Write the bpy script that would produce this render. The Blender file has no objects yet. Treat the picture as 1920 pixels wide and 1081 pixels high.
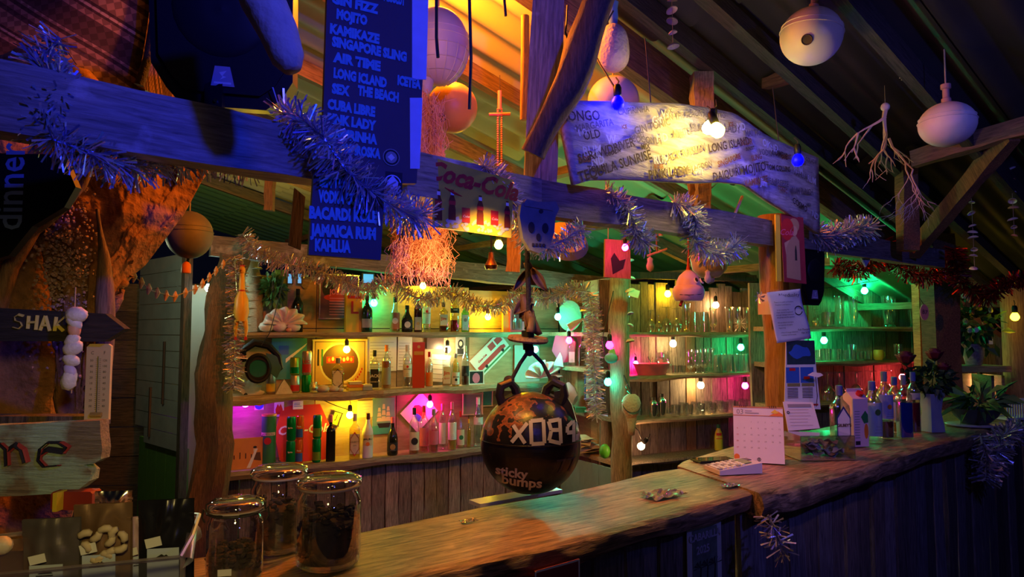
import bpy, math, random
from mathutils import Vector, Matrix, noise
R = random.Random(7)
PI = math.pi
SC = bpy.context.scene
COL = SC.collection
# ---------------------------------------------------------------- camera
EYE = 1.58
FX = 1280.0
PITCH = math.atan(80 / FX)
cam_data = bpy.data.cameras.new('camera')
cam_data.lens = 24.0
cam_data.sensor_width = 36.0
cam_data.clip_start = 0.05
cam = bpy.data.objects.new('camera', cam_data)
COL.objects.link(cam)
cam.location = (0, 0, EYE)
cam.rotation_euler = (PI / 2 + PITCH, 0, 0)
SC.camera = cam
# ---------------------------------------------------------------- world, exposure
SC.view_settings.view_transform = 'Standard'
SC.view_settings.look = 'None'
SC.view_settings.gamma = 1
SC.view_settings.exposure = 0.0
SC.cycles.use_denoising = True
SC.cycles.max_bounces = 6
SC.cycles.transparent_max_bounces = 16
SC.cycles.caustics_reflective = False
SC.cycles.caustics_refractive = False
SC.cycles.sample_clamp_indirect = 4
w = bpy.data.worlds.new('night')
SC.world = w
w.use_nodes = True
w.node_tree.nodes['Background'].inputs[0].default_value = (0.10, 0.12, 0.35, 1)
w.node_tree.nodes['Background'].inputs[1].default_value = 0.012


def at(px, py, Y):
    """point of the place seen at a pixel of the photograph, Y metres ahead of the camera"""
    c, s = math.cos(PITCH), math.sin(PITCH)
    u, v = (px - 960) / FX, (540.5 - py) / FX
    d = Vector((u, c - v * s, s + v * c))
    return Vector((0, 0, EYE)) + d * (Y / d.y)


def lamp(kind, name, loc, color, power, size=0.05, aim=None, cone=60, blend=0.6):
    d = bpy.data.lights.new(name, kind)
    d.color = color
    d.energy = power
    if kind == 'SPOT':
        d.spot_size = math.radians(cone)
        d.spot_blend = blend
    if kind == 'AREA':
        d.size = size
    else:
        d.shadow_soft_size = size
    o = bpy.data.objects.new(name, d)
    COL.objects.link(o)
    o.location = loc
    if aim is not None:
        o.rotation_euler = (Vector(aim) - Vector(loc)).to_track_quat('-Z', 'Y').to_euler()
    return o


# coloured party lamps on the guests' side, over the back and behind the buoys, plus added fill lights
lamp('SPOT', 'blue_party_lamp', (0.36, 0.30, 2.30), (0.006, 0.03, 1.0), 58, 0.03, (-0.32, 1.50, 2.30), 80, 0.6)
lamp('SPOT', 'blue_party_lamp', (1.55, 0.7, 2.4), (0.12, 0.12, 1.0), 42, 0.04, (1.55, 2.8, 1.35), 96, 0.8)
lamp('SPOT', 'lilac_fill_light', (0.75, 0.9, 2.35), (1.0, 0.55, 0.72), 14, 0.05, (0.95, 2.5, 1.2), 30, 0.8)  # added fill without a fixture, puts lilac light on the calendar
lamp('SPOT', 'golden_fill_light', (-0.04, 1.66, 1.90), (1.0, 0.45, 0.05), 12, 0.04, (0.02, 1.80, 1.10), 120, 0.9)  # unseen fill added to brighten the counter top
lamp('SPOT', 'amber_fill_light', (-0.15, 0.25, 1.72), (1.0, 0.72, 0.18), 15, 0.05, (-0.93, 1.40, 1.22), 50, 0.6)  # added source, gives the near-end signs their yellowish light
lamp('POINT', 'orange_party_lamp', at(850, -22, 2.36), (1.0, 0.20, 0.006), 95, 0.05)
lamp('POINT', 'rust_fill_light', (-0.30, 1.62, 2.35), (1.0, 0.30, 0.05), 2.2, 0.05)  # extra light put in to redden the bark slab
lamp('POINT', 'warm_party_lamp', (0.2, 0.3, 2.4), (1.0, 0.60, 0.30), 2.0, 0.08)
lamp('POINT', 'dusk_blue_fill_light', (0.75, -0.35, 1.60), (0.30, 0.30, 1.0), 3.2, 0.08)  # added fill that lifts the counter front planks out of black
lamp('POINT', 'coral_fill_light', (-0.16, 1.80, 1.76), (1.0, 0.42, 0.14), 2.3, 0.03)  # added light for the fibre bundle and the tin sign, no real bulb
lamp('POINT', 'yellow_party_lamp', at(480, 398, 4.9), (1.0, 0.66, 0.04), 9, 0.04)
lamp('POINT', 'pale_green_fill_light', at(180, 500, 3.6), (0.85, 0.95, 0.55), 6.5, 0.04)  # added for yellow-green light on the siding door
lamp('POINT', 'green_party_lamp', at(1230, 505, 4.1), (0.02, 1.0, 0.30), 9, 0.04)
lamp('POINT', 'green_party_lamp', at(1610, 485, 4.5), (0.02, 1.0, 0.30), 3.5, 0.04)

# ---------------------------------------------------------------- materials
MATS = {}


def nt(name):
    m = bpy.data.materials.new(name)
    m.use_nodes = True
    return m, m.node_tree, m.node_tree.nodes['Principled BSDF']


def rgb(c):
    return (c[0], c[1], c[2], 1)


def plain(name, c, rough=0.6, metal=0.0, vary=0.12, scale=18.0, bump=0.0, spec=0.5, alpha=1.0):
    if name in MATS:
        return MATS[name]
    m, t, p = nt(name)
    p.inputs['Roughness'].default_value = rough
    p.inputs['Metallic'].default_value = metal
    p.inputs['Specular IOR Level'].default_value = spec
    tc = t.nodes.new('ShaderNodeTexCoord')
    n = t.nodes.new('ShaderNodeTexNoise')
    n.inputs['Scale'].default_value = scale
    n.inputs['Detail'].default_value = 3
    t.links.new(tc.outputs['Object'], n.inputs['Vector'])
    r = t.nodes.new('ShaderNodeMapRange')
    r.inputs['To Min'].default_value = 1 - vary
    r.inputs['To Max'].default_value = 1 + vary
    t.links.new(n.outputs['Fac'], r.inputs['Value'])
    h = t.nodes.new('ShaderNodeHueSaturation')
    h.inputs['Color'].default_value = rgb(c)
    t.links.new(r.outputs[0], h.inputs['Value'])
    t.links.new(h.outputs[0], p.inputs['Base Color'])
    if bump:
        b = t.nodes.new('ShaderNodeBump')
        b.inputs['Strength'].default_value = bump
        b.inputs['Distance'].default_value = 0.01
        t.links.new(n.outputs['Fac'], b.inputs['Height'])
        t.links.new(b.outputs[0], p.inputs['Normal'])
    MATS[name] = m
    return m


def wood(name, c1, c2, axis=2, scale=3.0, rough=0.75, bump=0.5, stretch=12.0, c3=None, patch=0.0):
    """grain runs along axis; patch mixes in c3 in worn blotches"""
    if name in MATS:
        return MATS[name]
    m, t, p = nt(name)
    L = t.links.new
    tc = t.nodes.new('ShaderNodeTexCoord')
    oi = t.nodes.new('ShaderNodeObjectInfo')
    add = t.nodes.new('ShaderNodeVectorMath')
    add.operation = 'ADD'
    mul = t.nodes.new('ShaderNodeMath')
    mul.operation = 'MULTIPLY'
    mul.inputs[1].default_value = 37.0
    L(oi.outputs['Random'], mul.inputs[0])
    L(tc.outputs['Object'], add.inputs[0])
    L(mul.outputs[0], add.inputs[1])
    mp = t.nodes.new('ShaderNodeMapping')
    s = [scale * stretch] * 3
    s[axis] = scale
    mp.inputs['Scale'].default_value = s
    L(add.outputs[0], mp.inputs['Vector'])
    n = t.nodes.new('ShaderNodeTexNoise')
    n.inputs['Detail'].default_value = 6
    n.inputs['Roughness'].default_value = 0.65
    n.inputs['Distortion'].default_value = 0.6
    L(mp.outputs[0], n.inputs['Vector'])
    cr = t.nodes.new('ShaderNodeValToRGB')
    cr.color_ramp.elements[0].position = 0.32
    cr.color_ramp.elements[0].color = rgb(c1)
    cr.color_ramp.elements[1].position = 0.68
    cr.color_ramp.elements[1].color = rgb(c2)
    L(n.outputs['Fac'], cr.inputs[0])
    out = cr.outputs[0]
    if c3 is not None:
        n2 = t.nodes.new('ShaderNodeTexNoise')
        n2.inputs['Scale'].default_value = 9
        n2.inputs['Detail'].default_value = 5
        L(add.outputs[0], n2.inputs['Vector'])
        mr = t.nodes.new('ShaderNodeMapRange')
        mr.inputs['From Min'].default_value = 0.62 - patch * 0.4
        mr.inputs['From Max'].default_value = 0.72 - patch * 0.4
        L(n2.outputs['Fac'], mr.inputs['Value'])
        mx = t.nodes.new('ShaderNodeMix')
        mx.data_type = 'RGBA'
        L(mr.outputs[0], mx.inputs[0])
        L(out, mx.inputs[6])
        mx.inputs[7].default_value = rgb(c3)
        out = mx.outputs[2]
    hs = t.nodes.new('ShaderNodeHueSaturation')
    mr2 = t.nodes.new('ShaderNodeMapRange')
    mr2.inputs['To Min'].default_value = 0.7
    mr2.inputs['To Max'].default_value = 1.25
    L(oi.outputs['Random'], mr2.inputs['Value'])
    L(mr2.outputs[0], hs.inputs['Value'])
    L(out, hs.inputs['Color'])
    L(hs.outputs[0], p.inputs['Base Color'])
    p.inputs['Roughness'].default_value = rough
    b = t.nodes.new('ShaderNodeBump')
    b.inputs['Strength'].default_value = bump
    b.inputs['Distance'].default_value = 0.01
    L(n.outputs['Fac'], b.inputs['Height'])
    L(b.outputs[0], p.inputs['Normal'])
    MATS[name] = m
    return m


def glow(name, c, strength):
    if name in MATS:
        return MATS[name]
    m, t, p = nt(name)
    p.inputs['Base Color'].default_value = rgb(c)
    p.inputs['Emission Color'].default_value = rgb(c)
    p.inputs['Emission Strength'].default_value = strength
    MATS[name] = m
    return m


def glass(name, tint=(0.93, 0.97, 0.96), gloss=0.24, rough=0.09):
    """thin clear wall: tinted see-through plus a mirror-like sheen that grows at grazing angles"""
    if name in MATS:
        return MATS[name]
    m, t, p = nt(name)
    L = t.links.new
    t.nodes.remove(p)
    o = t.nodes['Material Output']
    tr = t.nodes.new('ShaderNodeBsdfTransparent')
    tr.inputs[0].default_value = rgb(tint)
    g = t.nodes.new('ShaderNodeBsdfGlossy')
    g.inputs['Color'].default_value = (0.95, 0.97, 1, 1)
    g.inputs['Roughness'].default_value = rough
    lw = t.nodes.new('ShaderNodeLayerWeight')
    lw.inputs['Blend'].default_value = 0.42
    mr = t.nodes.new('ShaderNodeMapRange')
    mr.inputs['To Min'].default_value = gloss
    mr.inputs['To Max'].default_value = 0.85
    L(lw.outputs['Facing'], mr.inputs['Value'])
    mx = t.nodes.new('ShaderNodeMixShader')
    L(mr.outputs[0], mx.inputs[0])
    L(tr.outputs[0], mx.inputs[1])
    L(g.outputs[0], mx.inputs[2])
    L(mx.outputs[0], o.inputs[0])
    MATS[name] = m
    return m


def liquid(name, c, dens=0.55):
    if name in MATS:
        return MATS[name]
    m, t, p = nt(name)
    t.nodes.remove(p)
    o = t.nodes['Material Output']
    tr = t.nodes.new('ShaderNodeBsdfTransparent')
    tr.inputs[0].default_value = rgb([x ** 0.5 for x in c])
    d = t.nodes.new('ShaderNodeBsdfPrincipled')
    d.inputs['Base Color'].default_value = rgb(c)
    d.inputs['Roughness'].default_value = 0.15
    mx = t.nodes.new('ShaderNodeMixShader')
    mx.inputs[0].default_value = dens
    t.links.new(tr.outputs[0], mx.inputs[1])
    t.links.new(d.outputs[0], mx.inputs[2])
    t.links.new(mx.outputs[0], o.inputs[0])
    MATS[name] = m
    return m


def foil(name, cols, rough=0.28, metal=0.65):
    """every strip of a garland takes its own colour from cols"""
    if name in MATS:
        return MATS[name]
    m, t, p = nt(name)
    g = t.nodes.new('ShaderNodeNewGeometry')
    cr = t.nodes.new('ShaderNodeValToRGB')
    cr.color_ramp.interpolation = 'CONSTANT'
    e = cr.color_ramp.elements
    e[0].color = rgb(cols[0])
    e[1].position = 1.0 / len(cols)
    e[1].color = rgb(cols[1])
    for i, c in enumerate(cols[2:]):
        x = e.new((i + 2) / len(cols))
        x.color = rgb(c)
    t.links.new(g.outputs['Random Per Island'], cr.inputs[0])
    t.links.new(cr.outputs[0], p.inputs['Base Color'])
    p.inputs['Metallic'].default_value = metal
    p.inputs['Roughness'].default_value = rough
    MATS[name] = m
    return m


# ---------------------------------------------------------------- mesh builder
class B:
    def __init__(self):
        self.v, self.f, self.m = [], [], []
        self.cur = 0

    def add(self, vs, fs, mi=None):
        n = len(self.v)
        self.v += [tuple(x) for x in vs]
        self.f += [tuple(i + n for i in f) for f in fs]
        self.m += [self.cur if mi is None else mi] * len(fs)
        return self

    def box(self, c, s, rot=None, bev=0.0, mi=None):
        x, y, z = s[0] / 2, s[1] / 2, s[2] / 2
        if bev:
            vs, fs = [], []
            b = min(bev, x * .9, z * .9)
            for yy in (-y, y):
                vs += [(-x + b, yy, -z), (x - b, yy, -z), (x, yy, -z + b), (x, yy, z - b), (x - b, yy, z), (-x + b, yy, z), (-x, yy, z - b), (-x, yy, -z + b)]
            fs = [(0, 1, 2, 3, 4, 5, 6, 7), (15, 14, 13, 12, 11, 10, 9, 8)]
            for i in range(8):
                j = (i + 1) % 8
                fs.append((j, i, i + 8, j + 8))
        else:
            vs = [(a * x, b_ * y, c_ * z) for a in (-1, 1) for b_ in (-1, 1) for c_ in (-1, 1)]
            fs = [(0, 1, 3, 2), (4, 6, 7, 5), (0, 4, 5, 1), (2, 3, 7, 6), (0, 2, 6, 4), (1, 5, 7, 3)]
        vs = [Vector(q) for q in vs]
        if rot is not None:
            vs = [rot @ q for q in vs]
        c = Vector(c)
        return self.add([q + c for q in vs], fs, mi)

    def lathe(self, prof, seg=16, sq=0.0, c=(0, 0, 0), sx=1.0, sy=1.0, mi=None, capb=False, capt=False, a0=0.0, a1=None):
        """prof: (radius, z) from bottom to top; sq squares the section"""
        full = a1 is None
        a1 = 2 * PI if full else a1
        n = seg if full else seg + 1
        vs, fs = [], []
        for r, z in prof:
            for i in range(n):
                a = a0 + (a1 - a0) * i / seg
                ca, sa = math.cos(a), math.sin(a)
                k = 1.0
                if sq:
                    k = (1 - sq) + sq / max(abs(ca), abs(sa))
                    k = min(k, 1 + 0.34 * sq)
                vs.append((c[0] + r * ca * k * sx, c[1] + r * sa * k * sy, c[2] + z))
        for j in range(len(prof) - 1):
            for i in range(seg):
                i2 = (i + 1) % n if full else i + 1
                fs.append((j * n + i, j * n + i2, (j + 1) * n + i2, (j + 1) * n + i))
        if capb:
            fs.append(tuple(range(n - 1, -1, -1)))
        if capt:
            k = (len(prof) - 1) * n
            fs.append(tuple(range(k, k + n)))
        return self.add(vs, fs, mi)

    def tube(self, pts, r, seg=8, cap=True, mi=None, flat=1.0):
        pts = [Vector(p) for p in pts]
        rs = r if isinstance(r, (list, tuple)) else [r] * len(pts)
        vs, fs = [], []
        up = None
        for i, p in enumerate(pts):
            d = (pts[min(i + 1, len(pts) - 1)] - pts[max(i - 1, 0)])
            if d.length < 1e-9:
                d = Vector((0, 0, 1))
            d.normalize()
            if up is None:
                up = d.orthogonal().normalized()
            up = (up - d * up.dot(d))
            up = up.normalized() if up.length > 1e-6 else d.orthogonal().normalized()
            q = d.cross(up)
            for k in range(seg):
                a = 2 * PI * k / seg
                vs.append(p + up * (math.cos(a) * rs[i]) + q * (math.sin(a) * rs[i] * flat))
        for i in range(len(pts) - 1):
            for k in range(seg):
                k2 = (k + 1) % seg
                fs.append((i * seg + k, i * seg + k2, (i + 1) * seg + k2, (i + 1) * seg + k))
        if cap:
            fs.append(tuple(range(seg - 1, -1, -1)))
            k = (len(pts) - 1) * seg
            fs.append(tuple(range(k, k + seg)))
        return self.add(vs, fs, mi)

    def ball(self, c, r, seg=12, rings=8, sx=1, sy=1, sz=1, mi=None, wob=0.0):
        vs, fs = [(c[0], c[1], c[2] - r * sz)], []
        for j in range(1, rings):
            a = PI * j / rings - PI / 2
            for i in range(seg):
                b = 2 * PI * i / seg
                k = 1 + (R.uniform(-wob, wob) if wob else 0)
                vs.append((c[0] + r * sx * math.cos(a) * math.cos(b) * k, c[1] + r * sy * math.cos(a) * math.sin(b) * k, c[2] + r * sz * math.sin(a) * k))
        vs.append((c[0], c[1], c[2] + r * sz))
        t = len(vs) - 1
        for i in range(seg):
            i2 = (i + 1) % seg
            fs.append((0, 1 + i2, 1 + i))
            for j in range(rings - 2):
                a, b = 1 + j * seg, 1 + (j + 1) * seg
                fs.append((a + i, a + i2, b + i2, b + i))
            a = 1 + (rings - 2) * seg
            fs.append((a + i, a + i2, t))
        return self.add(vs, fs, mi)

    def plate(self, pts, t, mi=None):
        """outline in local x,z (facing -y), t thick"""
        n = len(pts)
        vs = [(x, -t / 2, z) for x, z in pts] + [(x, t / 2, z) for x, z in pts]
        fs = [tuple(range(n)), tuple(range(2 * n - 1, n - 1, -1))]
        for i in range(n):
            j = (i + 1) % n
            fs.append((j, i, i + n, j + n))
        return self.add(vs, fs, mi)

    def grid(self, fn, nu, nv, thick=0.0, mi=None):
        """fn(u,v) -> point, u,v in 0..1; thick gives it a back"""
        P = [[Vector(fn(i / nu, j / nv)) for j in range(nv + 1)] for i in range(nu + 1)]
        vs = [p for row in P for p in row]
        w_ = nv + 1
        fs = [(i * w_ + j, (i + 1) * w_ + j, (i + 1) * w_ + j + 1, i * w_ + j + 1) for i in range(nu) for j in range(nv)]
        if thick:
            n = len(vs)
            nr = []
            for i in range(nu + 1):
                for j in range(nv + 1):
                    a = P[min(i + 1, nu)][j] - P[max(i - 1, 0)][j]
                    b = P[i][min(j + 1, nv)] - P[i][max(j - 1, 0)]
                    q = a.cross(b)
                    nr.append(q.normalized() if q.length > 1e-12 else Vector((0, 0, 1)))
            vs += [vs[k] - nr[k] * thick for k in range(n)]
            fs += [tuple(n + k for k in reversed(f)) for f in list(fs)]
            edge = [i * w_ for i in range(nu + 1)] + [nu * w_ + j for j in range(1, w_)] + [i * w_ + nv for i in range(nu - 1, -1, -1)] + [j for j in range(nv - 1, 0, -1)]
            for k in range(len(edge)):
                a, b = edge[k], edge[(k + 1) % len(edge)]
                fs.append((b, a, a + n, b + n))
        return self.add(vs, fs, mi)

    def mesh(self, name, mats, smooth=False):
        me = bpy.data.meshes.new(name)
        me.from_pydata(self.v, [], self.f)
        for m in (mats if isinstance(mats, (list, tuple)) else [mats]):
            me.materials.append(m)
        if any(self.m):
            me.polygons.foreach_set('material_index', self.m)
        if smooth:
            me.polygons.foreach_set('use_smooth', [True] * len(self.f))
            if smooth != 'all':
                try:
                    me.set_sharp_from_angle(angle=math.radians(42))
                except Exception:
                    pass
        me.update()
        return me

    def build(self, name, mats, parent=None, loc=None, rot=None, smooth=False):
        return link(name, self.mesh(name, mats, smooth), parent, loc, rot)


def link(name, data, parent=None, loc=None, rot=None):
    o = bpy.data.objects.new(name, data)
    COL.objects.link(o)
    if parent is not None:
        o.parent = parent
    if loc is not None:
        o.location = loc
    if rot is not None:
        o.rotation_euler = rot
    return o


def tag(o, label, cat, group=None, kind=None):
    o['label'] = label
    o['category'] = cat
    if group:
        o['group'] = group
    if kind:
        o['kind'] = kind
    return o


def thing(name, label, cat, loc=(0, 0, 0), rz=0.0, group=None, rot=None):
    o = bpy.data.objects.new(name, None)
    COL.objects.link(o)
    o.location = loc
    o.rotation_euler = rot if rot is not None else (0, 0, rz)
    o.empty_display_size = 0.05
    return tag(o, label, cat, group)


def struct(name, loc=(0, 0, 0), rz=0.0):
    o = bpy.data.objects.new(name, None)
    COL.objects.link(o)
    o.location = loc
    o.rotation_euler = (0, 0, rz)
    o['kind'] = 'structure'
    return o


def dup(root, loc, rz, label=None):
    r = root.copy()
    COL.objects.link(r)
    r.location = loc
    r.rotation_euler = (0, 0, rz)
    if label:
        r['label'] = label
    for ch in list(root.children):
        c = ch.copy()
        COL.objects.link(c)
        c.parent = r
        for g in ch.children:
            d = g.copy()
            COL.objects.link(d)
            d.parent = c
    return r


def text(s, size, m, parent, loc, rot=(PI / 2, 0, 0), bold=0.0, shear=0.0, wide=1.0, name='lettering', bend=0.0, align='CENTER', space=1.0, depth=0.0):
    cu = bpy.data.curves.new('txt', 'FONT')
    cu.body = s
    cu.size = size
    cu.align_x = align
    cu.align_y = 'CENTER'
    cu.resolution_u = 2
    cu.shear = shear
    cu.offset = bold
    cu.space_character = space
    cu.extrude = depth
    tmp = bpy.data.objects.new('txt', cu)
    me = bpy.data.meshes.new_from_object(tmp)
    bpy.data.objects.remove(tmp)
    bpy.data.curves.remove(cu)
    me.materials.clear()
    me.materials.append(m)
    for v in me.vertices:
        v.co.x *= wide
        if bend:
            a = v.co.x / bend
            v.co.x, v.co.z = math.sin(a) * bend, v.co.z - (1 - math.cos(a)) * bend
    return link(name, me, parent, loc, rot)


def ell(cx, cz, rx, rz, n=20, a0=0, a1=2 * PI):
    return [(cx + rx * math.cos(a0 + (a1 - a0) * i / n), cz + rz * math.sin(a0 + (a1 - a0) * i / n)) for i in range(n)]


def rect(x0, z0, x1, z1):
    return [(x0, z0), (x1, z0), (x1, z1), (x0, z1)]


def ring(cx, cz, r0, r1, n=20, a0=0.0, a1=2 * PI, y=0.0, b=None):
    b = b or B()
    vs = []
    for i in range(n + 1):
        a = a0 + (a1 - a0) * i / n
        vs += [(cx + r0 * math.cos(a), y, cz + r0 * math.sin(a)), (cx + r1 * math.cos(a), y, cz + r1 * math.sin(a))]
    return b.add(vs, [(2 * i, 2 * i + 1, 2 * i + 3, 2 * i + 2) for i in range(n)])


def flat(pts, y, b=None, mi=None):
    b = b or B()
    return b.add([(x, y, z) for x, z in pts], [tuple(range(len(pts)))], mi)


# walls of the place: (x0, y0, angle) of the line along which the shelf fronts run
A_L, A_R, A_W = math.radians(29.6), math.radians(27.6), math.radians(21)
WL = (-1.86, 4.50, A_L)
WR = (0.80, 4.87, A_R)
WX = (2.05, 5.15, A_W)
BEAM = (-0.73, 1.20, math.atan2(1.6, 1.74))
A_B = BEAM[2]


def on(line, px, off=0.0):
    """(x, y, distance along the line) where the pixel column meets the upright plane off metres behind the line"""
    x0, y0, a = line
    x0, y0 = x0 - math.sin(a) * off, y0 + math.cos(a) * off
    k = (px - 960) / FX / 0.998
    t = (k * y0 - x0) / (math.cos(a) - k * math.sin(a))
    return x0 + t * math.cos(a), y0 + t * math.sin(a), t


def zat(py, Y):
    return at(960, py, Y).z


def along(line, t, z=0.0, off=0.0):
    x0, y0, a = line
    return Vector((x0 + t * math.cos(a) - math.sin(a) * off, y0 + t * math.sin(a) + math.cos(a) * off, z))
# ================================================================ colours
W_GREY = wood('weathered_plank', (0.10, 0.075, 0.05), (0.42, 0.33, 0.24), 2, 2.0)
W_DARK = wood('dark_plank', (0.03, 0.024, 0.02), (0.13, 0.10, 0.075), 2, 2.0)
W_BEAM = wood('beam_wood', (0.12, 0.11, 0.10), (0.36, 0.33, 0.30), 0, 2.0, c3=(0.55, 0.53, 0.52), patch=0.02)
W_SHELF = wood('shelf_wood', (0.22, 0.15, 0.08), (0.52, 0.40, 0.25), 0, 2.0)
W_LOG = wood('log_wood', (0.22, 0.11, 0.045), (0.50, 0.30, 0.14), 2, 2.0)
W_LOGD = wood('dark_log_wood', (0.07, 0.04, 0.02), (0.24, 0.14, 0.07), 2, 2.5)
W_COUNT = wood('counter_slab_wood', (0.045, 0.025, 0.013), (0.46, 0.30, 0.16), 0, 2.0, rough=0.40, bump=0.55, stretch=9, c3=(0.13, 0.085, 0.05), patch=0.12)
W_PLY = wood('plywood', (0.30, 0.21, 0.11), (0.46, 0.33, 0.19), 0, 1.2, bump=0.1, stretch=5)
W_ROOF = wood('rafter_wood', (0.09, 0.06, 0.035), (0.30, 0.19, 0.11), 0, 2.0)
W_RAFD = wood('shaded_rafter_wood', (0.02, 0.018, 0.018), (0.07, 0.06, 0.055), 0, 2.0)  # darker copy of rafter_wood, shade put into the colour
M_TIN = plain('roof_sheet', (0.46, 0.44, 0.36), 0.75, 0.0, 0.22, 3.0, 0.1)
M_TIN2 = plain('green_lit_roof_sheet', (0.16, 0.34, 0.20), 0.7, 0.0, 0.2, 3.0, 0.1)  # green light on the roof put into the sheet colour
M_TIND = plain('shaded_roof_sheet', (0.055, 0.06, 0.055), 0.6, 0.1, 0.35, 4.0, 0.1)  # shade beyond the big rafter put into the sheet colour
M_BLACK = plain('black_plastic', (0.008, 0.008, 0.009), 0.45, spec=.3)
M_BLKR = plain('black_rope', (0.02, 0.018, 0.018), 0.85, bump=0.6, scale=120)
M_WHITE = plain('white_paper', (0.78, 0.78, 0.78), 0.8, vary=0.04)
M_CREAM = plain('cream', (0.72, 0.62, 0.42), 0.75, vary=0.08)
M_INK = plain('dark_ink', (0.015, 0.015, 0.02), 0.8, vary=0)
M_RED = plain('red_print', (0.55, 0.02, 0.02), 0.55, vary=0.06)
M_YEL = plain('yellow_print', (0.80, 0.60, 0.04), 0.55, vary=0.06)
M_GOLD = plain('gold_print', (0.62, 0.42, 0.10), 0.4, 0.5)
M_BLUEP = plain('blue_print', (0.03, 0.12, 0.55), 0.55)
M_GRNP = plain('green_print', (0.03, 0.22, 0.07), 0.5)
M_ORG = plain('orange_print', (0.80, 0.22, 0.02), 0.55)
M_PINK = plain('pink_print', (0.75, 0.15, 0.30), 0.6)
M_GREYP = plain('grey_print', (0.3, 0.3, 0.31), 0.7)
M_TEAL = plain('teal_paint', (0.05, 0.32, 0.33), 0.6)
M_SHELLW = plain('shell_white', (0.72, 0.64, 0.55), 0.5, vary=0.2, scale=40, bump=0.4)
M_SHELLO = plain('shell_orange', (0.72, 0.36, 0.18), 0.5, vary=0.2, scale=40)
M_CHROME = plain('steel', (0.72, 0.72, 0.74), 0.16, 1.0, 0.03)
M_GLASS = glass('clear_glass')
M_WIRE = plain('black_wire', (0.02, 0.02, 0.02), 0.6)
M_TWINE = plain('twine', (0.42, 0.33, 0.22), 0.9)


def plank(name, w, h, t, m, parent, loc, rz=0.0, seed=0, rough=0.006, tilt=0.0):
    """upright board with uneven edges, base centre at loc"""
    q = random.Random(seed)
    b = B()
    vs = []
    n = 4
    for i in range(n + 1):
        z = h * i / n
        l, r_ = -w / 2 + q.uniform(-rough, rough), w / 2 + q.uniform(-rough, rough)
        f = q.uniform(-.002, .002)
        vs += [(l, -t / 2 + f, z), (r_, -t / 2 + f, z), (r_, t / 2, z), (l, t / 2, z)]
    fs = [(3, 2, 1, 0), (4 * n, 4 * n + 1, 4 * n + 2, 4 * n + 3)]
    for i in range(n):
        for k in range(4):
            k2 = (k + 1) % 4
            fs.append((4 * i + k, 4 * i + k2, 4 * i + 4 + k2, 4 * i + 4 + k))
    b.add(vs, fs)
    return b.build(name, m, parent, loc, (0, tilt, rz))


def plank_wall(name, line, off, t0, t1, z0, z1, wd, mats, seed=1, t=0.018, jag=0.0):
    s = struct(name, (line[0], line[1], 0), line[2])
    q = random.Random(seed)
    x = t0
    while x < t1:
        w_ = wd * q.uniform(0.75, 1.3)
        zt = z1(x) if callable(z1) else z1
        plank('plank', w_ - 0.006, zt - z0 - q.uniform(0, jag), t, q.choice(mats), s, (x + w_ / 2, off + q.uniform(-.006, .006), z0), 0, q.random())
        x += w_
    return s


def timber(name, p0, p1, w_, h, m, parent=None, seed=0, rough=0.004, seg=6):
    """squared beam between two points: w_ across, h upright"""
    q = random.Random(seed)
    p0, p1 = Vector(p0), Vector(p1)
    d = (p1 - p0)
    L = d.length
    b = B()
    vs = []
    for i in range(seg + 1):
        x = L * i / seg
        for (yy, zz) in ((-1, -1), (1, -1), (1, 1), (-1, 1)):
            vs.append((x, yy * w_ / 2 + q.uniform(-rough, rough), zz * h / 2 + q.uniform(-rough, rough)))
    fs = [(0, 3, 2, 1), (4 * seg, 4 * seg + 1, 4 * seg + 2, 4 * seg + 3)]
    for i in range(seg):
        for k in range(4):
            k2 = (k + 1) % 4
            fs.append((4 * i + k, 4 * i + k2, 4 * i + 4 + k2, 4 * i + 4 + k)[::-1] if False else (4 * i + k, 4 * i + k2, 4 * i + 4 + k2, 4 * i + 4 + k))
    b.add(vs, fs)
    o = b.build(name, m, parent)
    x = d.normalized()
    up = Vector((0, 0, 1)) if abs(x.z) < 0.98 else Vector((0, 1, 0))
    y = up.cross(x).normalized()
    z = x.cross(y)
    M4 = Matrix((x, y, z)).transposed().to_4x4()
    M4.translation = p0
    if parent is None:
        o.matrix_world = M4
    else:
        o.matrix_basis = M4
    return o


def log(name, pts, rs, m, parent=None, seg=14, wob=0.008, seed=3):
    """rough round trunk through pts"""
    P, Q = [], []
    n = 6
    for i in range(len(pts) - 1):
        for k in range(n):
            f = k / n
            P.append(Vector(pts[i]).lerp(Vector(pts[i + 1]), f))
            Q.append(rs[i] * (1 - f) + rs[i + 1] * f)
    P.append(Vector(pts[-1]))
    Q.append(rs[-1])
    b = B().tube(P, Q, seg)
    for k, v in enumerate(b.v):
        p = Vector(v)
        c = P[min(k // seg, len(P) - 1)]
        d = p - c
        s = 1 + wob / max(d.length, .01) * noise.noise(Vector((p.x * 9, p.y * 9, p.z * 3 + seed))) * 3
        b.v[k] = tuple(c + d * s)
    return b.build(name, m, parent, smooth=True)


# ================================================================ roof
US = Vector((math.cos(math.radians(39.7)), math.sin(math.radians(39.7)), 0))
VS = Vector((-US.y, US.x, 0))


def roof(s, v, dz=0.0):
    return US * s + VS * v + Vector((0, 0, 3.30 - 0.232 * s + dz))


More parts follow.
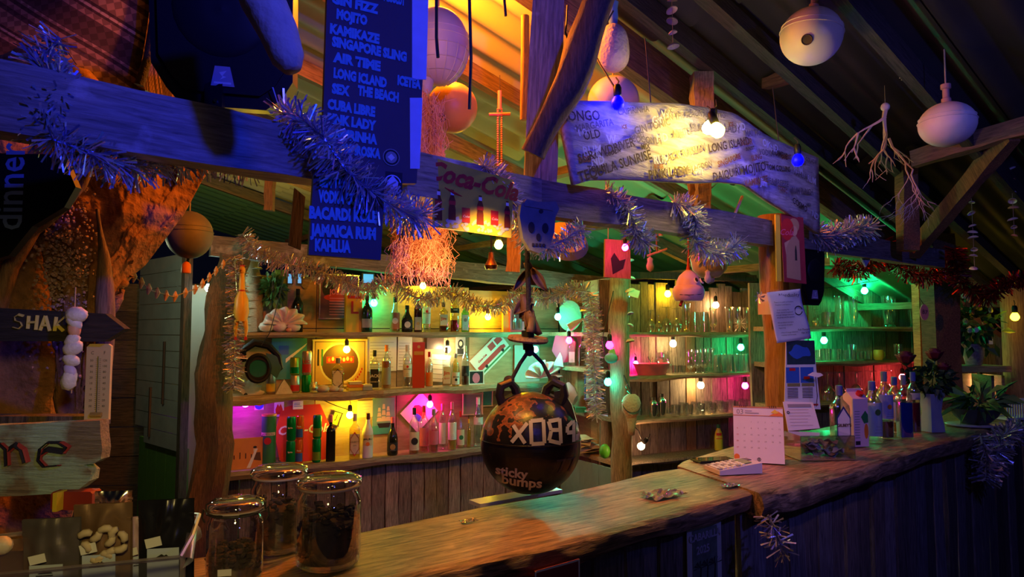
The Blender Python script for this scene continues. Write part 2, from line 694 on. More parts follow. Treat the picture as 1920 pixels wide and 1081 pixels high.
ceil = struct('ceiling')
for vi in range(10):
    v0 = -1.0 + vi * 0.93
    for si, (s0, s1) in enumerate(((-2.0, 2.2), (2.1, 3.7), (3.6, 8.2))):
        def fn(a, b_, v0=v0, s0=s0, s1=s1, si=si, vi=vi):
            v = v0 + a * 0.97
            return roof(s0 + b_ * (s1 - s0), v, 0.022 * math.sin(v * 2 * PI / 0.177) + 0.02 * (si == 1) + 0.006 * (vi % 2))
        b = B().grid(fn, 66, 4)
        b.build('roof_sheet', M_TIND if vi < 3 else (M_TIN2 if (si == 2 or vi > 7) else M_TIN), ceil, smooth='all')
for i, (v, h) in enumerate(((0.99, .09), (1.36, .07), (1.78, .16), (1.58, .09), (2.55, .08), (3.3, .09), (4.2, .09), (5.1, .09), (6.0, .09))):
    timber('rafter', roof(-1.5, v, -.03 - h / 2), roof(7.8 if v < 5 else 6.5, v, -.03 - h / 2), 0.045 if i != 2 else .06, h, W_RAFD if i in (0, 1, 3) else W_ROOF, ceil, i)
for i, s in ((1, 2.75), (2, 3.55), (3, 4.7), (4, 5.9)):
    timber('purlin', roof(s, (-.6, 2.6, 2.8, 2.2, -.6)[i], -.15), roof(s, 7.0, -.15), 0.06, 0.05, W_ROOF, ceil, 30 + i)
# short batten, tie beam and brace at the far end
timber('batten', at(1435, 158, 2.9), at(1508, 136, 2.75), 0.05, 0.045, W_ROOF, ceil, 41)
tie = timber('tie_beam', at(1712, 298, 3.15), at(1975, 222, 2.72), 0.06, 0.075, W_ROOF, None, 42)
tie['kind'] = 'structure'
br = timber('roof_brace', at(1712, 472, 3.6), at(1895, 250, 2.85), 0.05, 0.085, W_LOGD, None, 43)
br['kind'] = 'structure'

# ================================================================ ground and outer walls
def mk_floor():
    s = struct('floor')
    for i in range(26):
        plank('plank', 0.30, 9.5, 0.03, W_DARK, s, (-3.4 + i * 0.305, -1.5, 0.0), 0, i, 0.002).rotation_euler = (-PI / 2, 0, 0)


mk_floor()
# wall behind the left shelves: plywood sheets
wl = struct('wall_back', (WL[0], WL[1], 0), A_L)
xs = (-0.75, -0.02, 0.62, 1.24, 1.86, 2.74)
for i in range(5):
    for k, (z0, z1) in enumerate(((0.62, 1.14), (1.14, 1.60), (1.60, 2.0 - i * .02))):
        if i == 0 and k < 3:
            continue
        B().box(((xs[i] + xs[i + 1]) / 2, 0.23, (z0 + z1) / 2), (xs[i + 1] - xs[i] - .006, .012, z1 - z0 - .006)).build('panel', W_PLY, wl)
for i in range(28):
    plank('plank', 0.095, 0.62, 0.018, R.choice([W_GREY, W_DARK, W_GREY]), wl, (-0.05 + i * 0.102, 0.12 + R.uniform(-.01, .01), 0.0), 0, i + 100, .004)
# corner side wall (plank) coming towards the bar post
CS = (0.42, 5.92, math.atan2(-1.05, 0.42))
cw = struct('wall_corner', (CS[0], CS[1], 0), CS[2])
for i in range(10):
    plank('plank', 0.108, 1.98, 0.018, R.choice([W_GREY, W_PLY]), cw, (0.06 + i * 0.11, 0.0, 0.0), 0, i + 200, .003)
M_SIDING = plain('blue_green_siding', (0.16, 0.30, 0.30), 0.7, vary=0.15)
side = struct('wall_low_panel', (0, 0, 0))
a_, b_ = on(WL, 1052, -0.35), (0.70, 4.86)
for i in range(8):
    f = (i + .5) / 8
    plank('plank', 0.095, 0.62, 0.012, M_SIDING, side, (a_[0] + (b_[0] - a_[0]) * f, a_[1] + (b_[1] - a_[1]) * f, 0), math.atan2(b_[1] - a_[1], b_[0] - a_[0]), i, .001)
plank_wall('wall_right_shelves', WR, 0.24, -0.05, 1.42, 0.0, lambda x: 2.02 - .04 * x, 0.098, [W_GREY, W_GREY, W_LOG, W_GREY], 5, .02, .08)
plank_wall('wall_far_shelves', WX, 0.24, -0.12, 1.62, 0.0, lambda x: 1.97 - .03 * x, 0.15, [W_GREY], 6, .02, .02)
plank_wall('wall_far_end', (3.3, 5.5, math.radians(2)), 0.25, 0.1, 3.2, 0.0, 1.75, 0.16, [W_DARK, W_GREY], 8, .02, .1)
# dark wall, gap and siding door at the far left
def left_walls():
    s = struct('wall_left', (-3.6, 4.9, 0), math.radians(8))
    for i in range(9):
        for j in range(1):
            plank('slat', 0.205, 1.75, 0.02, W_DARK, s, (0.0, 0.02 + R.uniform(-.01, .01), 0.15 + i * 0.21), 0, 300 + i, .004).rotation_euler = (0, PI / 2, 0)
    for i, x in enumerate((1.56, 1.64, 1.71)):
        plank('post', 0.05, 2.0, 0.05, W_DARK, s, (x, -.05, 0), 0, i)
    # siding panel: from x=265 at Y 5.3 to x=345 at Y 4.5
    p0, p1 = at(262, 620, 5.0), at(350, 620, 4.45)
    L = math.hypot(p1.x - p0.x, p1.y - p0.y)
    a = math.atan2(p1.y - p0.y, p1.x - p0.x)
    d = struct('door_1', (p0.x, p0.y, 0), a)
    msid = plain('grey_siding', (0.34, 0.36, 0.35), 0.8, vary=0.25, scale=9, bump=.3)
    mgr = plain('green_door_board', (0.10, 0.26, 0.05), 0.6, vary=.15)
    for i in range(12):
        z0 = 0.80 + i * 0.108
        f = max(0.0, 0.17 - i * 0.17) if i < 2 else 0
        B().box((L / 2 + f / 2, 0, z0 + .052), (L - f, 0.02, 0.103)).build('siding_board', msid, d)
    for i in range(5):
        plank('plank', L / 5 - .006, 0.82 - .0 * i, 0.018, mgr, d, (L * (i + .5) / 5, 0.03, 0.0), 0, i, .001)
    B().box((L * .62, -.018, 1.30), (0.02, 0.012, 0.42)).build('latch_bar', plain('rusty_iron', (.08, .06, .05), .7), d)
    B().box((L * .35, -.018, 1.02), (0.018, 0.012, 0.34)).build('handle', plain('rusty_iron', (.08, .06, .05), .7), d)
    B().box((L + .03, -.02, 1.05), (0.05, 0.05, 2.1)).build('door_frame', W_DARK, d)
    # pale plaster strip beside it, behind the crooked post
    q0, q1 = at(345, 620, 4.75), at(455, 620, 4.95)
    s2 = struct('wall_plaster', (q0.x, q0.y, 0), math.atan2(q1.y - q0.y, q1.x - q0.x))
    B().box((.24, 0, 0.95), (0.50, 0.02, 1.9)).build('panel', plain('old_plaster', (0.60, 0.56, 0.46), 0.8, vary=.15, scale=6, bump=.2), s2)


left_walls()

# ================================================================ shelves
def natural_shelf(name, line, t0, t1, z, depth, th, m, label, wav=0.012, seed=0, front=0.0, group='bar shelves'):
    """board with a waney front edge; top at z"""
    q = random.Random(seed)
    x, y, a = line
    L = t1 - t0
    n = 22

    def fr(u):
        return front + wav * noise.noise(Vector((u * L * 4, seed * 3.1, 0))) * 2

    def thk(u):
        return th * (1 + .5 * noise.noise(Vector((u * L * 3, seed * 1.7, 5))))
    vs, fs = [], []
    for i in range(n + 1):
        u = i / n
        X = t0 + u * L
        vs += [(X, fr(u), 0), (X, depth, 0), (X, depth, -th), (X, fr(u) + .012, -thk(u)), (X, fr(u) - .004, -thk(u) * .5)]
    for i in range(n):
        for k in range(5):
            k2 = (k + 1) % 5
            fs.append((5 * i + k2, 5 * i + k, 5 * i + 5 + k, 5 * i + 5 + k2))
    fs += [(0, 1, 2, 3, 4), tuple(5 * n + k for k in (4, 3, 2, 1, 0))]
    o = B().add(vs, fs).build(name, m, None, (x, y, z), (0, 0, a))
    return tag(o, label, 'shelf', group)


natural_shelf('wall_shelf', WL, -0.03, 2.62, 1.572, 0.22, 0.036, W_SHELF, 'top wooden shelf of the liquor wall, carrying the giant clam shell and green-lit bottle', .006, 1)
natural_shelf('wall_shelf', WL, -0.03, 2.62, 1.152, 0.22, 0.052, W_SHELF, 'middle wavy-edged shelf of the liquor wall under the round emblem picture', .02, 2)
natural_shelf('wall_shelf', WL, -0.03, 2.05, 0.665, 0.22, 0.058, W_SHELF, 'lowest shelf of the liquor wall holding the stacked soda cans', .006, 3)
for z, s, lb in ((1.572, 4, 'level with the wine glasses on the glass rack, holding inverted glasses'), (1.256, 5, 'of the glass rack with the pink basket'), (0.945, 6, 'of the glass rack with the handled mugs'), (0.65, 7, 'of the glass rack, lowest, with one detergent bottle')):
    t0 = {1.572: 0.0, 1.256: 0.02, 0.945: 0.10, 0.65: 0.03}[z]
    natural_shelf('wall_shelf', WR, t0, 1.36 if z > 1 else 1.22, z, 0.23, 0.034, W_SHELF if z != 0.65 else W_GREY, 'greenish plank shelf ' + lb, .008, s)
for z, s, lb in ((1.615, 8, 'upper green-lit shelf holding tall beer glasses behind the round log post'), (1.345, 9, 'green-lit shelf holding the small yellow mug'), (1.03, 10, 'shadowy shelf with stemmed glasses behind the counter bottles')):
    natural_shelf('wall_shelf', WX, -0.10, 1.55, z, 0.22, 0.034, W_SHELF, lb, .003, s)
# corner shelves, wedge shaped
for z, lb, m in ((1.572, 'top corner shelf under the pale round coral fan', W_SHELF), (1.30, 'corner shelf holding the two dark-corked bottles', W_SHELF), (0.965, 'corner shelf holding the tilted white bowl', W_SHELF), (0.66, 'lowest corner shelf holding folded papers', W_SHELF)):
    f0, f1 = (0.30, 5.74), (0.735, 4.86)
    b0, b1 = (0.37, 5.93), (0.80, 4.94)
    vs = [(*f0, 0), (*f1, 0), (*b1, 0), (*b0, 0)]
    vs += [(x, y, -.03) for x, y, _ in vs]
    o = B().add(vs, [(0, 1, 2, 3), (7, 6, 5, 4), (0, 4, 5, 1), (1, 5, 6, 2), (2, 6, 7, 3), (3, 7, 4, 0)]).build('corner_shelf', m, None, (0, 0, z))
    tag(o, lb, 'shelf', 'bar shelves')
# small shelf at the far right
p = at(1822, 684, 4.6)
tag(B().box((0, 0, -.02), (0.36, 0.24, 0.04)).build('plant_shelf', W_SHELF, None, p), 'small brown shelf under the flowering pot plant near the yellow bulb', 'shelf')

# header beam over the liquor wall and the low ledge board right of it
def header():
    x0, y0, _ = on(WL, 392, -.02)
    x1, y1, _ = on(WL, 1140, -.02)
    o = timber('header_beam', (x0, y0, zat(461, y0)), (x1, y1, zat(536, y1) + .0), 0.10, 0.135, W_BEAM, None, 51, .007, 14)
    o['kind'] = 'structure'
    x0, y0, _ = on(WR, 1180, .1)
    x1, y1, _ = on(WR, 1415, .1)
    o = timber('header_beam', (x0, y0, zat(515, y0)), (x1, y1, zat(522, y1)), 0.05, 0.05, W_DARK, None, 52)
    o['kind'] = 'structure'
    x0, y0, _ = on(WX, 1520, -.0)
    x1, y1, _ = on(WX, 1722, -.0)
    o = timber('header_beam', (x0, y0, zat(512, y0)), (x1, y1, zat(514, y1)), 0.04, 0.07, W_GREY, None, 53)
    o['kind'] = 'structure'


header()

# ================================================================ main front beam, posts
def main_beam():
    p0, p1, p2, p3 = at(-130, 165, 0.97), at(560, 290, 1.60), at(1000, 372, 1.96), at(1436, 437, 2.80)
    e = at(1760, 486, 3.9)
    for i, (a, b_, h, th) in enumerate(((p0, p2, .108, .06), (p2 + Vector((-.02, .0, .004)), p3, .104, .06), (p3 + Vector((.06, .05, -.0)), e, .10, .06))):
        o = timber('front_beam', a, b_, th, h, W_BEAM, None, 60 + i, .003, 10)
        o['kind'] = 'structure'
    # stencilled leaves and painted patches on the beam
    mw = plain('faded_paint', (0.62, 0.62, 0.66), 0.7)
    d = (p3 - p2).normalized()
    nrm = Vector((d.y, -d.x, 0)).normalized()
    for (px, py, s) in ((1368, 427, .022), (1385, 437, .018), (1264, 399, .016)):
        x, y, t = on(BEAM, px, -0.036)
        lf = B()
        for k in range(7):
            a = PI / 2 + (k - 3) * 0.55
            l = s * (1 - abs(k - 3) * .18)
            w_ = s * .13
            ca, sa = math.cos(a), math.sin(a)
            lf.add([(0, 0, 0), (ca * l * .5 - sa * w_, 0, sa * l * .5 + ca * w_), (ca * l, 0, sa * l), (ca * l * .5 + sa * w_, 0, sa * l * .5 - ca * w_)], [(0, 1, 2, 3)])
        o = lf.build('leaf_stencil', mw, None, (x, y, zat(py, y)), (0, 0, A_B))
        tag(o, {1368: 'larger painted hemp leaf on the blue-lit beam beside the log post', 1385: 'smaller painted hemp leaf nearest the log post on the beam', 1264: 'faint painted hemp leaf between the two tinsel drops on the beam'}[px], 'decoration', 'painted leaves on the beam')
    x, y, t = on(BEAM, 450, -0.036)
    tag(B().box((0, 0, 0), (.012, .002, .014), Matrix.Rotation(.4, 3, 'Y')).build('sticker', M_WHITE, None, (x, y, zat(233, y)), (0, 0, A_B)), 'tiny pale square sticker on the beam beside the speaker pole', 'sticker')


main_beam()


def posts():
    # crooked trunk post at the left end of the liquor wall
    P = [at(440, 480, 4.2), at(418, 560, 4.2), at(395, 700, 4.18), at(405, 830, 4.18), at(385, 960, 4.18), at(380, 1120, 4.18)]
    P[-1].z = 0
    o = log('post_crooked', P, [.085, .085, .095, .10, .105, .12], W_LOGD, wob=.02)
    o['kind'] = 'structure'
    # post between liquor wall and glass rack
    t, b_ = at(1160, 480, 4.72), at(1164, 620, 4.72)
    b_.z = 0
    log('post_middle', [t, (t + b_) / 2, b_], [.066, .070, .075], wood('grey_log', (.12, .10, .07), (.40, .33, .24), 2, 2.5), wob=.008)['kind'] = 'structure'
    # log post standing on the counter
    t = at(1444, 404, 2.86)
    b_ = Vector((t.x + .035, t.y, 1.10))
    log('post_log', [t, t.lerp(b_, .5) + Vector((.0, 0, 0)), b_], [.053, .058, .068], W_LOG, wob=.006)['kind'] = 'structure'
    t = at(1757, 440, 4.25)
    b_ = Vector((t.x, t.y, 0))
    timber('post_square', b_, t, 0.15, 0.14, W_DARK, None, 71, .008)['kind'] = 'structure'
    t2 = at(1722, 532, 4.5)
    timber('post_board', (t2.x, t2.y, 0.6), t2, 0.05, 0.07, W_LOG, None, 72, .004)['kind'] = 'structure'
    t = at(1702, 470, 3.35)
    timber('post_upper', t, at(1700, 296, 3.35), 0.075, 0.07, W_LOGD, None, 73)['kind'] = 'structure'
    t = at(1900, 540, 4.7)
    log('post_yellow_lit', [t, Vector((t.x + .02, t.y, 0))], [.075, .085], W_LOG, wob=.01)['kind'] = 'structure'
    # king post and diagonal brace in the middle
    tp, bt = at(1030, -60, 2.02), at(1010, 395, 2.08)
    o = timber('king_post', bt, tp, 0.095, 0.10, W_BEAM, None, 74, .003)
    o['kind'] = 'structure'
    log('brace_diagonal', [at(1000, 290, 1.88), at(1060, 160, 1.84), at(1130, -30, 1.8)], [.036, .042, .045], W_LOGD, wob=.012)['kind'] = 'structure'
    log('cord_pole', [at(985, 30, 2.3), at(984, 120, 2.3), at(982, 225, 2.3)], [.016, .019, .013], wood('pale_pole', (.35, .18, .08), (.65, .40, .2), 2, 3), wob=.004)['kind'] = 'structure'
    # stub posts by the wooden sign
    timber('stub_post', at(1315, 218, 2.75), at(1315, 140, 2.75), 0.075, 0.08, W_BEAM, None, 76)['kind'] = 'structure'
    timber('stub_post', at(1318, 415, 2.75), at(1318, 342, 2.75), 0.055, 0.05, W_BEAM, None, 77)['kind'] = 'structure'
    timber('stub_post', at(1297, 400, 2.9), at(1297, 335, 2.9), 0.03, 0.03, W_ROOF, None, 78)['kind'] = 'structure'
    timber('stub_post', at(962, 510, 3.6), at(968, 385, 3.6), 0.075, 0.06, W_SHELF, None, 79)['kind'] = 'structure'
    timber('stub_post', at(505, 395, 4.2), at(508, 318, 4.2), 0.05, 0.06, W_ROOF, None, 80)['kind'] = 'structure'


posts()


# ================================================================ counter
def rope_outline(front, back):
    return front + back[::-1]


def slab(name, front, back, z, th, label, seed):
    def dens(P, n):
        out = []
        for i in range(len(P) - 1):
            for k in range(n):
                out.append(Vector(P[i]).lerp(Vector(P[i + 1]), k / n))
        out.append(Vector(P[-1]))
        return out
    F, K = dens(front, 7), dens(back, 7)
    m = 60

    def samp(P, u):
        x = u * (len(P) - 1)
        i = min(int(x), len(P) - 2)
        return P[i].lerp(P[i + 1], x - i)
    d = (Vector(front[-1]) - Vector(front[0]))
    a = math.atan2(d.y, d.x)
    o0 = Vector((front[0][0], front[0][1], 0))
    rotm = Matrix.Rotation(-a, 3, 'Z')
    prof = [(0.055, -1.0), (0.012, -.8), (0.0, -.45), (0.006, -.12), (0.022, 0.0)]
    rows = []
    for i in range(m + 1):
        u = i / m
        f, k = samp(F, u), samp(K, u)
        f, k = Vector((f.x, f.y, 0)), Vector((k.x, k.y, 0))
        w_ = (k - f).normalized()
        wv = 0.012 * noise.noise(Vector((u * 9, seed, 0))) + .005 * noise.noise(Vector((u * 30, seed, 3)))
        row = []
        tt = th * (1 + .25 * noise.noise(Vector((u * 7, seed, 9))))
        for (ins, h) in prof:
            e = .006 * noise.noise(Vector((u * 25, h * 3, seed + 4)))
            row.append(f + w_ * (ins + wv + e) + Vector((0, 0, h * tt)))
        for g in (.15, .3, .45, .6, .75, .9):
            q = f.lerp(k, g)
            row.append(q + Vector((0, 0, .0025 * noise.noise(Vector((q.x * 8, q.y * 8, seed))))))
        row.append(k)
        row.append(k + Vector((0, 0, -tt)))
        rows.append(row)
    n = len(rows[0])
    vs = [rotm @ (p - o0) for r_ in rows for p in r_]
    fs = []
    for i in range(m):
        for j in range(n):
            j2 = (j + 1) % n
            fs.append((i * n + j2, i * n + j, (i + 1) * n + j, (i + 1) * n + j2))
    fs.append(tuple(range(n)))
    fs.append(tuple(m * n + j for j in range(n - 1, -1, -1)))
    o = B().add(vs, fs).build(name, W_COUNT, None, (o0.x, o0.y, z), (0, 0, a), smooth=True)
    return tag(o, label, 'counter', 'counter slabs')


CT = 1.10
F1 = [(-1.15, .69), (-.60, 1.06), (-.22, 1.35), (0, 1.50), (.19, 1.625), (.44, 1.83), (.67, 2.03), (.795, 2.13)]
K1 = [(-1.35, 1.06), (-.80, 1.40), (-.363, 1.66), (-.08, 1.90), (.15, 2.05), (.34, 2.22), (.48, 2.36), (.60, 2.43)]
F2 = [(.735, 2.03), (.86, 2.10), (1.26, 2.46), (1.60, 2.75), (1.94, 3.04), (2.33, 3.36), (2.9, 3.85), (3.4, 4.2)]
K2 = [(.585, 2.45), (.63, 2.54), (.95, 2.90), (1.27, 3.18), (1.62, 3.48), (2.0, 3.83), (2.55, 4.30), (3.1, 4.7)]
slab('counter_slab', F1, K1, CT, .066, 'near waxed live-edge wooden counter slab under the glass jars and black float', 1)
slab('counter_slab', F2, K2, CT + .004, .085, 'far live-edge wooden counter slab carrying the calendar and the bottles', 5)


def counter_front():
    s = struct('wall_counter_front')
    P = [Vector((x, y, 0)) for x, y in [(-1.15, .80), (-.22, 1.44), (.19, 1.71), (.67, 2.11), (.86, 2.19), (1.26, 2.55), (1.94, 3.13), (2.9, 3.94), (3.4, 4.3)]]
    q = random.Random(4)
    i, f = 0, 0.0
    seg = 0
    while seg < len(P) - 1:
        a, b_ = P[seg], P[seg + 1]
        L = (b_ - a).length
        x = 0.0
        k = max(1, round(L / .115))
        for j in range(k):
            w_ = L / k
            c = a.lerp(b_, (j + .5) / k)
            nrm = Vector(((b_ - a).y, -(b_ - a).x, 0)).normalized()
            c = c + nrm * q.uniform(-.008, .012)
            plank('plank', w_ * .95, 1.03, .022, W_FRONT if q.random() < .6 else W_GREYD, s, (c.x, c.y, 0), math.atan2((b_ - a).y, (b_ - a).x), q.random(), .006, q.uniform(-.012, .012))
        seg += 1


W_GREYD = wood('grey_dark_plank', (0.06, 0.05, 0.047), (0.26, 0.23, 0.21), 2, 2.0)
W_FRONT = wood('front_plank', (0.04, 0.032, 0.026), (0.19, 0.15, 0.12), 2, 2.0)
counter_front()
# ================================================================ bulbs
CC = {'yellow': (1, .66, .012), 'green': (.0, 1, .30), 'cyan': (.02, 1, .62), 'pink': (1, .01, .28), 'purple': (.55, .01, 1), 'warm': (1, .50, .22), 'white': (.62, 1, .92), 'red': (1, .06, .08), 'blue': (.0, .0, 1), 'palewarm': (1, .74, .32)}
BW = 1.9
BULB_MESH = {}


def bulb(px, py, Y, c, power, label, r=.026, down=True, tilt=0.0):
    """power in watts of light given off; hangs below its black holder"""
    if power > .06:
        power *= BW
    p = at(px, py, Y)
    t = thing('light_bulb', label, 'light bulb', p, 0, 'coloured bulbs of the light string', rot=(tilt * .6, tilt, R.uniform(-1, 1)))
    key = (c, round(power, 1), r)
    if key not in BULB_MESH:
        st = power / (PI * 4 * PI * r * r) * 1.0
        m = glow('lit_%s_glass_%d' % (c, len(BULB_MESH)), tuple(max(x, .010 if c != 'blue' else 0) for x in CC[c]), st)
        b = B().lathe([(0, -r), (r * .6, -r * .8), (r * .95, -r * .3), (r, r * .1), (r * .8, r * .6), (r * .45, r * 1.1)], 10)
        h = B().lathe([(r * .5, r * 1.05), (r * .62, r * 1.3), (r * .62, r * 2.4), (r * .4, r * 2.9), (0, r * 2.9)], 8)
        BULB_MESH[key] = (b.mesh('bulb_glass', m, 'all'), h.mesh('bulb_holder', M_BLACK, True))
    link('glass', BULB_MESH[key][0], t)
    link('holder', BULB_MESH[key][1], t)
    B().tube([(0, 0, r * 2.8), (.004, 0, r * 3.4), (-.003, .01, r * 4.2)], .0025, 5).build('lead', M_WIRE, t)
    return t


def wl_y(px, off):
    return on(WL, px, off)[1]


bulb(1345, 245, 2.16, 'yellow', 2.6, 'large bright yellow bulb shining on the carved wooden sign', .024, tilt=-.3)
bulb(1329, 240, 2.20, 'palewarm', .6, 'second pale yellow bulb touching the bright one at the wooden sign', .022, tilt=.3)
bulb(1158, 194, 2.02, 'blue', 1.1, 'dim blue bulb before the top edge of the wooden sign under the buoy', .020)
bulb(1496, 301, 2.35, 'blue', 1.0, 'dim blue bulb at the far upper edge of the wooden sign', .020)
bulb(935, 459, 4.0, 'yellow', 4.5, 'bright yellow bulb under the corner of the red script tin sign')
bulb(793, 536, wl_y(793, .13), 'yellow', 2.3, 'yellow bulb below the hanging orange net bundle')
bulb(701, 568, wl_y(701, .13), 'green', 1.9, 'green bulb beside the dark green bottle on the top liquor shelf')
bulb(915, 594, wl_y(915, .13), 'yellow', 2.8, 'yellow bulb under the tinsel near the orange gift box on the top liquor shelf')
bulb(650, 655, wl_y(650, .13), 'yellow', 1.9, 'yellow bulb before the round emblem picture')
bulb(839, 655, wl_y(839, .13), 'palewarm', 3.2, 'very bright whitish bulb above the papers on the middle liquor shelf')
bulb(460, 756, wl_y(460, .10), 'purple', 3.0, 'violet bulb in the corner by the crooked post')
bulb(656, 778, wl_y(656, .13), 'yellow', 2.6, 'yellow bulb above the gin bottle on the lowest liquor shelf')
bulb(806, 758, wl_y(806, .13), 'pink', 2.4, 'pink bulb above the row of rum bottles on the lowest liquor shelf')
bulb(1003, 655, 5.35, 'cyan', 4.2, 'cyan bulb behind the wooden disc over the black float')
bulb(1046, 594, 5.45, 'cyan', 2.2, 'cyan bulb beside the pale round coral fan')
bulb(1067, 638, 5.35, 'pink', 1.2, 'pink bulb above the dark-corked bottles in the corner')
bulb(1143, 647, 4.62, 'pink', .55, 'small pink bulb on the middle post above the cloth parrot fish')
bulb(1140, 716, 4.62, 'cyan', .6, 'small cyan bulb on the middle post below the cloth parrot fish')
bulb(1172, 464, 3.3, 'pink', .7, 'pink bulb before the narrow hanging picture board', .016)
bulb(1174, 553, 4.70, 'cyan', 1.0, 'cyan bulb among the hanging shells on the middle post')
bulb(1252, 551, on(WR, 1252, .17)[1], 'yellow', 1.8, 'yellow bulb above the inverted wine glasses')
bulb(1342, 572, on(WR, 1342, .17)[1], 'warm', 1.5, 'warm white bulb behind the tall glasses beside the urchin')
bulb(1262, 644, on(WR, 1262, .10)[1], 'palewarm', 1.9, 'warm white bulb under the shelf over the pink basket')
bulb(1389, 651, on(WR, 1389, .06)[1], 'green', 1.6, 'green bulb above the row of pint glasses near the log post')
bulb(1314, 722, on(WR, 1314, .12)[1], 'palewarm', 1.9, 'warm white bulb above the glass mugs')
bulb(1397, 723, on(WR, 1397, .05)[1], 'pink', 1.5, 'pink bulb above the mugs near the log post')
bulb(1202, 836, 4.80, 'warm', 1.8, 'warm bulb low on the wall under the cloth strainer', tilt=.6)
bulb(1621, 545, on(WX, 1621, .06)[1], 'green', 3.4, 'green bulb over the tall beer glasses on the upper far shelf')
bulb(1545, 638, on(WX, 1545, .06)[1], 'green', 2.6, 'green bulb over the tumblers on the second far shelf')
bulb(1692, 707, on(WX, 1692, .06)[1], 'red', 1.6, 'red bulb behind the bottles on the counter')
bulb(1903, 594, 4.45, 'yellow', .4, 'yellow bulb on the lit post at the far end of the bar')
bulb(392, 540, 4.5, 'white', 1.5, 'white bulb over the pale plaster beside the crooked post')
bulb(1853, 528, 6.0, 'cyan', .12, 'tiny cyan bulb in the dark behind the shell strings', .012)
bulb(1192, 681, on(WR, 1192, .17)[1], 'pink', 2.0, 'pink bulb glowing behind the rim of the pink basket', .018)
# hidden-behind lamps seen by their light: warm one under the plant shelf
bulb(1838, 716, 4.85, 'warm', 1.2, 'warm bulb in the wooden box under the plant shelf')


def cable(pts, label, r=.003, m=None, name='light_cable', sag=0.0):
    P = []
    for i in range(len(pts) - 1):
        a, b_ = Vector(pts[i]), Vector(pts[i + 1])
        for k in range(5):
            f = k / 5
            q = a.lerp(b_, f)
            q.z -= sag * 4 * f * (1 - f)
            P.append(q)
    P.append(Vector(pts[-1]))
    return tag(B().tube(P, r, 5).build(name, m or M_WIRE, None), label, 'cable')


cable([at(457, 748, 4.6), at(500, 741, 4.66), at(590, 741, 4.8), at(656, 768, 4.95)], 'thin light cable looping under the middle liquor shelf', sag=.01)
cable([at(1535, 540, 5.2), at(1621, 529, 5.3), at(1662, 519, 5.4), at(1715, 530, 5.5)], 'thin light cable above the green-lit far shelves', sag=.01)
cable([at(1345, 235, 2.2), at(1290, 212, 2.6), at(1262, 225, 2.7)], 'black cable from the bright yellow bulb over the wooden sign')
cable([at(945, -5, 1.7), at(948, 30, 1.7)], 'thin black strand dangling from the roof at the top of the picture', .004)
cable([at(1140, 690, 4.66), at(1128, 640, 4.66), at(1150, 545, 4.66)], 'black cable down the middle post')
cable([at(1150, 20, 1.98), at(1085, 95, 2.0), at(1060, 60, 2.05), at(1064, 10, 2.1)], 'black cable hanging beside the king post', .003, sag=.02)
cable([at(1158, 186, 2.02), at(1150, 160, 2.1), at(1125, 120, 2.15), at(1108, 85, 2.2)], 'black cable leading to the dim blue bulb', .003)
cable([at(1327, 428, 2.55), at(1375, 408, 2.6), at(1392, 368, 2.65)], 'bent pale branch twig sticking out over the beam', .006, M_TWINE, 'twig')
cable([at(1202, 822, 4.80), at(1196, 806, 4.76), at(1180, 790, 4.74)], 'short cable from the middle post to the low warm bulb', .004)
cable([at(880, 0, 1.5), at(883, 110, 1.52), at(880, 205, 1.55)], 'dark dried strand hanging before the orange float', .004)
cable([at(818, -5, 1.5), at(818, 70, 1.5), at(821, 108, 1.5)], 'dark dried strand hanging before the netted float', .004)

# ================================================================ bottles and drinks
PROF = {
    'round': [(0, .0), (.92, .0), (1, .02), (1, .60), (.93, .67), (.60, .75), (.38, .81), (.32, .86), (.32, .95)],
    'wine': [(0, .0), (.95, .0), (1, .02), (1, .56), (.90, .64), (.55, .72), (.36, .80), (.33, .96)],
    'square': [(0, .0), (.94, .0), (1, .02), (1, .62), (.96, .68), (.60, .74), (.36, .78), (.32, .82), (.32, .94)],
    'squat': [(0, .0), (.90, .0), (1, .04), (1, .42), (.86, .54), (.52, .66), (.34, .76), (.30, .94)],
    'tall': [(0, .0), (.95, .0), (1, .02), (1, .66), (.85, .74), (.45, .80), (.36, .84), (.36, .95)],
    'flare': [(0, .0), (.92, .0), (1, .03), (1.0, .30), (.82, .45), (.95, .58), (.70, .70), (.40, .80), (.34, .95)],
}
GL = {
    'clear': glass('bottle_glass_clear', (.92, .96, .95), .18),
    'green': glass('bottle_glass_green', (.25, .75, .45), .16),
    'yellow': glass('bottle_glass_yellow', (.95, .88, .35), .16),
    'blue': glass('bottle_glass_bluish', (.55, .80, .92), .18),
    'white': plain('frosted_white_glass', (.80, .82, .78), .25, vary=.03),
    'dark': plain('dark_bottle_glass', (.010, .010, .008), .08, vary=0, spec=.8),
    'brown': plain('brown_bottle_glass', (.035, .012, .004), .08, vary=0, spec=.8),
    'dgreen': plain('dark_green_bottle_glass', (.006, .035, .016), .08, vary=0, spec=.8),
}
LQ = {
    'amber': liquid('amber_spirit', (.60, .22, .03)), 'rum': liquid('dark_rum', (.10, .025, .01), .8), 'red': liquid('red_aperitif', (.30, .01, .03), .75),
    'clear': None, 'yellow': liquid('yellow_spirit', (.80, .72, .10), .4), 'blue': liquid('blue_liqueur', (.01, .04, .45), .8), 'pink': liquid('pink_spirit', (.7, .25, .2), .35)}


